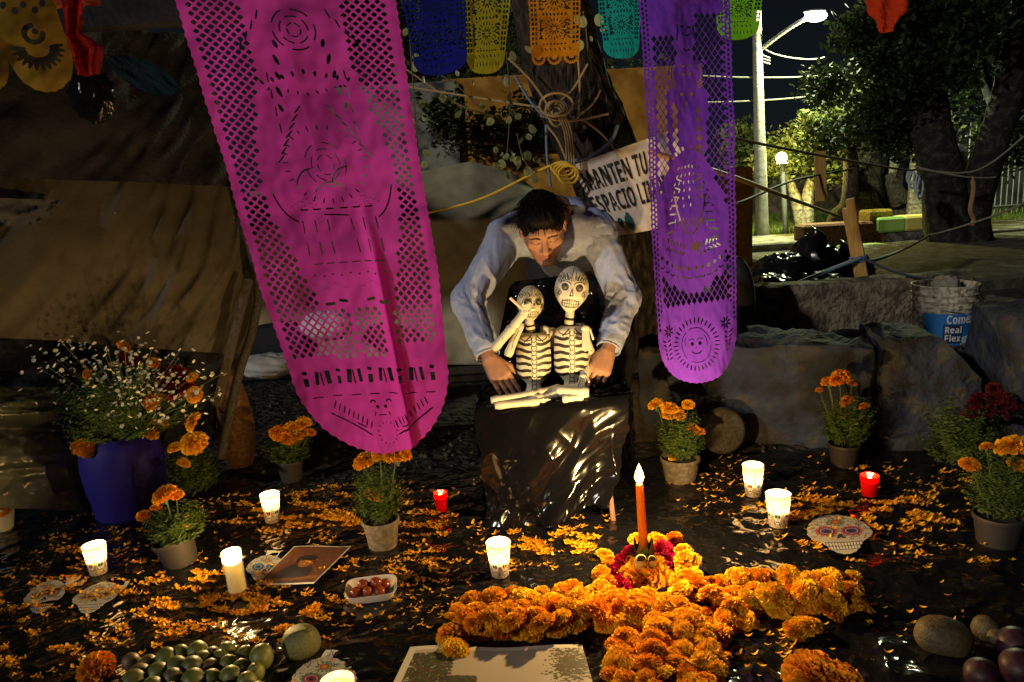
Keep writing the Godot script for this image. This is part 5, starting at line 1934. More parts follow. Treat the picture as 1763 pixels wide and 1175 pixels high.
func ground_sheet() -> void:
	var mb := MB.new()
	mb.grid(300, 150, func(s: float, q: float) -> Vector3:
		var x := lerpf(-2.9, 2.7, s)
		var back: float = -3.08 + 0.05 * nz.b.get_noise_2d(x * 1.5, 3.0) + 0.03 * x
		var z := lerpf(-1.15, back, q)
		return Vector3(x, maxf(sheet_h(x, z), 0.0005), z))
	solo("black_plastic_sheet", mb.commit(), M.black_plastic, Vector3.ZERO, "wide wrinkled black plastic sheet spread over the ground under the offering", "plastic sheet")
	# torn marigold petals, strewn in drifts
	var pm := []
	for v in 3:
		var pb := MB.new()
		var w := 0.0019 + 0.0006 * v
		pb.grid(2, 4, func(s: float, q: float) -> Vector3:
			var ww := w * (0.45 + 1.1 * sin(PI * (0.15 + 0.75 * q)))
			var zz := (q - 0.5) * 0.019
			return Vector3((s - 0.5) * 2.0 * ww, 0.0012 + 0.0035 * pow(q - 0.4, 2) * 4.0 * (1.0 + v * 0.5) + 0.0012 * pow((s - 0.5) * 2, 2), zz))
		pm.append(pb.commit())
	var drifts := [[555, 880, 110, 26, 520], [600, 905, 70, 18, 160], [500, 905, 60, 14, 160], [300, 985, 60, 30, 120], [265, 1030, 70, 22, 190], [390, 1010, 40, 20, 70], [300, 1075, 60, 26, 170], [455, 1062, 60, 22, 330], [490, 1085, 40, 14, 120], [380, 1040, 30, 14, 70], [330, 1000, 20, 8, 50], [185, 935, 55, 14, 80], [110, 1000, 50, 14, 60], [40, 1040, 40, 30, 130], [40, 1130, 40, 30, 90], [745, 985, 28, 18, 120], [760, 905, 26, 20, 60], [720, 920, 30, 14, 50], [930, 930, 55, 14, 190], [980, 945, 40, 10, 120], [905, 960, 24, 18, 60], [1010, 885, 20, 8, 40], [1240, 850, 30, 10, 30], [1280, 880, 40, 10, 40], [1495, 888, 70, 16, 560], [1400, 872, 40, 12, 160], [1420, 895, 40, 10, 90], [1590, 905, 50, 14, 90], [1640, 840, 40, 8, 50], [1540, 960, 60, 16, 60], [1390, 940, 30, 8, 50], [1480, 815, 60, 6, 40], [1660, 975, 30, 6, 30], [620, 990, 40, 14, 70], [560, 1050, 40, 10, 50], [220, 1090, 40, 14, 60], [120, 1130, 30, 10, 30], [650, 860, 100, 12, 80], [1320, 1110, 60, 30, 14], [1520, 1060, 90, 40, 10], [700, 960, 120, 60, 60], [860, 970, 60, 10, 40], [100, 900, 70, 14, 40], [800, 1060, 40, 10, 10], [1250, 830, 40, 20, 16], [700, 1050, 60, 30, 20], [130, 960, 30, 8, 50]]
	var xfs := [[], [], []]
	var cls := [[], [], []]
	for w in drifts:
		for k in int(w[4] * 4.0):
			var q := on(w[0] + rng.randfn(0, w[2]), w[1] + rng.randfn(0, w[3]))
			if q.z < -3.0 or q.z > -1.5 or absf(q.x) > 2.6:
				continue
			# petals gather in clots
			if w[4] > 20 and nz.a.get_noise_2d(q.x * 5.0 + q.z * 3.0, q.z * 13.0 - q.x * 4.0) < 0.12:
				continue
			q.y = maxf(sheet_h(q.x, q.z), 0.0005) + rr(0.001, 0.007)
			var v := rng.randi() % 3
			var s := rr(0.5, 1.15)
			xfs[v].append(Transform3D(Basis.from_euler(Vector3(rr(-0.35, 0.35), rng.randfn(1.2, 0.55), rr(-0.5, 0.5))).scaled(Vector3.ONE * s), q))
			var m := rr(0, 1)
			cls[v].append(Color(0.86 - 0.10 * m, 0.49 - 0.19 * m, 0.012))
	for v in 3:
		var o := many(["curled_petals", "broad_petals", "narrow_petals"][v], pm[v], M.petal, xfs[v], cls[v], self)
		tag(o, ["curled orange marigold petals strewn in drifts over the black sheet", "broader orange marigold petals strewn among the curled ones", "narrow orange marigold petals strewn among the curled ones"][v], "petals")


func marigold_mesh(seed_: int, rings: int, flatness := 0.75, under := 1.75) -> ArrayMesh:  # a ruffled pompon of radius 1
	var r := RandomNumberGenerator.new()
	r.seed = seed_
	var mb := MB.new()
	for k in rings:
		var th := lerpf(0.08, under, (k + 0.5) / rings)
		var cnt := int(maxf(4, rings * 2.7 * sin(th)))
		for j in cnt:
			var ph := TAU * (j + r.randf_range(-0.35, 0.35)) / cnt + k * 0.7
			var t2 := th + r.randf_range(-0.10, 0.10)
			var d := Vector3(sin(t2) * sin(ph), cos(t2) * flatness, sin(t2) * cos(ph))
			var out := Vector3(sin(ph), 0, cos(ph))
			var side := Vector3(cos(ph), 0, -sin(ph)).rotated(d.normalized(), r.randf_range(-0.9, 0.9))
			var nrm := d.normalized().cross(side).normalized()
			var len := r.randf_range(0.88, 1.08)
			var wd := r.randf_range(0.10, 0.17)
			var tip := d * len + out * 0.10 * sin(t2) - Vector3(0, 0.08, 0) * sin(t2)
			var mid := d * len * 0.72
			var root := d * 0.42
			var tone := r.randf_range(0.88, 1.08)
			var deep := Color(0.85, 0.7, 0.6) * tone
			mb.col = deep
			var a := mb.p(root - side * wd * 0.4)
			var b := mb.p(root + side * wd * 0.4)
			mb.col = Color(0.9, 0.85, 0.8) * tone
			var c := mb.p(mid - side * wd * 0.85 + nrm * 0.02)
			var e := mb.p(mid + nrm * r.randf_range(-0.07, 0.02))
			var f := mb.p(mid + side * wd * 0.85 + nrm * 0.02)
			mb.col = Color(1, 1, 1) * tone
			var g := mb.p(tip - side * wd + nrm * r.randf_range(-0.05, 0.12))
			var h := mb.p(tip * r.randf_range(1.0, 1.07) + nrm * r.randf_range(-0.10, 0.05))
			var i := mb.p(tip + side * wd + nrm * r.randf_range(-0.05, 0.12))
			mb.tri(a, b, e)
			mb.quad(a, e, c, c)
			mb.tri(b, f, e)
			mb.quad(c, e, h, g)
			mb.quad(e, f, i, h)
	return mb.commit(true)


func flower_cross() -> void:
	M.heads = []
	for k in 6:
		M.heads.append(marigold_mesh(700 + k, 11 + k % 3, 0.72 + 0.06 * (k % 3), 1.9))
	M.orange = []
	for c in [lin(0.87, 0.40, 0.012), lin(0.85, 0.33, 0.010), lin(0.88, 0.45, 0.014), lin(0.89, 0.52, 0.016)]:
		var m := mat(c, 0.7, 0.2, 0.35)
		m.vertex_color_use_as_albedo = true
		m.backlight = Color(0.62, 0.62, 0.62)
		M.orange.append(m)
	var spots := []
	# left arm, right arm, foot and head of the cross: [from, to, heads, spread, layer height]
	var row := 0
	for w in [
		[765, 1095, 1045, 1078, 7, 6, 0.0], [770, 1065, 1045, 1050, 8, 6, 0.0], [790, 1040, 1050, 1022, 7, 8, 0.0], [790, 1075, 1040, 1055, 6, 10, 0.035], [768, 1118, 782, 1128, 2, 4, 0.0],
		[1190, 1030, 1490, 1032, 8, 6, 0.0], [1195, 1005, 1470, 1003, 8, 6, 0.0], [1200, 1058, 1490, 1056, 8, 8, 0.0], [1210, 1035, 1460, 1030, 6, 10, 0.035], [1350, 1092, 1400, 1088, 2, 4, 0.0], [1255, 1080, 1300, 1076, 2, 6, 0.0],
		[1030, 990, 1195, 975, 5, 6, 0.0], [1035, 965, 1185, 955, 5, 6, 0.0], [1052, 938, 1168, 932, 4, 5, 0.02], [1050, 975, 1190, 965, 4, 5, 0.04], [1045, 1040, 1190, 1035, 5, 6, 0.0], [1060, 1050, 1190, 1048, 4, 6, 0.03], [1140, 1020, 1200, 1015, 2, 6, 0.02],
		[1070, 1060, 1070, 1200, 5, 8, 0.0], [1105, 1050, 1105, 1210, 6, 8, 0.0], [1145, 1030, 1150, 1210, 7, 8, 0.0], [1185, 1020, 1195, 1210, 7, 8, 0.0], [1225, 1060, 1235, 1210, 5, 8, 0.0], [1120, 1060, 1130, 1200, 5, 10, 0.035], [1170, 1050, 1180, 1200, 5, 10, 0.035], [1210, 1080, 1215, 1200, 4, 8, 0.03], [1050, 1000, 1055, 1060, 3, 6, 0.0], [1180, 985, 1200, 1010, 2, 6, 0.02]]:
		var cnt := int(w[4] * 2.0)
		for k in cnt:
			var u: float = (k + 0.5) / float(cnt)
			spots.append([lerpf(w[0], w[2], u) + rng.randfn(0, w[5]), lerpf(w[1], w[3], u) + rng.randfn(0, w[5] * 0.6), w[6], "left arm" if row < 5 else "right arm" if row < 11 else "head" if row < 15 else "crossing" if row < 18 or row > 25 else "foot"])
		row += 1
	for sp in spots:
		if sp[0] > 1052 and sp[0] < 1168 and sp[1] > 936 and sp[1] < 1034:
			continue
		var r := rr(0.024, 0.036)
		var q := on(sp[0], sp[1], sp[2] + 0.02)
		q.y = sp[2] + sheet_h(q.x, q.z) + r * 0.42
		var bs := Basis.from_euler(Vector3(rr(-0.7, 0.9), rr(0, TAU), rr(-0.7, 0.7))) * Basis().scaled(Vector3(r * rr(0.9, 1.12), r * rr(0.62, 1.05), r * rr(0.9, 1.12)))
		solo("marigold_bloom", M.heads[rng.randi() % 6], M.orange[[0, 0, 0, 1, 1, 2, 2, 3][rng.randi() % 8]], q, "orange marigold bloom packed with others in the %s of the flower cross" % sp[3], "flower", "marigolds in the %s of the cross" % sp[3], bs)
	# the bunch at the crossing, with a cone of magenta cockscomb and cut stalks
	var b := on(1105, 1000)
	var o := thing("flower_bunch", b, "yellow and magenta blossom bunch with two dark cut stalks at the cross head", "flowers")
	var mag := mat(lin(0.42, 0.008, 0.05), 0.7, 0.2, 0.3)
	mag.vertex_color_use_as_albedo = true
	mag.backlight = Color(0.55, 0.55, 0.55)
	for w in [[1062, 1018, 2.05, 30, 0], [1068, 985, 2.12, 20, 0], [1085, 955, 2.16, 18, 0], [1078, 968, 2.14, 18, 0], [1140, 950, 2.16, 18, 0], [1152, 968, 2.13, 17, 0], [1160, 1008, 2.06, 10, 0]]:
		var q := at(w[0], w[1], w[2])
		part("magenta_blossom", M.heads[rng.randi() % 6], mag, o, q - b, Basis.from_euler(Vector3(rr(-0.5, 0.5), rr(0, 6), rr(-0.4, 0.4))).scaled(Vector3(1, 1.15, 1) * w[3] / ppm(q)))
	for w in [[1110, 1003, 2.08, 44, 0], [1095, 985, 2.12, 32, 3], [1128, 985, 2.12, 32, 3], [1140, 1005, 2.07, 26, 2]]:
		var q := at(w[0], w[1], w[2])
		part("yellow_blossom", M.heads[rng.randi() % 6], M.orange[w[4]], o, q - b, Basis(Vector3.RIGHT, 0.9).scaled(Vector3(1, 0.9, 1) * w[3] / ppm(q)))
	var stalk := mat(lin(0.42, 0.36, 0.07), 0.6)
	for w in [[1104, 964, 1100, 985, 2.05, 9.5], [1123, 964, 1126, 985, 2.06, 7.5]]:
		var q0 := at(w[0], w[1], w[4]) - b
		var q1 := at(w[2], w[3], w[4] + 0.09) - b
		var mb := MB.new()
		var r: float = w[5] / ppm(q0 + b)
		mb.tube([q1, q0.lerp(q1, 0.3), q0], [r * 1.4, r * 1.15, r], 14)
		part("stalk", mb.commit(), stalk, o)
		mb = MB.new()
		mb.ell(q0 + (q0 - q1).normalized() * 0.001, Vector3(r, r, 0.004) * 0.86, 14, 8)
		part("cut_end", mb.commit(), mat(lin(0.018, 0.013, 0.014), 0.7), o)


func flame(o: Node3D, q: Vector3, h: float, e: float, called := "flame") -> void:
	var mb := MB.new()
	mb.lathe([Vector2(0, 0), Vector2(0.16 * h, 0.08 * h), Vector2(0.24 * h, 0.28 * h), Vector2(0.19 * h, 0.52 * h), Vector2(0.09 * h, 0.8 * h), Vector2(0.0, h)], 12)
	part(called, mb.commit(), glow(Color(1.0, 0.80, 0.45), 9.0), o, q)
	lamp_light(q + Vector3(0, h * 0.4, 0), e, Color(1.0, 0.82, 0.52), 0.008, called + "_light", o)
	mb = MB.new()
	mb.tube([q + Vector3(0, -0.006, 0), q + Vector3(0.001, 0.003, 0)], [0.0009], 5)
	part("wick", mb.commit(), M.ink, o)


func cup_print(seed_: int) -> ImageTexture:
	var r := RandomNumberGenerator.new()
	r.seed = seed_
	var p := Pic.new(384, 128, lin(0.40, 0.31, 0.21))
	var inks := [lin(0.3, 0.03, 0.04), lin(0.03, 0.09, 0.22), lin(0.35, 0.2, 0.02), lin(0.05, 0.16, 0.06), lin(0.02, 0.02, 0.02)]
	for k in 420:
		var c: Color = inks[r.randi() % 5]
		p.ring(r.randf() * 384, r.randf_range(24, 126), r.randf_range(2, 6), r.randf_range(2, 6), 1.2, c, r.randf() * 3, r.randf() * 3 + 3)
	for k in 6:
		var x := 32.0 + k * 64
		var y := 74.0
		p.e(x, y, 21, 25, lin(0.66, 0.63, 0.56))
		p.e(x, y + 18, 13, 16, lin(0.66, 0.63, 0.56))
		for s in [-1.0, 1.0]:
			p.e(x + s * 8.5, y, 6.5, 6.5, inks[4])
			p.ring(x + s * 8.5, y, 8, 8, 1.3, inks[k % 4])
		p.e(x, y + 12, 2.5, 4, inks[4])
		p.l(x - 10, y + 24, x + 10, y + 24, 1.0, inks[4])
		for j in 6:
			p.l(x - 9 + j * 3.6, y + 20, x - 9 + j * 3.6, y + 28, 0.8, inks[4])
		p.e(x, y - 16, 4, 4, inks[k % 4])
	return p.tex()


func candles() -> void:
	var cups := [
		[862, 998, 42, 61, "glowing paper candle cup nearest the flower cross left of its arm", 21],
		[171, 995, 38, 52, "glowing paper candle cup at far left above the two skull papers", 22],
		[470, 905, 33, 50, "glowing paper candle cup behind the petal drift left of the potted marigold", 23],
		[1297, 858, 36, 55, "rearmost candle cup on the right with a plain skull print", 24],
		[1340, 919, 42, 58, "glowing paper candle cup right of the taper candle beside the skull paper", 25]]
	var wax := mat(lin(0.78, 0.70, 0.52), 0.5, 0.4, 0.5)
	for w in cups:
		var b := on(w[0], w[1])
		b.y = sheet_h(b.x, b.z) + 0.004
		var s := ppm(b)
		var r1: float = w[2] * 0.5 / s
		var hh: float = w[3] / s * 0.98
		var o := thing("candle_cup", b, w[4], "candle", "paper candle cups on the black sheet")
		o.rotation = Vector3(rr(-0.02, 0.02), rr(0, 6), rr(-0.03, 0.03))
		var mb := MB.new()
		mb.lathe([Vector2(r1 * 0.72, 0.0), Vector2(r1 * 0.80, hh * 0.3), Vector2(r1 * 0.9, hh * 0.65), Vector2(r1, hh)], 36, false)
		var cm := mat(Color.WHITE, 0.55, 0.4, 0.42)
		cm.albedo_texture = cup_print(w[5])
		part("cup", mb.commit(), cm, o)
		mb = MB.new()
		var ring := []
		for k in 25:
			ring.append(Vector3(cos(TAU * k / 24) * r1, hh, sin(TAU * k / 24) * r1))
		mb.tube(ring, [0.0018], 6)
		part("rolled_rim", mb.commit(), mat(lin(0.7, 0.67, 0.6), 0.6, 0.4, 0.3), o)
		mb = MB.new()
		var lev: float = hh * (0.50 + 0.05 * (w[5] % 4))
		mb.lathe([Vector2(0, lev - 0.002), Vector2(r1 * 0.25, lev - 0.003), Vector2(r1 * 0.46, lev), Vector2(r1 * 0.5, lev - 0.004), Vector2(r1 * 0.5, 0.004), Vector2(r1 * 0.70, 0.003), Vector2(r1 * 0.70, 0.001), Vector2(0, 0.001)], 24)
		part("wax", mb.commit(), wax, o)
		flame(o, Vector3(0, lev, 0), hh * 0.34, 0.14)
	# red votives
	var red := mat(lin(0.62, 0.006, 0.004), 0.15, 0.4, 0.9)
	for w in [[761, 886, 24, 33, "small red glass votive candle left of the covered chair"], [1496, 866, 31, 36, "small glowing red glass votive candle at the right behind the petal drift"]]:
		var b := on(w[0], w[1])
		b.y = sheet_h(b.x, b.z) + 0.003
		var s := ppm(b)
		var r1: float = w[2] * 0.5 / s
		var hh: float = w[3] / s
		var o := thing("red_votive", b, w[4], "candle", "red votive candles")
		var mb := MB.new()
		mb.lathe([Vector2(0, 0.0), Vector2(r1 * 0.78, 0.0), Vector2(r1 * 0.84, hh * 0.3), Vector2(r1, hh), Vector2(r1 * 0.94, hh), Vector2(r1 * 0.78, hh * 0.2), Vector2(0, hh * 0.15)], 28)
		part("glass", mb.commit(), red, o)
		mb = MB.new()
		mb.lathe([Vector2(0, hh * 0.74), Vector2(r1 * 0.9, hh * 0.75), Vector2(r1 * 0.8, hh * 0.22), Vector2(0, hh * 0.2)], 20)
		part("wax", mb.commit(), mat(lin(0.6, 0.05, 0.03), 0.5, 0.4, 0.6), o)
		flame(o, Vector3(0, hh * 0.76, 0), hh * 0.36, 0.05)
	# white candle in a tall glass
	var b := on(411, 1030)
	b.y = sheet_h(b.x, b.z) + 0.003
	var s := ppm(b)
	var o := thing("glass_candle", b, "tall white candle burning in a clear glass left of the photograph", "candle")
	o.rotation.z = 0.03
	var r1 := 16.5 / s
	var hh := 76.0 / s
	var mb := MB.new()
	mb.lathe([Vector2(0, 0), Vector2(r1 * 0.95, 0.0), Vector2(r1, 0.004), Vector2(r1, hh), Vector2(r1 * 0.93, hh), Vector2(r1 * 0.93, 0.008), Vector2(0, 0.008)], 32)
	var glass := mat(Color(1, 1, 1, 0.06), 0.03)
	glass.transparency = BaseMaterial3D.TRANSPARENCY_ALPHA
	part("glass", mb.commit(), glass, o)
	mb = MB.new()
	mb.lathe([Vector2(0, hh * 0.74), Vector2(r1 * 0.7, hh * 0.735), Vector2(r1 * 0.9, hh * 0.75), Vector2(r1 * 0.9, 0.010), Vector2(0, 0.010)], 28)
	part("wax", mb.commit(), mat(lin(0.80, 0.74, 0.46), 0.5, 0.4, 0.7), o)
	flame(o, Vector3(0, hh * 0.75, 0), hh * 0.26, 0.34)
	# orange taper with a dark calyx at its foot
	b = on(1106, 985)
	var d := 2.13
	var q0 := at(1107, 925, d)
	var q1 := at(1101, 834, d)
	o = thing("taper_candle", q0, "tall lit orange taper candle standing at the head of the flower cross", "candle")
	mb = MB.new()
	s = ppm(q0)
	mb.tube([at(1108, 955, d) - q0, Vector3.ZERO, (q1 - q0) * 0.5, q1 - q0], [7.8 / s, 7.8 / s, 7.2 / s, 6.6 / s], 14)
	part("shaft", mb.commit(), mat(lin(0.85, 0.30, 0.02), 0.4, 0.4, 0.9), o)
	flame(o, q1 - q0 + Vector3(0, 0.004, 0), 0.062, 0.95)
	mb = MB.new()
	for k in 9:
		var a := TAU * k / 9
		var c0 := at(1110, 972, d - 0.01) - q0
		var rad := 12.5 / s
		var tipy := 0.078 + 0.012 * sin(k * 2.3)
		var e := Vector3(sin(a), 0, cos(a))
		var sd := Vector3(cos(a), 0, -sin(a)) * 9.0 / s
		var p0 := mb.p(c0 + e * rad * 0.7 - sd * 0.6)
		var p1 := mb.p(c0 + e * rad * 0.7 + sd * 0.6)
		var p2 := mb.p(c0 + e * rad * 1.25 + Vector3(0, tipy * 0.55, 0) + sd)
		var p3 := mb.p(c0 + e * rad * 1.25 + Vector3(0, tipy * 0.55, 0) - sd)
		var p4 := mb.p(c0 + e * rad * 1.45 + Vector3(0, tipy, 0))
		mb.quad(p0, p1, p2, p3)
		mb.tri(p3, p2, p4)
	var cal := part("calyx", mb.commit(), mat(lin(0.03, 0.042, 0.018), 0.5), o)
	# small glass candle on the skull paper at the bottom
	b = on(586, 1222, 0.0)
	b.y = sheet_h(b.x, b.z) + 0.006
	s = ppm(b)
	o = thing("jar_candle", b, "low glass jar candle standing on the skull paper at the bottom edge", "candle")
	r1 = 30.0 / s
	hh = 40.0 / s
	mb = MB.new()
	mb.lathe([Vector2(0, 0), Vector2(r1 * 0.9, 0.0), Vector2(r1, 0.008), Vector2(r1, hh), Vector2(r1 * 0.94, hh), Vector2(r1 * 0.94, 0.008), Vector2(0, 0.006)], 32)
	part("glass", mb.commit(), glass, o)
	mb = MB.new()
	mb.lathe([Vector2(0, hh * 0.6), Vector2(r1 * 0.92, hh * 0.62), Vector2(r1 * 0.92, 0.010), Vector2(0, 0.010)], 24)
	part("wax", mb.commit(), wax, o)
	flame(o, Vector3(0, hh * 0.62, 0), hh * 0.4, 0.04)


func skull_paper_print(seed_: int, eye: Color) -> ImageTexture:
	var r := RandomNumberGenerator.new()
	r.seed = seed_
	var p := Pic.new(256, 320, lin(0.40, 0.39, 0.34))
	var k := lin(0.03, 0.02, 0.03)
	var inks := [eye, lin(0.35, 0.05, 0.03), lin(0.06, 0.16, 0.10), lin(0.40, 0.22, 0.02)]
	for j in 260:
		var x := r.randf() * 256
		var y := r.randf() * 200
		p.ring(x, y, r.randf_range(3, 12), r.randf_range(3, 12), 1.3, inks[r.randi() % 4] if r.randf() < 0.6 else k, r.randf() * 4, r.randf() * 4 + 2.4)
	for s in [-1.0, 1.0]:
		var ex: float = 128 + s * 50.0
		for j in 12:
			p.e(ex + 36 * cos(TAU * j / 12), 138 + 33 * sin(TAU * j / 12), 9, 9, inks[(1 + seed_) % 4])
		p.e(ex, 138, 33, 30, eye)
		p.ring(ex, 138, 24, 22, 2, lin(0.4, 0.38, 0.36))
		p.e(ex, 138, 10, 10, k)
	p.l(128, 165, 116, 190, 6, k)
	p.l(128, 165, 140, 190, 6, k)
	p.r(52, 226, 204, 290, lin(0.6, 0.59, 0.54))
	for j in 3:
		p.l(56, 228 + j * 28, 200, 228 + j * 28, 2, k)
	for j in 13:
		p.l(58 + j * 12, 226, 60 + j * 11.6, 286, 1.7, k)
	p.e(128, 62, 20, 20, inks[1])
	p.e(128, 62, 10, 10, inks[3])
	for j in 10:
		p.l(128 + 22 * cos(TAU * j / 10), 62 + 22 * sin(TAU * j / 10), 128 + 34 * cos(TAU * j / 10), 62 + 34 * sin(TAU * j / 10), 4, inks[2])
	return p.tex()


func quad_on(px: Array, lift: float, nu: int, nv: int, curl: float) -> Callable:  # four photo points on the ground -> a sheet lying on the plastic
	var c := []
	for k in px:
		c.append(on(k[0], k[1]))
	return func(s: float, q: float) -> Vector3:
		var v: Vector3 = (c[0] as Vector3).lerp(c[1], s).lerp((c[3] as Vector3).lerp(c[2], s), q)
		v.y = 0.020 + lift + curl * (pow(s - 0.5, 2) + pow(q - 0.5, 2)) + 0.002 * sin(s * 5.0 + q * 3.0)
		return v


func skull_paper(px: Array, tex: Texture2D, label: String, tagged: Array, lift := 0.0) -> void:
	var f := quad_on(px, lift, 1, 1, 0.002)
	var mid: Vector3 = f.call(0.5, 0.5)
	var o := thing("skull_paper", mid, label, "paper skull", "printed paper skulls lying on the sheet")
	var mb := MB.new()
	var ctr := mb.p(f.call(0.5, 0.5) - mid, Vector2(0.5, 0.5))
	var n := 72
	for r in [0.5, 1.0]:
		for k in n:
			var a := TAU * k / n
			var x := cos(a)
			var y := sin(a)
			var w := 1.0
			if y > 0.1:
				w = lerpf(1.0, 0.66, smoothstep(0.1, 0.55, y))
			var u: float = 0.5 + 0.5 * x * w * r * (1.0 + 0.02 * cos(a * 22))
			var v: float = 0.5 + 0.5 * y * r * (1.0 + 0.015 * cos(a * 22))
			mb.p(f.call(u, v) - mid, Vector2(u, v))
	for k in n:
		var k2 := (k + 1) % n
		mb.tri(ctr, 1 + k, 1 + k2)
		mb.quad(1 + k, 1 + n + k, 1 + n + k2, 1 + k2)
	var m := mat(Color.WHITE, 0.7, 0.4)
	m.albedo_texture = tex
	part("skull", mb.commit(), m, o)
	if tagged.size():
		var g := quad_on(tagged, lift - 0.004, 1, 1, 0.004)
		mb = MB.new()
		mb.grid(4, 2, func(s: float, q: float) -> Vector3: return g.call(s, q) - mid)
		part("name_strip", mb.commit(), M.paper, o)


func offerings() -> void:
	skull_paper([[55, 1020], [120, 1000], [105, 1065], [30, 1068]].map(func(k: Array) -> Array: return k), skull_paper_print(1, lin(0.20, 0.05, 0.02)), "left paper skull with brown eyes below the far left candle cup", [[118, 1003], [150, 1003], [143, 1018], [112, 1018]])
	skull_paper([[140, 1022], [215, 1006], [190, 1066], [112, 1068]], skull_paper_print(2, lin(0.05, 0.05, 0.09)), "paper skull lying right of its neighbour below the far left candle cup", [[190, 1008], [225, 1008], [218, 1022], [183, 1022]])
	skull_paper([[432, 968], [495, 965], [480, 1010], [418, 1014]], skull_paper_print(3, lin(0.01, 0.08, 0.20)), "paper skull with blue eyes between the glass candle and the photograph", [[462, 957], [484, 957], [479, 968], [457, 968]])
	skull_paper([[1380, 906], [1488, 900], [1516, 968], [1402, 974]], skull_paper_print(4, lin(0.06, 0.02, 0.14)), "large paper skull with purple eyes in front of the right hand candle cups", [], 0.013)
	skull_paper([[508, 1150], [612, 1140], [620, 1230], [495, 1235]], skull_paper_print(5, lin(0.25, 0.02, 0.05)), "paper skull with red flowers under the jar candle at the bottom edge", [[562, 1130], [613, 1132], [602, 1146], [553, 1144]])
	# handwriting on that last name strip
	var g := quad_on([[562, 1130], [613, 1132], [602, 1146], [553, 1144]], -0.003, 1, 1, 0.004)
	var mb := MB.new()
	mb.add_arrays(text_arrays("Juliao", 0.62, 0.6, 400, 0.0006), func(v: Vector3) -> Vector3: return g.call(0.5 + v.x, 0.45 - v.y) + Vector3(0, 0.0015 + v.z, 0))
	var host := get_node("skull_paper_004")
	var tp := part("handwriting", mb.commit(), mat(lin(0.05, 0.045, 0.05), 0.8), host, -host.position)
	# photograph lying among the petals
	var p := Pic.new(256, 224, lin(0.10, 0.045, 0.028))
	for k in 300:
		p.e(rr(0, 256), rr(0, 90), rr(4, 16), rr(3, 9), lin(rr(0.08, 0.15), rr(0.04, 0.06), rr(0.02, 0.04)))
	p.e(118, 170, 74, 70, lin(0.03, 0.03, 0.04))
	p.e(95, 190, 60, 60, lin(0.035, 0.035, 0.05))
	p.e(116, 84, 44, 30, lin(0.02, 0.015, 0.015))
	p.e(124, 96, 34, 32, lin(0.25, 0.11, 0.07))
	p.e(116, 72, 46, 18, lin(0.03, 0.025, 0.03))
	for k in 24:
		p.l(62 + k * 5, 150 + absf(k - 12) * 1.5, 52 + k * 6, 222, 0.9, lin(0.07, 0.07, 0.09))
	p.l(20, 214, 240, 190, 9, lin(0.2, 0.09, 0.045))
	var f := quad_on([[508, 953], [606, 952], [541, 1020], [443, 1019]], 0.004, 1, 1, 0.004)
	var mid: Vector3 = f.call(0.5, 0.5)
	var o := thing("photograph", mid, "framed colour photograph of a seated person in dark clothes lying among the petals", "photograph")
	mb = MB.new()
	mb.grid(8, 6, func(s: float, q: float) -> Vector3: return f.call(s, q) - mid)
	part("white_border", mb.commit(), M.paper, o)
	var pm := mat(Color.WHITE, 0.3, 0.5)
	pm.albedo_texture = p.tex()
	mb = MB.new()
	mb.grid(8, 6, func(s: float, q: float) -> Vector3: return f.call(lerpf(0.025, 0.975, s), lerpf(0.03, 0.96, q)) - mid + Vector3(0, 0.0015, 0))
	part("picture", mb.commit(), pm, o)
	# large print at the bottom edge
	p = Pic.new(384, 256, lin(0.36, 0.30, 0.22))
	for k in 2600:
		var bx := rr(14, 160)
		p.e(bx, 250.0 - pow(rr(0, 1), 0.7) * (225.0 if bx < 105.0 else 150.0), rr(1, 6), rr(1, 4), lin(rr(0.02, 0.09), rr(0.025, 0.075), rr(0.01, 0.03)))
	for k in 900:
		p.e(352 + rng.randfn(0, 20), 70 + rng.randfn(0, 30), rr(1, 5), rr(1, 3), lin(rr(0.03, 0.08), rr(0.03, 0.06), 0.02))
	p.r(0, 0, 384, 12, lin(0.5, 0.45, 0.36))
	p.r(0, 0, 16, 256, lin(0.5, 0.45, 0.36))
	var f2 := quad_on([[708, 1132], [1003, 1128], [1040, 1260], [640, 1275]], 0.004, 1, 1, 0.012)
	mb = MB.new()
	mb.grid(24, 16, func(s: float, q: float) -> Vector3: return f2.call(s, q) + Vector3(0, 0.004 * sin(s * 9.0) * (1.0 - q), 0))
	var lm := mat(Color.WHITE, 0.65, 0.4)
	lm.albedo_texture = p.tex()
	solo("large_print", mb.commit(), lm, Vector3.ZERO, "large pale photographic print with dark trees lying at the bottom edge", "photograph")
	# foam tray of dates
	var b := on(641, 1032)
	b.y = 0.018
	var s := ppm(b)
	o = thing("foam_tray", b, "white foam tray holding reddish dates right of the photograph", "tray")
	o.rotation.y = 0.12
	mb = MB.new()
	var rx := 42.0 / s
	var rz := 0.058
	var lev := [[0.80, 0.0], [0.86, 0.004], [0.98, 0.022], [1.04, 0.026], [1.05, 0.024], [0.99, 0.018], [0.88, -0.001], [0.8, -0.003]]
	for k in lev.size():
		for j in 48:
			var a := TAU * j / 48
			var sq := pow(pow(absf(cos(a)), 5.0) + pow(absf(sin(a)), 5.0), -0.2)
			mb.p(Vector3(cos(a) * sq * rx * lev[k][0], lev[k][1], sin(a) * sq * rz * lev[k][0]))
	for k in lev.size() - 1:
		for j in 48:
			mb.quad(k * 48 + j, k * 48 + (j + 1) % 48, (k + 1) * 48 + (j + 1) % 48, (k + 1) * 48 + j)
	var ce := mb.p(Vector3(0, 0, 0))
	for j in 48:
		mb.tri(ce, (j + 1) % 48, j)
	part("foam", mb.commit(), mat(lin(0.62, 0.58, 0.52), 0.7, 0.4, 0.2), o)
	var datem := mat(lin(0.20, 0.035, 0.012), 0.22, 0.5)
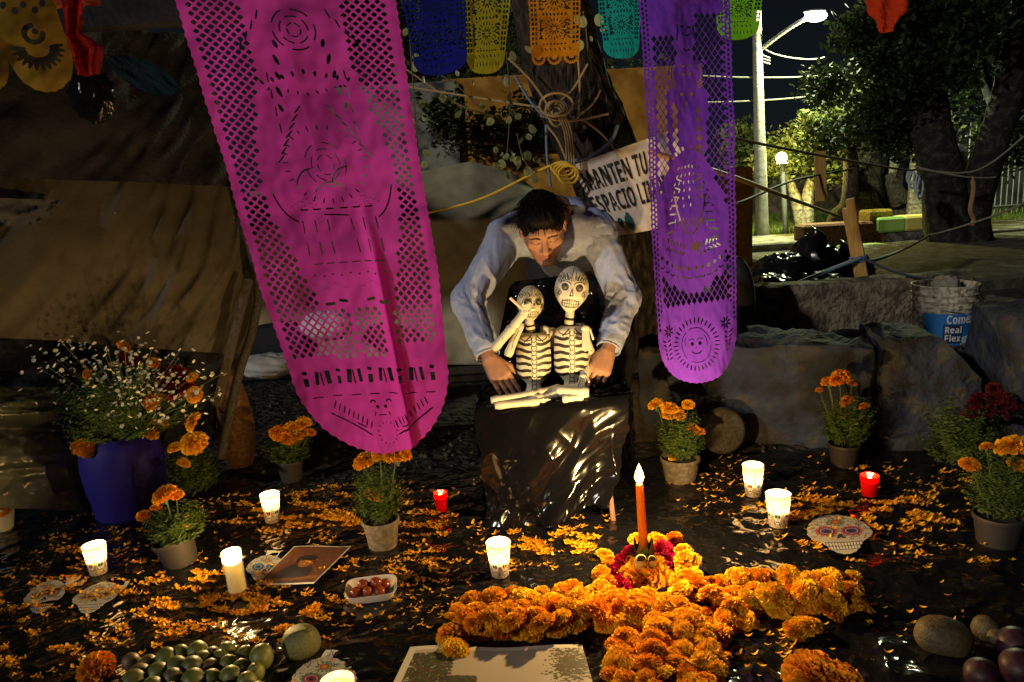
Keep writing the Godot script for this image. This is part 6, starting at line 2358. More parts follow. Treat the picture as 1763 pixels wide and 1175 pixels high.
	mb = MB.new()
	mb.ell(Vector3.ZERO, Vector3(0.0165, 0.0150, 0.0185), 16, 12, nz.a, 0.10, 2.0)
	var dm := mb.commit()
	for w in [[-0.042, 0.018, 0.018], [-0.008, 0.018, 0.020], [0.028, 0.018, 0.018], [-0.030, 0.020, -0.016], [0.004, 0.021, -0.014], [0.038, 0.020, -0.014], [0.016, 0.036, 0.0], [-0.022, 0.034, 0.004]]:
		solo("date", dm, datem, b + Vector3(w[0], w[1], w[2]), "shiny red brown date heaped in the white foam tray", "fruit", "dates in the foam tray", Basis.from_euler(Vector3(rr(0, 3), rr(0, 3), rr(0, 3))))
	# heap of guavas at the bottom left
	var kinds := [worn([[0.3, lin(0.075, 0.095, 0.014)], [0.5, lin(0.15, 0.17, 0.03)], [0.7, lin(0.11, 0.10, 0.03)]], 121, 0.02, 8.0, 0.5, 0.0, 1.0, 0.5), worn([[0.3, lin(0.065, 0.06, 0.02)], [0.7, lin(0.12, 0.11, 0.035)]], 122, 0.03, 8.0, 0.5, 0.0, 1.0, 0.5), worn([[0.3, lin(0.08, 0.065, 0.03)], [0.7, lin(0.16, 0.09, 0.04)]], 123, 0.03, 8.0, 0.5, 0.0, 1.0, 0.5)]
	mb = MB.new()
	mb.lathe([Vector2(0, 1.0), Vector2(0.16, 1.0), Vector2(0.42, 0.93), Vector2(0.72, 0.72), Vector2(0.93, 0.35), Vector2(1.0, -0.05), Vector2(0.92, -0.45), Vector2(0.68, -0.78), Vector2(0.34, -0.96), Vector2(0.12, -1.0), Vector2(0.08, -0.96), Vector2(0, -0.95)], 20)
	var gm := mb.commit()
	for w in [[225, 1140, 15], [255, 1143, 15], [285, 1135, 17], [310, 1128, 15], [340, 1122, 17], [365, 1128, 14], [390, 1122, 15], [420, 1128, 14], [450, 1132, 20], [240, 1160, 17], [272, 1160, 19], [303, 1150, 19], [330, 1150, 19], [362, 1150, 15], [392, 1144, 15], [415, 1150, 15], [440, 1158, 15], [228, 1175, 20], [262, 1185, 19], [298, 1170, 18], [332, 1172, 20], [365, 1168, 15], [397, 1165, 18], [425, 1175, 17], [290, 1195, 19], [330, 1200, 20], [370, 1195, 18], [410, 1198, 18], [445, 1190, 16], [200, 1190, 18], [350, 1136, 15], [380, 1134, 14]]:
		var q := on(w[0], w[1] + 4, 0.0)
		var r: float = w[2] / ppm(q)
		q = on(w[0], w[1], r + 0.012)
		var kd: int = [0, 0, 0, 1, 2][rng.randi() % 5]
		var kn: String = ["green", "olive brown", "russet"][kd]
		solo("guava", gm, kinds[kd], q, "small %s guava in the heap at the bottom left" % kn, "fruit", kn + " guavas heaped at the bottom left", Basis.from_euler(Vector3(rr(-1, 1), rr(0, 6), rr(-1, 1))) * Basis().scaled(Vector3(r, r * rr(0.95, 1.12), r)))
	var rq := on(165, 1152, 0.03)
	solo("marigold_bloom", M.heads[1], M.orange[1], rq, "dim reddish marigold head left of the guavas", "flower", "", Basis(Vector3.RIGHT, 0.5).scaled(Vector3.ONE * 28.0 / ppm(rq)))
	# pear shaped fruit with a stalk
	b = on(520, 1105, 0.04)
	s = ppm(b)
	mb = MB.new()
	var rads := [[0.0, 1.0], [0.10, 1.02], [0.22, 0.95], [0.48, 0.72], [0.80, 0.40], [0.98, 0.0], [0.98, -0.35], [0.8, -0.72], [0.45, -0.94], [0, -1.0]]
	var pr := []
	for k in rads:
		pr.append(Vector2(k[0] * 34.0 / s, k[1] * 33.0 / s))
	mb.lathe(pr, 28)
	o = thing("green_gourd", b, "pear shaped green fruit lying alone between the petals and the name strip", "fruit")
	o.rotation = Vector3(0.4, 0, -0.5)
	part("flesh", mb.commit(), worn([[0.3, lin(0.07, 0.075, 0.022)], [0.7, lin(0.13, 0.13, 0.045)]], 124, 0.03, 8.0, 0.5, 0.15, 3.0), o)
	mb = MB.new()
	mb.tube([Vector3(0, 32.0 / s, 0), Vector3(0.006, 40.0 / s, 0.004)], [0.004, 0.003], 6)
	part("stalk", mb.commit(), mat(lin(0.10, 0.08, 0.04), 0.8), o)
	# bottom right: gourds, fruits and two marigolds in the gloom
	var brown := worn([[0.3, lin(0.06, 0.042, 0.02)], [0.7, lin(0.11, 0.08, 0.038)]], 125, 0.02, 6.0, 0.6, 0.2, 3.0)
	for w in [[1625, 1098, 50, 36, "large oval brown gourd at the bottom right"], [1697, 1082, 22, 22, "round small gourd right of the large oval one"], [1718, 1098, 17, 14, "smallest brown gourd touching the round one"]]:
		var q := on(w[0], w[1], 0.05)
		var sc := ppm(q)
		mb = MB.new()
		mb.ell(Vector3.ZERO, Vector3(w[2] / sc, w[3] / sc, w[3] / sc), 26, 18, nz.a, 0.08, 1.0)
		solo("gourd", mb.commit(), brown, q, w[4], "gourd", "", Basis(Vector3.BACK, -0.35))
	var plum := worn([[0.3, lin(0.022, 0.006, 0.012)], [0.7, lin(0.04, 0.011, 0.02)]], 126, 0.02, 6.0, 0.5)
	for w in [[1748, 1110, 30, "dark plum coloured fruit at the right edge above the others"], [1755, 1150, 32, "dark plum coloured fruit cut by the right edge of the frame"], [1690, 1162, 28, "dark plum coloured fruit lying at the bottom under the oval gourd"]]:
		var q := on(w[0], w[1], 0.045)
		mb = MB.new()
		mb.ell(Vector3.ZERO, Vector3.ONE * w[2] / ppm(q), 22, 16, nz.a, 0.07, 1.2)
		solo("plum_fruit", mb.commit(), plum, q, w[3], "fruit")
	for w in [[1400, 1170, 46, 1, "big reddish marigold head at the bottom edge right of the cross"], [1450, 1178, 34, 1, "second reddish marigold head beside the big one at the bottom edge"], [1740, 770, 30, 1, ""], [165, 30, 0, 0, ""]]:
		if w[4] == "":
			continue
		var q := on(w[0], w[1], 0.035)
		solo("marigold_bloom", M.heads[rng.randi() % 6], M.orange[w[3]], q, w[4], "flower", "", Basis(Vector3.RIGHT, 0.5).scaled(Vector3.ONE * w[2] / ppm(q)))


func foliage(seed_: int, h: float, r: float, stems: int, size: float) -> ArrayMesh:
	var g := RandomNumberGenerator.new()
	g.seed = seed_
	var mb := MB.new()
	for k in stems:
		var a := g.randf() * TAU
		var rad := r * sqrt(g.randf())
		var top := Vector3(sin(a) * rad, h * g.randf_range(0.25, 1.0) * (1.0 - 0.25 * rad / r), cos(a) * rad)
		var root := Vector3(top.x * 0.35, 0, top.z * 0.35)
		var tone := g.randf_range(0.7, 1.3)
		var n := 9
		var lean := Vector3(sin(a), 0, cos(a)) * size * 0.8
		for j in n:
			var u := (j + 1.0) / n
			var c := root.lerp(top, 0.45 + 0.55 * u) + lean * u * u
			for s in [-1.0, 1.0]:
				var side: Vector3 = (Vector3(cos(a), g.randf_range(-0.2, 0.5), -sin(a)) * s + Vector3(sin(a), 0, cos(a)) * g.randf_range(0.0, 0.8)).normalized()
				var l := size * g.randf_range(0.6, 1.1) * (1.1 - 0.5 * u)
				var w := Vector3(g.randf_range(-1, 1), g.randf_range(-1, 1), g.randf_range(-1, 1)).cross(side).normalized() * l * 0.13
				mb.col = Color(0.065, 0.10, 0.022) * tone
				var p0 := mb.p(c)
				var p1 := mb.p(c + side * l * 0.55 + w)
				var p2 := mb.p(c + side * l + Vector3(0, -l * 0.15, 0))
				var p3 := mb.p(c + side * l * 0.55 - w)
				mb.quad(p0, p1, p2, p3)
	return mb.commit(true)


func plants() -> void:
	var clay := worn([[0.3, lin(0.10, 0.08, 0.055)], [0.7, lin(0.19, 0.155, 0.11)]], 131, 0.02, 4.0, 0.85, 0.2, 4.0)
	var darkpot := mat(lin(0.035, 0.028, 0.024), 0.6)
	var soil := mat(lin(0.015, 0.011, 0.008), 0.95)
	# [base x, y, pot width px, pot height px, foliage height px, foliage half width px, stems, pot material, blossoms [x, y, r px, colour], label]
	var rows := [
		[660, 945, 62, 52, 118, 36, 120, clay, [[628, 795, 19, 2], [683, 784, 22, 2], [655, 780, 15, 2], [643, 853, 17, 3], [656, 856, 9, 2]], "potted yellow marigold in a pale pot under the tip of the magenta paper"],
		[315, 975, 68, 50, 72, 42, 110, darkpot, [[283, 852, 19, 0], [303, 852, 11, 0], [247, 888, 11, 1], [268, 875, 9, 1], [320, 890, 5, 3], [322, 905, 4, 2]], "potted marigold with red orange blooms in a tilted pot before the blue vase"],
		[503, 832, 44, 40, 60, 34, 70, darkpot, [[480, 745, 15, 1], [505, 735, 13, 2], [520, 730, 14, 2], [492, 755, 14, 1], [515, 752, 14, 2], [535, 745, 8, 1], [506, 765, 10, 1], [478, 752, 9, 0]], "potted marigold in deep shade left of the magenta paper's tip"],
		[1172, 833, 66, 46, 105, 34, 120, clay, [[1130, 697, 13, 2], [1153, 703, 13, 2], [1166, 712, 14, 2], [1150, 714, 11, 2], [1185, 697, 10, 2], [1193, 738, 10, 1], [1205, 745, 9, 1], [1160, 790, 8, 3]], "potted marigold with bright blooms right of the covered chair"],
		[1453, 808, 52, 44, 110, 40, 100, darkpot, [[1446, 652, 16, 1], [1428, 660, 12, 1], [1411, 672, 6, 0], [1467, 660, 8, 0], [1458, 691, 11, 1], [1488, 700, 8, 1], [1425, 655, 9, 0]], "potted marigold in front of the long concrete block"],
		[1716, 945, 78, 60, 150, 56, 110, darkpot, [[1670, 800, 15, 1], [1747, 770, 26, 0], [1700, 770, 10, 1], [1752, 800, 14, 0], [1725, 972, 9, 1]], "large shaded potted marigold at the right edge"]]
	for w in rows:
		var b := on(w[0], w[1])
		b.y = 0.008
		var s := ppm(b)
		var o := thing("potted_marigold", b, w[9], "potted plant", "potted marigolds round the offering")
		var tilt := Basis()
		if w[0] == 315:
			tilt = Basis(Vector3.BACK, 0.22)
		var r1: float = w[2] * 0.5 / s
		var hh: float = w[3] / s
		var mb := MB.new()
		mb.lathe([Vector2(0, 0), Vector2(r1 * 0.74, 0), Vector2(r1 * 0.78, 0.004), Vector2(r1 * 0.96, hh * 0.84), Vector2(r1 * 1.03, hh * 0.85), Vector2(r1 * 1.03, hh * 0.98), Vector2(r1 * 0.98, hh), Vector2(r1 * 0.92, hh * 0.98), Vector2(r1 * 0.9, hh * 0.8)], 32)
		part("pot", mb.commit(), w[7], o, Vector3.ZERO, tilt)
		mb = MB.new()
		mb.ell(Vector3(0, hh * 0.8, 0), Vector3(r1 * 0.9, hh * 0.1, r1 * 0.9), 16, 8, nz.a, 0.2, 2.0)
		part("soil", mb.commit(), soil, o, Vector3.ZERO, tilt)
		part("foliage", foliage(int(w[0]), w[4] / s, w[5] / s, w[6] * 2, 0.026), M.leaf, o, Vector3(0, hh * 0.85, 0))
		var stm := MB.new()
		for f in w[8]:
			var q := at(f[0], f[1], -b.z - rr(-0.03, 0.05)) - b
			var sc: float = f[2] / s
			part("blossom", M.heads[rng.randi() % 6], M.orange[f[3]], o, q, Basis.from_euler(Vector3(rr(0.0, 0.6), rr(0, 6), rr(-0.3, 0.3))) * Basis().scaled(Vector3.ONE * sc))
			var r0 := Vector3(q.x * 0.3, hh * 0.9, q.z * 0.3)
			stm.tube([r0, r0.lerp(q, 0.6) + Vector3(0, 0.01, 0), q], [0.0022], 5)
			stm.tube([q - Vector3(0, sc * 0.9, 0), q - Vector3(0, sc * 0.2, 0)], [0.003, sc * 0.3], 8)
		part("stems", stm.commit(), mat(lin(0.06, 0.085, 0.025), 0.7), o)
	# blue vase and its bouquet
	var b := on(226, 884)
	b.y = 0.006
	var s := ppm(b)
	var mb := MB.new()
	var prof := []
	for k in [[0, 0], [50, 0], [54, 4], [62, 50], [66, 90], [63, 118], [54, 136], [44, 142], [43, 146], [40, 140], [50, 120], [60, 90], [0, 80]]:
		prof.append(Vector2(k[0] / s, k[1] / s))
	mb.lathe(prof, 40)
	solo("blue_vase", mb.commit(), mat(lin(0.014, 0.009, 0.17), 0.62, 0.35), b, "deep blue rounded vase holding the big bouquet on the left", "vase")
	var bq := at(230, 745, -b.z)
	var o := thing("bouquet", bq, "big bouquet of tiny white flowers, marigolds and crimson cockscomb in the blue vase", "flowers")
	part("foliage", foliage(555, 150.0 / s, 100.0 / s, 620, 0.035), M.leaf, o, Vector3(0.0, -0.02, 0))
	# tiny white flowers on thin sprigs
	var xf := []
	var sprig := MB.new()
	for k in 620:
		var px := 240 + rng.randfn(0, 55)
		var py := 668 + rng.randfn(0, 36)
		if k % 9 == 0:
			px = 120 + rng.randfn(0, 45)
			py = 620 + rng.randfn(0, 28)
		var q := at(px, py, -b.z + rr(-0.26, 0.02)) - bq
		xf.append(Transform3D(Basis.from_euler(Vector3(rr(-1, 1), rr(0, 6), rr(-1, 1))).scaled(Vector3.ONE * rr(0.6, 1.35)), q))
		if k % 5 == 0:
			sprig.tube([Vector3(q.x * 0.15, 0.0, q.z * 0.2), q * Vector3(0.6, 0.65, 0.6), q], [0.0012], 4)
	var fl := MB.new()
	for k in 6:
		var a := TAU * k / 6
		var e := Vector3(cos(a), 0.25, sin(a)) * 0.0078
		var sd := Vector3(-sin(a), 0, cos(a)) * 0.0034
		fl.quad(fl.p(Vector3.ZERO), fl.p(e * 0.6 - sd), fl.p(e), fl.p(e * 0.6 + sd))
	many("white_flowers", fl.commit(), mat(lin(0.60, 0.58, 0.42), 0.8, 0.3, 0.3), xf, [], o)
	part("sprigs", sprig.commit(), mat(lin(0.07, 0.09, 0.03), 0.7), o)
	for w in [[264, 625, 10, 1], [212, 597, 10, 1], [150, 645, 8, 1], [262, 690, 15, 1], [272, 730, 14, 2], [258, 745, 14, 2], [145, 773, 18, 2], [333, 727, 15, 2], [333, 763, 20, 2], [316, 798, 10, 2], [303, 772, 12, 2], [330, 650, 9, 2], [334, 680, 12, 2]]:
		var q := at(w[0], w[1], -b.z - rr(0.05, 0.16)) - bq
		part("marigold", M.heads[rng.randi() % 6], M.orange[w[3]], o, q, Basis.from_euler(Vector3(rr(0.2, 1.1), rr(0, 6), rr(-0.4, 0.4))) * Basis().scaled(Vector3.ONE * w[2] / s))
	var crim := mat(lin(0.22, 0.006, 0.03), 0.8, 0.2, 0.2)
	crim.vertex_color_use_as_albedo = true
	crim.backlight = Color(0.45, 0.45, 0.45)
	for w in [[300, 655, 27], [310, 672, 22], [285, 665, 20], [222, 622, 16]]:
		var q := at(w[0], w[1], -b.z - 0.06) - bq
		part("cockscomb", M.heads[rng.randi() % 6], crim, o, q, Basis.from_euler(Vector3(0.5, rr(0, 6), 0)) * Basis().scaled(Vector3(1, 1.2, 1) * w[2] / s))
	# bushy stems to the right of the vase
	var bb := on(335, 850)
	o = thing("marigold_bush", bb, "loose leafy marigold stems standing right of the blue vase", "plant")
	part("foliage", foliage(556, 120.0 / s, 42.0 / s, 180, 0.03), M.leaf, o)
	# dark red flowers at the right edge
	bb = on(1705, 850)
	bb.z = -2.75
	bb.y = 0.0
	o = thing("dark_red_flowers", bb, "dim clump of dark red flowers before the right hand concrete block", "plant")
	part("foliage", foliage(557, 0.32, 0.12, 160, 0.035), M.leaf, o, Vector3(0, 0.02, 0))
	var dk := mat(lin(0.10, 0.012, 0.014), 0.8, 0.2, 0.2)
	dk.vertex_color_use_as_albedo = true
	dk.backlight = Color(0.45, 0.45, 0.45)
	for w in [[1690, 690, 16], [1715, 685, 18], [1672, 712, 14], [1700, 705, 13], [1735, 695, 15], [1725, 715, 12], [1680, 695, 12], [1712, 670, 12]]:
		var q := at(w[0], w[1], 2.75) - bb
		part("blossom", M.heads[rng.randi() % 6], dk, o, q, Basis.from_euler(Vector3(rr(0.2, 1.0), rr(0, 6), 0)) * Basis().scaled(Vector3.ONE * w[2] / ppm(q + bb)))
	# flower cup cut by the left edge
	var lc := on(5, 918)
	o = thing("flower_cup", lc, "white crumpled paper cup of dim marigolds cut by the left edge", "cup")
	mb = MB.new()
	mb.lathe([Vector2(0, 0), Vector2(0.035, 0), Vector2(0.055, 0.10), Vector2(0.057, 0.11), Vector2(0.052, 0.10), Vector2(0.03, 0.01)], 24)
	part("cup", mb.commit(), M.paper, o)
	for k in 3:
		part("marigold", M.heads[k], M.orange[1], o, Vector3(-0.02 + 0.025 * k, 0.10 + 0.01 * (k % 2), 0.02), Basis(Vector3.RIGHT, 0.5).scaled(Vector3.ONE * 0.026))


func wave(q: Vector3, s: float, t: float, amp: float, seed_: float) -> Vector3:
	return q + Vector3(0.3, 0.0, 1.0) * amp * (0.6 * sin(s * 5.0 + t * 2.0 + seed_) * (0.4 + 0.6 * t) + 0.5 * nz.b.get_noise_2d(s * 2.0 + seed_, t * 2.5))


func banners() -> void:
	# ---- the long magenta sheet
	var W := 0.33
	var H := 0.84
	var p := Paper.new(W, H, 0.0019)
	var vb := H * 0.80
	p.outline(func(x: float, y: float) -> float:
		var sc := 0.0022 * absf(sin(y * 190.0))
		if y < vb:
			return minf(x, W - x) - 0.001 - sc
		var ex := (x - W / 2) / (W / 2)
		var ey := (y - vb) / (H - vb)
		return (1.0 - sqrt(ex * ex + ey * ey)) * 0.13 - 0.0022 * absf(sin(atan2(ey, ex) * 26.0)))
	var band := func(x: float, y: float) -> bool:
		var lw := 0.085 + 0.02 * sin(y * 12.0) - 0.02 * smoothstep(0.0, 0.25, y) * smoothstep(0.5, 0.3, y)
		if x > 0.016 and x < lw and y < 0.655 and (y > 0.0):
			return true
		if x < W - 0.016 and x > W - lw * 0.95 and y > 0.0 and y < 0.64:
			return true
		return (x > 0.10 and x < 0.21 and y > 0.575 and y < 0.66 and not (x > 0.145 and x < 0.158))
	p.lattice(0.012, 0.02, W - 0.012, 0.66, 0.0155, 0.0037, band)
	# portrait of slits: brow, eyes, nose, hands and long folds of a robe
	for s in [-1.0, 1.0]:
		var cx := W * 0.5 + 0.003
		p.arc(cx + s * 0.03, 0.36, 0.03, 0.04, PI * 1.1, PI * 1.5, 0.0014)
		p.arc(cx + s * 0.055, 0.33, 0.05, 0.09, PI * 0.6 if s < 0 else PI * 0.1, PI * 0.9 if s < 0 else PI * 0.4, 0.0014)
		for k in 7:
			p.l(cx + s * (0.02 + k * 0.008), 0.21 + k * 0.014, cx + s * (0.032 + k * 0.008), 0.222 + k * 0.014, 0.0017, 0.6)
		for k in 5:
			p.e(cx + s * (0.036 + 0.004 * k), 0.10 + k * 0.028, 0.0032, 0.008 + 0.002 * (k % 2), s * 0.3)
		for k in 3:
			p.l(cx + s * (0.02 + k * 0.022), 0.415, cx + s * (0.021 + k * 0.022), 0.437, 0.0012)
			p.l(cx + s * (0.022 + k * 0.022), 0.455, cx + s * (0.023 + k * 0.022), 0.478, 0.0012)
			p.l(cx + s * (0.012 + k * 0.022) - 0.006, 0.395, cx + s * (0.012 + k * 0.022) + 0.006, 0.395, 0.0014)
			p.l(cx + s * (0.012 + k * 0.022) - 0.007, 0.495, cx + s * (0.012 + k * 0.022) + 0.007, 0.495, 0.0012)
		for k in 26:
			p.e(cx + s * (0.03 + 0.0016 * k + 0.004 * (k % 3)), 0.375 + 0.004 * (k % 5), 0.0010, 0.0016)
			p.e(cx + s * (0.006 + 0.003 * k), 0.535 + 0.004 * sin(k * 0.5), 0.0009, 0.0012)
		p.l(cx + s * 0.045, 0.565, cx + s * 0.06, 0.566, 0.0028)
		p.l(cx + s * 0.02, 0.562, cx + s * 0.032, 0.56, 0.0026)
		for k in 4:
			p.l(cx + s * (0.05 + 0.012 * k), 0.04 + 0.018 * k, cx + s * (0.055 + 0.012 * k), 0.055 + 0.018 * k, 0.0016, 0.5)
			p.l(cx + s * 0.06, 0.15 + 0.03 * k, cx + s * 0.061, 0.165 + 0.03 * k, 0.0013)
	for k in 3:  # broken rings, dotted rows and petals between the slits
		for j in 5:
			var a0 := TAU * j / 5.0 + k * 0.5
			p.arc(W * 0.5, 0.315, 0.014 + 0.010 * k, 0.018 + 0.011 * k, a0, a0 + 0.75, 0.0011, 4)
			p.arc(W * 0.5, 0.075, 0.010 + 0.011 * k, 0.012 + 0.012 * k, a0, a0 + 0.8, 0.0014, 4)
	p.rays(W * 0.5, 0.315, 0.062, 0.072, 26, 0.0014)
	for k in 9:
		p.e(W * 0.5 + (k - 4) * 0.017, 0.150 + 0.004 * absf(k - 4), 0.0024, 0.0052, (k - 4) * 0.12)
		p.e(W * 0.5 + (k - 4) * 0.015, 0.190 - 0.003 * absf(k - 4), 0.0018, 0.0040, (k - 4) * -0.15)
		p.e(W * 0.5 + (k - 4) * 0.016, 0.515 + 0.003 * (k % 2), 0.0026, 0.0018)
	p.arc(W * 0.5, 0.375, 0.03, 0.028, PI * 1.15, PI * 1.85, 0.0013)
	p.l(W * 0.5 - 0.02, 0.405, W * 0.5 + 0.02, 0.409, 0.0013)
	# a row of upright openings
	for k in 13:
		var x := 0.028 + k * 0.0222
		var tall := 0.014
		p.b(x, 0.692 + tall * (0.35 if k % 3 == 0 else -0.1), 0.0036 if k % 2 else 0.0048, tall * (0.55 if k % 3 == 0 else 0.9), 0.12 * sin(k * 2.1))
		if k % 3 == 1:
			p.l(x + 0.008, 0.680, x + 0.0105, 0.705, 0.0018, 0.6)
		if k % 3 == 0:
			p.b(x, 0.679, 0.0045, 0.003, 0.2)
	for k in 7:
		p.l(0.035 + k * 0.04, 0.726, 0.055 + k * 0.04, 0.726, 0.0011)
	# small skull face and two sprays
	var fx := W * 0.53
	for s in [-1.0, 1.0]:
		p.e(fx + s * 0.0085, 0.751, 0.0036, 0.0036)
		p.arc(fx + s * 0.017, 0.744, 0.006, 0.006, PI * 1.1, PI * 1.9, 0.0014, 4)
		p.l(fx + s * 0.014, 0.760, fx + s * 0.017, 0.767, 0.0012)
		for k in 9:
			var bx: float = fx + s * (0.028 + k * 0.0088)
			var by := 0.795 - k * 0.0052
			p.l(bx + s * 0.002, by - 0.005, bx - s * 0.003, by - 0.018, 0.0017, 0.8)
			p.l(bx + s * 0.001, by + 0.008, bx + s * 0.013, by + 0.002, 0.0016, 0.8)
		p.l(fx + s * 0.04, 0.788, fx + s * 0.058, 0.779, 0.0012)
	p.l(fx - 0.008, 0.7665, fx + 0.008, 0.7665, 0.0012)
	p.rays(fx + 0.006, 0.80, 0.018, 0.0225, 14, 0.0012)
	var keys := [[0.0, 288, -22, 1.20, 680, -26, 1.22], [0.36, 384, 282, 1.26, 722, 262, 1.30], [0.62, 443, 488, 1.33, 757, 466, 1.36], [0.80, 498, 640, 1.39, 772, 622, 1.40], [1.0, 530, 797, 1.44, 792, 774, 1.44]]
	var mesh := p.mesh(func(s: float, t: float) -> Vector3:
		var q := patch(keys, s, t)
		var fold := exp(-pow((s - 0.60 - 0.10 * t) / 0.035, 2)) * smoothstep(0.42, 0.62, t) * 0.020
		var crease := -0.004 * absf(sin(t * PI * 4.0 + 0.3)) - 0.004 * absf(sin(s * PI * 2.0 + 0.2))
		q.z += fold + crease + 0.014 * sin(s * 6.0 + t * 3.0) * t + 0.006 * nz.b.get_noise_2d(s * 3.0, t * 6.0)
		return q)
	var magenta := mat(lin(0.92, 0.08, 0.60), 0.9, 0.05, 0.5)
	solo("magenta_paper_banner", mesh, magenta, Vector3.ZERO, "long magenta cut paper banner with a rounded scalloped tip hanging at left of centre", "paper banner")
	# ---- the purple sheet
	W = 0.29
	H = 1.22
	p = Paper.new(W, H, 0.0024)
	vb = H * 0.86
	p.outline(func(x: float, y: float) -> float:
		var sc := 0.003 * absf(sin(y * 130.0))
		if y < vb:
			return minf(x, W - x) - 0.001 - sc
		var ex := (x - W / 2) / (W / 2)
		var ey := (y - vb) / (H - vb)
		return (1.0 - pow(pow(absf(ex), 2.6) + pow(absf(ey), 2.2), 0.42)) * 0.14 - 0.002 * absf(sin(atan2(ey, ex) * 22.0)))
	var cx := W * 0.5
	# circles down both edges
	for k in 70:
		for s in [-1.0, 1.0]:
			p.e(cx + s * (W * 0.5 - 0.012), 0.02 + k * 0.0145, 0.0038, 0.0052)
			if k < 66:
				p.e(cx + s * (W * 0.5 - 0.023), 0.027 + k * 0.0145, 0.0032, 0.0048)
	# open lattice round a standing figure
	var figure := func(x: float, y: float) -> bool:
		if x < 0.032 or x > W - 0.032 or y < 0.10 or y > 0.99:
			return false
		var dx := absf(x - cx + 0.004)
		if y < 0.19:
			return dx > 0.036 and (x > cx + 0.03 or y > 0.16)
		if y < 0.235:
			return dx > 0.03
		if y < 0.33:
			return dx > 0.062
		if y < 0.50:
			return dx > 0.072 - 0.03 * (y - 0.33) or (dx > 0.034 and dx < 0.046 and y > 0.36)
		if y < 0.83:
			return dx > 0.062 + 0.06 * smoothstep(0.5, 0.72, y)
		return absf(y - 0.90 + 0.25 * (x - cx) * 0.0) < 0.085 and (dx / 0.12) * (dx / 0.12) + pow((y - 0.80) / 0.13, 2) > 1.0 and y < 0.955
	p.lattice(0.03, 0.10, W - 0.03, 0.99, 0.0190, 0.0080, figure, 1.5)
	# skull, ribs, hands, skirt
	for s in [-1.0, 1.0]:
		p.e(cx + s * 0.013, 0.135, 0.0075, 0.0045)
		p.l(cx + s * 0.026, 0.13, cx + s * 0.032, 0.175, 0.0028, 0.5)
		for k in 3:
			p.arc(cx + s * 0.036, 0.275, 0.014 + k * 0.009, 0.026 + k * 0.008, -PI * 0.45 if s > 0 else PI * 0.55, PI * 0.45 if s > 0 else PI * 1.45, 0.0022)
		p.e(cx + s * 0.012, 0.25, 0.005, 0.005)
		p.e(cx + s * 0.012, 0.275, 0.005, 0.005)
		p.e(cx + s * 0.018, 0.335, 0.006, 0.005)
		for k in 7:
			p.l(cx + s * (0.024 + 0.006 * k), 0.60 + k * 0.025, cx + s * (0.042 + 0.007 * k), 0.592 + k * 0.027, 0.0030, 0.8)
		p.arc(cx - s * 0.01, 0.58, 0.065, 0.19, PI * 0.12 if s > 0 else PI * 0.88, PI * 0.42 if s > 0 else PI * 0.58, 0.0022, 8)
		for k in 4:
			p.e(cx + s * (0.02 + 0.012 * k), 0.50 + 0.008 * k, 0.0045, 0.007, s * 0.4)
		for k in 6:
			p.l(cx + s * (0.022 + k * 0.011), 0.805 - k * 0.004, cx + s * (0.028 + k * 0.011), 0.788 - k * 0.004, 0.0026, 0.8)
			p.l(cx + s * (0.022 + k * 0.011), 0.815 - k * 0.004, cx + s * (0.034 + k * 0.011), 0.822 - k * 0.004, 0.0026, 0.8)
		for k in 6:
			p.e(cx + s * (0.012 + 0.019 * k), 0.862 - 0.0016 * k * k, 0.0052, 0.0062)
			p.arc(cx + s * (0.012 + 0.019 * k), 0.885 - 0.0016 * k * k, 0.007, 0.006, 0.2, PI - 0.2, 0.0018, 4)
	p.arc(cx, 0.155, 0.013, 0.006, 0.15, PI - 0.15, 0.0026, 4)
	p.arc(cx, 0.20, 0.010, 0.005, 0.15, PI - 0.15, 0.0026, 4)
	p.l(cx, 0.358, cx, 0.368, 0.0036, 0.6)
	for j in 6:  # rows of leaf cuts over the gown
		for k in 7:
			var gx: float = cx + (k - 3) * (0.012 + 0.0022 * j) + 0.003 * (j % 2)
			p.e(gx, 0.555 + j * 0.024 + 0.002 * absf(k - 3), 0.0022, 0.0062, (k - 3) * -0.22)
	for k in 9:
		p.l(cx - 0.05 + k * 0.0125, 0.715, cx - 0.052 + k * 0.013, 0.742, 0.0018, 0.6)
	p.rays(cx + 0.012, 0.80, 0.004, 0.015, 8, 0.003)
	# medallion with a face in the rounded end
	var my := 1.09
	var mx := cx - 0.005
	p.rays(mx, my, 0.070, 0.087, 34, 0.0026, 0.92)
	p.arc(mx, my, 0.050, 0.058, PI * 0.75, PI * 1.3, 0.0014, 8)
	p.arc(mx, my, 0.050, 0.058, PI * 1.36, PI * 1.92, 0.0014, 8)
	p.arc(mx, my, 0.050, 0.058, PI * 0.02, PI * 0.66, 0.0014, 8)
	for s in [-1.0, 1.0]:
		p.e(mx + s * 0.013, my - 0.006, 0.0055, 0.0068)
		p.arc(mx + s * 0.014, my - 0.014, 0.011, 0.01, PI * 1.15, PI * 1.85, 0.0014, 4)
		p.arc(mx + s * 0.028, my - 0.01, 0.010, 0.022, PI * 1.6 if s > 0 else PI * 0.9, PI * 2.2 if s > 0 else PI * 1.4, 0.0013, 4)
		p.rays(cx + s * 0.10, 1.03, 0.006, 0.018, 8, 0.003)
		for k in 5:
			p.l(cx + s * 0.112, 1.062 + k * 0.016, cx + s * (0.125 - 0.003 * k), 1.052 + k * 0.016, 0.0028, 0.8)
			p.l(cx + s * 0.105, 1.062 + k * 0.016, cx + s * 0.094, 1.055 + k * 0.016, 0.0026, 0.8)
	p.arc(mx, my + 0.018, 0.016, 0.010, 0.1, PI - 0.1, 0.0022, 6)
	p.l(mx, my + 0.004, mx - 0.003, my + 0.012, 0.0014)
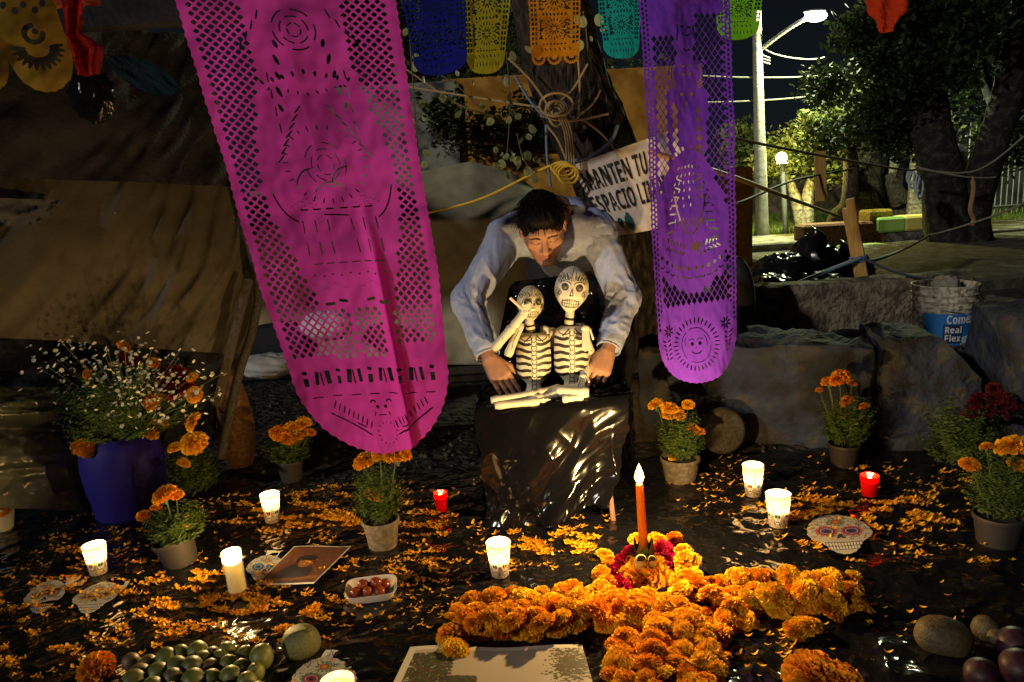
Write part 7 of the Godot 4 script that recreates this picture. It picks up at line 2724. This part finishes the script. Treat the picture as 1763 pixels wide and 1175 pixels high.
	keys = [[0.0, 1096, -30, 2.40, 1262, -34, 2.36], [0.35, 1112, 220, 2.42, 1264, 208, 2.36], [0.60, 1119, 392, 2.43, 1266, 378, 2.38], [0.86, 1134, 590, 2.42, 1268, 560, 2.39], [1.0, 1146, 672, 2.42, 1270, 646, 2.40]]
	mesh = p.mesh(func(s: float, t: float) -> Vector3:
		var q := patch(keys, s, t)
		q.z += 0.022 * sin(s * 5.5 + t * 4.0) + 0.010 * nz.b.get_noise_2d(s * 3.0, t * 7.0) - 0.006 * absf(sin(t * PI * 4.5 + 0.9))
		return q)
	solo("purple_paper_banner", mesh, mat(lin(0.125, 0.030, 0.42), 0.9, 0.1, 0.42), Vector3.ZERO, "long violet cut paper banner with a standing skeleton lady hanging right of the person", "paper banner")
	# ---- the small row along the top
	var row := [
		["blue", lin(0.015, 0.025, 0.42), [[0.0, 686, -20, 2.9, 800, -40, 2.9], [1.0, 716, 136, 2.88, 806, 122, 2.88]], 0, "royal blue cut paper flag hanging right of the magenta banner"],
		["yellow", lin(0.48, 0.46, 0.03), [[0.0, 792, -40, 2.92, 884, -44, 2.92], [1.0, 806, 131, 2.9, 868, 126, 2.9]], 1, "yellow cut paper flag between the blue and the orange one"],
		["orange", lin(0.72, 0.26, 0.01), [[0.0, 906, -40, 2.95, 1002, -44, 2.95], [1.0, 914, 115, 2.95, 998, 110, 2.95]], 2, "orange cut paper flag with three round lobes before the leaning trunk"],
		["teal", lin(0.01, 0.26, 0.32), [[0.0, 1024, -40, 2.9, 1106, -44, 2.9], [1.0, 1042, 104, 2.88, 1102, 100, 2.88]], 0, "teal cut paper flag left of the purple banner"],
		["green", lin(0.20, 0.55, 0.02), [[0.0, 1226, -60, 2.9, 1324, -64, 2.86], [1.0, 1234, 72, 2.9, 1306, 66, 2.88]], 3, "lime green cut paper flag right of the purple banner"]]
	for w in row:
		var pw := 0.21
		var ph := 0.34
		p = Paper.new(pw, ph, 0.0026)
		var lobes: bool = w[3] == 2
		p.outline(func(x: float, y: float) -> float:
			var e := minf(x, pw - x) - 0.001 - 0.0028 * absf(sin(y * 150.0))
			if lobes:
				var lx := fmod(x, pw / 3.0) - pw / 6.0
				var low := ph - pw / 6.0
				if y > low:
					return pw / 6.0 - 0.002 - Vector2(lx, y - low).length() - 0.002 * absf(sin(atan2(y - low, lx) * 7.0))
				return e
			if y > ph * 0.82:
				var ex := (x - pw / 2) / (pw / 2)
				var ey := (y - ph * 0.82) / (ph * 0.18)
				return (1.0 - pow(pow(absf(ex), 2.4) + pow(absf(ey), 2.4), 0.4)) * 0.07 - 0.0022 * absf(sin(x * 160.0))
			return e)
		var r := RandomNumberGenerator.new()
		r.seed = 900 + w[3] * 7 + int(w[2][0][1])
		var mid := pw * 0.5
		for k in 15:  # ladder of windows down both edges
			for s in [-1.0, 1.0]:
				if k * 0.018 + 0.02 < ph * 0.8:
					p.b(mid + s * (pw * 0.5 - 0.014), 0.02 + k * 0.018, 0.005, 0.0062)
					p.b(mid + s * (pw * 0.5 - 0.028), 0.02 + k * 0.018, 0.005, 0.0062)
		for y0 in [0.09, 0.20]:  # two rayed rosettes with faces, wreaths of commas round them
			p.rays(mid, y0, 0.030, 0.042, 18, 0.0026)
			p.rays(mid, y0, 0.009, 0.022, 10, 0.0032, 1.0, 0.3, TAU + 0.3)
			for s in [-1.0, 1.0]:
				for k in 4:
					p.arc(mid + s * 0.05, y0 - 0.026 + k * 0.019, 0.009, 0.006, r.randf() * 3.0, r.randf() * 2.0 + 3.5, 0.0024, 5)
					p.e(mid + s * r.randf_range(0.030, 0.062), y0 + r.randf_range(-0.05, 0.05), 0.0042, 0.0030, r.randf() * 3.0)
				for k in 5:
					p.l(mid + s * (0.052 + 0.005 * (k % 2)), y0 - 0.034 + k * 0.016, mid + s * (0.064 - 0.004 * (k % 2)), y0 - 0.026 + k * 0.016, 0.0034, 0.7)
		for k in 7:
			p.b(mid - 0.045 + k * 0.015, 0.145, 0.0036, 0.0055, r.randf_range(-0.6, 0.6))
			p.b(mid - 0.045 + k * 0.015, 0.258, 0.0042, 0.0030, r.randf_range(-0.3, 0.3))
			p.l(mid - 0.06 + k * 0.02, 0.272, mid - 0.054 + k * 0.02, 0.282, 0.0026, 0.6)
		if lobes:
			for k in 3:
				p.rays(pw / 6.0 + k * pw / 3.0, ph - pw / 6.0, 0.012, 0.024, 9, 0.0026, 1.0, 0.1, PI - 0.1)
		else:
			for k in 9:
				p.l(mid - 0.068 + k * 0.017, ph * 0.875 + 0.0000, mid - 0.070 + k * 0.0175, ph * 0.92, 0.0024, 0.7)
		var kk: Array = w[2]
		var sd: float = float(w[3]) * 2.0 + kk[0][1] * 0.01
		mesh = p.mesh(func(s: float, t: float) -> Vector3: return wave(patch(kk, s, t), s, t, 0.012, sd))
		solo(w[0] + "_paper_flag", mesh, mat((w[1] as Color).darkened(0.22), 0.9, 0.1, 0.45), Vector3.ZERO, w[4], "paper flag", "row of small cut paper flags along the top")
	# ---- the dim ones at the upper left and the red one at the upper right
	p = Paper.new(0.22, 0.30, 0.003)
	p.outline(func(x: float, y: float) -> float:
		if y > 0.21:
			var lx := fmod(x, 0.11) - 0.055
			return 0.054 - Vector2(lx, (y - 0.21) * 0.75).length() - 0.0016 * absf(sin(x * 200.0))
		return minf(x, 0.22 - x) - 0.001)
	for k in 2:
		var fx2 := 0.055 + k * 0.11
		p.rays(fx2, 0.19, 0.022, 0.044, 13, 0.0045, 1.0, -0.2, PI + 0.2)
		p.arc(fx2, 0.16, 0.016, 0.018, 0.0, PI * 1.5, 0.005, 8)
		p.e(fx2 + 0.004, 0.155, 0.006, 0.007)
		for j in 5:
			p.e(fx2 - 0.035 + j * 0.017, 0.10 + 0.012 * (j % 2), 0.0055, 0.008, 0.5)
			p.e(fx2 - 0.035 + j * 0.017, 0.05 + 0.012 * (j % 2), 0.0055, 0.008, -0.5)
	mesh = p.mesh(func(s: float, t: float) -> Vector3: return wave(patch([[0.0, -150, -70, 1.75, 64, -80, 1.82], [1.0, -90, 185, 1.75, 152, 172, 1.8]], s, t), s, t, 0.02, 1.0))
	solo("shade_darkened_yellow_flag", mesh, mat(lin(0.075, 0.045, 0.008), 0.9, 0.1, 0.3), Vector3.ZERO, "large yellow cut paper flag, darkened for shade, in the upper left corner", "paper flag")  # yellow paper, its colour darkened to hold the shade of this corner
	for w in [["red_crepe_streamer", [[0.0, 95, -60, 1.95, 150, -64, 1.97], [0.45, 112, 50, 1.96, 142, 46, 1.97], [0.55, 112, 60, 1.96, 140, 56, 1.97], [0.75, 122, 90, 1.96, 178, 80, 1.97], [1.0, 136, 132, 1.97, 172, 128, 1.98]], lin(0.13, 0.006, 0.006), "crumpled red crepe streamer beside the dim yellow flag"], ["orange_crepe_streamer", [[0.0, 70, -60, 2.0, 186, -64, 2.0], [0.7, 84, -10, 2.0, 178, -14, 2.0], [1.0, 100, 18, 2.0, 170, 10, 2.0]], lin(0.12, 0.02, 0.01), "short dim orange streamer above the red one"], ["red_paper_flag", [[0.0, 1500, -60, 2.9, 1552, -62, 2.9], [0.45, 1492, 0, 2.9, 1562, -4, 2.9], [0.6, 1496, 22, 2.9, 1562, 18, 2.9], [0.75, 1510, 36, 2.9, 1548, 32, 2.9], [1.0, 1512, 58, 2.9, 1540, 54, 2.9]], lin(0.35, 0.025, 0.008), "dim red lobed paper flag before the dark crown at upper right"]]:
		var kk: Array = w[1]
		var mb := MB.new()
		mb.grid(16, 36, func(s: float, t: float) -> Vector3: return wave(patch(kk, s, t), s * 2.0, t * 2.0, 0.014, 3.0) + Vector3(0, 0, 0.008 * nz.ridge.get_noise_2d(s * 4.0, t * 9.0)))
		solo(w[0], mb.commit(), mat(w[2], 0.85, 0.2, 0.45), Vector3.ZERO, w[3], "paper flag")
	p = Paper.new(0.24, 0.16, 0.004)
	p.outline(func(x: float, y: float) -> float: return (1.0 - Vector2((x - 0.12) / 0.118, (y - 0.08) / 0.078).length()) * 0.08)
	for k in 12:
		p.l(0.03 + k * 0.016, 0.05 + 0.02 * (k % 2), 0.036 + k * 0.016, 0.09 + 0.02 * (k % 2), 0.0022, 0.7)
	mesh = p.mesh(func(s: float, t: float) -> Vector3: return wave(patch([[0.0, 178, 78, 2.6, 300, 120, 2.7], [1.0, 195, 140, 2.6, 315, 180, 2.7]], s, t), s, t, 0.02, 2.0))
	solo("shade_darkened_teal_flag", mesh, mat(lin(0.003, 0.006, 0.011), 0.9, 0.1, 0.1), Vector3.ZERO, "teal paper flag, darkened for shade, hanging before the navy tarpaulin", "paper flag")  # teal taken almost to black: the corner's shade is in the colour
	var mb := MB.new()
	mb.ell(Vector3.ZERO, Vector3(0.05, 0.06, 0.04), 30, 20, nz.ridge, 0.35, 1.6)
	solo("black_bow", mb.commit(), M.black_plastic, at(160, 165, 2.1), "crumpled black plastic bow hanging below the red streamer", "bow")


func ropes() -> void:
	var d := 3.50
	var knot := [945, 205]
	# twine and cords round the leaning trunk
	var lines := [
		[[[875, 100], [915, 140], [948, 188]], M.twine, 0.006, "twine running from the yellow flag down to the knot on the trunk"],
		[[[1012, 110], [985, 155], [955, 180]], M.twine, 0.005, "twine rising right from the knot across the trunk"],
		[[[995, 100], [998, 150], [996, 205]], M.twine, 0.005, "upright twine strand on the dark trunk"],
		[[[1034, 155], [1020, 180], [998, 198]], M.twine, 0.005, "short twine strand slanting across the trunk's right side"],
		[[[930, 200], [985, 208], [1048, 196]], M.twine, 0.006, "light twine wound level across the trunk at the knot"],
		[[[1002, 205], [1035, 230], [1062, 262]], M.twine, 0.005, "twine slanting from the knot down to the cloth sign"],
		[[[940, 215], [960, 240], [975, 275]], M.twine, 0.006, "loose double twine hanging below the knot"],
		[[[886, 130], [910, 170], [938, 203]], M.blue_rope, 0.007, "pale blue cord coming down left of the trunk to the knot"],
		[[[940, 215], [942, 270], [948, 322]], M.blue_rope, 0.007, "blue cord hanging from the knot down behind the person's head"],
		[[[962, 280], [1010, 272], [1050, 245], [1064, 215]], M.blue_rope, 0.009, "blue grey cord looped under the knot across the trunk"],
	]
	for l in lines:
		var pts := []
		for k in l[0]:
			pts.append(at(k[0], k[1], d))
		rope("cord", pts, l[2], l[1], l[3])
	var mb := MB.new()
	for k in 5:
		var c := []
		var r := rr(0.02, 0.05)
		for j in 15:
			var a := TAU * j / 14.0
			c.append(Vector3(cos(a) * r * (0.7 + 0.2 * k), sin(a) * r + 0.01 * k, 0.012 * sin(a * 2.0 + k) + 0.008 * k))
		mb.tube(c, [0.006], 6)
	for k in 4:
		mb.tube(curve([Vector3(0.01 * k, 0, 0.02), Vector3(0.03 + 0.01 * k, -0.08, 0.03), Vector3(0.035 + 0.012 * k, -0.2 - 0.03 * k, 0.02)], 10), [0.005, 0.004], 5)
	solo("twine_knot", mb.commit(), M.twine, at(958, 198, 3.46), "thick frayed knot of twine with loose ends on the leaning trunk", "knot")
	# yellow ropes
	rope("yellow_rope", [at(700, 375, 4.0), at(820, 345, 3.8), at(915, 300, 3.55), at(948, 285, 3.48)], 0.006, M.yellow_rope, "thin yellow rope slanting up over the beige shelter to the trunk")
	mb = MB.new()
	for k in 4:
		var c := []
		for j in 13:
			var a := TAU * j / 12.0
			c.append(Vector3(cos(a) * 0.045 + 0.01 * k, sin(a) * (0.022 + 0.006 * k) - 0.012 * k, 0.01 * sin(a * 2.0) + 0.006 * k))
		mb.tube(c, [0.006], 6)
	solo("yellow_rope_knot", mb.commit(), M.yellow_rope, at(966, 288, 3.44), "yellow rope knot at the upper left corner of the cloth sign", "knot")
	rope("yellow_rope", [at(1120, 262, 3.3), at(1265, 306, 4.2), at(1350, 338, 5.6), at(1432, 368, 7.5), at(1452, 376, 7.9)], 0.014, M.yellow_rope, "bright yellow rope slanting down past the street lamp to the planter tree")
	rope("cord", [at(705, 150, 4.2), at(800, 165, 4.0), at(930, 185, 3.6)], 0.006, M.twine, "brown cord stretched left from the trunk knot behind the blue flag")
	rope("cord", [at(700, 120, 4.2), at(790, 180, 4.2), at(850, 200, 4.3)], 0.005, M.twine, "darker brown cord crossing the stretched one left of the trunk")
	# ropes across the park
	var grey := mat(lin(0.20, 0.18, 0.13), 0.8)
	for w in [[[1265, 238, 6.0], [1540, 285, 8.0], [1580, 290, 9.3], "cord stretched from behind the purple banner to the double trunk"], [[1270, 350, 6.0], [1370, 305, 8.0], [1470, 290, 9.3], "slack grey cord rising behind the street lamp pole"], [[1575, 286, 9.4], [1660, 300, 9.4], [1715, 305, 9.5], "pair of cords tied round the double trunk"], [[1580, 290, 9.4], [1680, 290, 9.4], [1763, 235, 9.5], "cord drooping from the double trunk up to the right edge"], [[1600, 405, 9.0], [1690, 375, 9.0], [1763, 350, 9.0], "tan cord running low across the double trunk to the right edge"], [[1600, 405, 9.0], [1555, 425, 7.5], [1495, 450, 4.6], "tan cord running from the wooden stake to the double trunk"]]:
		rope("cord", [at(w[0][0], w[0][1], w[0][2]), at(w[1][0], w[1][1], w[1][2]), at(w[2][0], w[2][1], w[2][2])], 0.012, grey, w[3], 0.03)
	rope("cord", [at(1270, 530, 4.4), at(1380, 485, 4.4), at(1482, 444, 4.46)], 0.012, M.blue_rope, "blue cord rising over the rubbish bags to the wooden stake")
	rope("cord", [at(1488, 446, 4.46), at(1540, 468, 4.3), at(1600, 482, 4.1)], 0.008, mat(lin(0.03, 0.035, 0.05), 0.8), "dark cord running from the wooden stake to the paint bucket")
	mb = MB.new()
	for k in 6:
		var c := []
		for j in 13:
			var a := TAU * j / 12.0
			c.append(Vector3(cos(a) * (0.025 + 0.010 * (k % 3)) + 0.012 * k - 0.03, sin(a) * (0.07 + 0.012 * k) - 0.03 * k, 0.03 * k + 0.02 * sin(a + k)))
		mb.tube(c, [0.012], 5)
	solo("cord_coil", mb.commit(), mat(lin(0.28, 0.32, 0.38), 0.7), at(1570, 302, 9.25), "hanging pale coil of cord at the left side of the double trunk", "rope coil")
	mb = MB.new()
	mb.tube(curve([Vector3(0, 0.1, 0), Vector3(0.025, -0.08, 0), Vector3(-0.01, -0.30, 0.02), Vector3(0.05, -0.42, 0), Vector3(0.03, -0.5, 0)], 18), [0.012, 0.012, 0.028], 6)
	solo("rope_tail", mb.commit(), mat(lin(0.22, 0.12, 0.06), 0.85), at(1674, 318, 9.3), "frayed brown rope tail hanging down the right trunk", "rope")
	mb = MB.new()
	mb.cbox(Vector3.ZERO, Vector3(0.13, 0.55, 0.03), 0.005, Basis(Vector3.BACK, 0.05))
	solo("hanging_plank", mb.commit(), M.wood, at(1413, 304, 8.6), "short orange brown plank hanging from the cord before the park trees", "plank")
	# leafy twigs before the trunk
	var leafm := mat(lin(0.19, 0.20, 0.10), 0.5, 0.5, 0.35)
	var lf := MB.new()
	var c0 := lf.p(Vector3.ZERO)
	for k in 12:
		var a := TAU * k / 12
		lf.p(Vector3(cos(a) * 0.016, sin(a) * 0.021 - 0.02, 0.003 * sin(a * 2.0)))
	for k in 12:
		lf.tri(c0 + 0, c0 + 1 + k, c0 + 1 + (k + 1) % 12)
	var lm := lf.commit()
	for w in [[[[705, 60], [715, 200], [722, 300]], 14, 3.7, "thin upright twig with pale leaves beside the magenta paper"], [[[872, 90], [878, 180], [872, 275]], 20, 3.55, "bare hanging twig with a few leaves left of the leaning trunk"], [[[760, 130], [790, 150], [830, 190]], 12, 3.6, "leafy twig under the blue paper flag"], [[[1004, 20], [1010, 60], [1012, 90]], 8, 3.3, "twig of big round leaves right of the orange flag"], [[[890, 230], [900, 270], [918, 300]], 16, 3.5, "loose leafy twig over the orange house wall"]]:
		var q0 := at(w[0][0][0], w[0][0][1], w[2])
		var o := thing("leafy_twig", q0, w[3], "twig", "leafy twigs near the leaning trunk")
		var pts := []
		for k in w[0]:
			pts.append(at(k[0], k[1], w[2]) - q0)
		var cc := curve(pts, 16)
		mb = MB.new()
		mb.tube(cc, [0.006, 0.003], 6)
		part("stem", mb.commit(), mat(lin(0.12, 0.095, 0.06), 0.85), o)
		for k in w[1]:
			var q: Vector3 = cc[rng.randi() % cc.size()]
			part("leaf", lm, leafm, o, q + Vector3(rng.randfn(0, 0.045), rng.randfn(0, 0.03), rr(-0.04, 0.06)), Basis.from_euler(Vector3(rr(-0.8, 0.8), rr(-1.2, 1.2), rr(-0.8, 0.8))) * Basis().scaled(Vector3.ONE * rr(0.5, 1.25)))
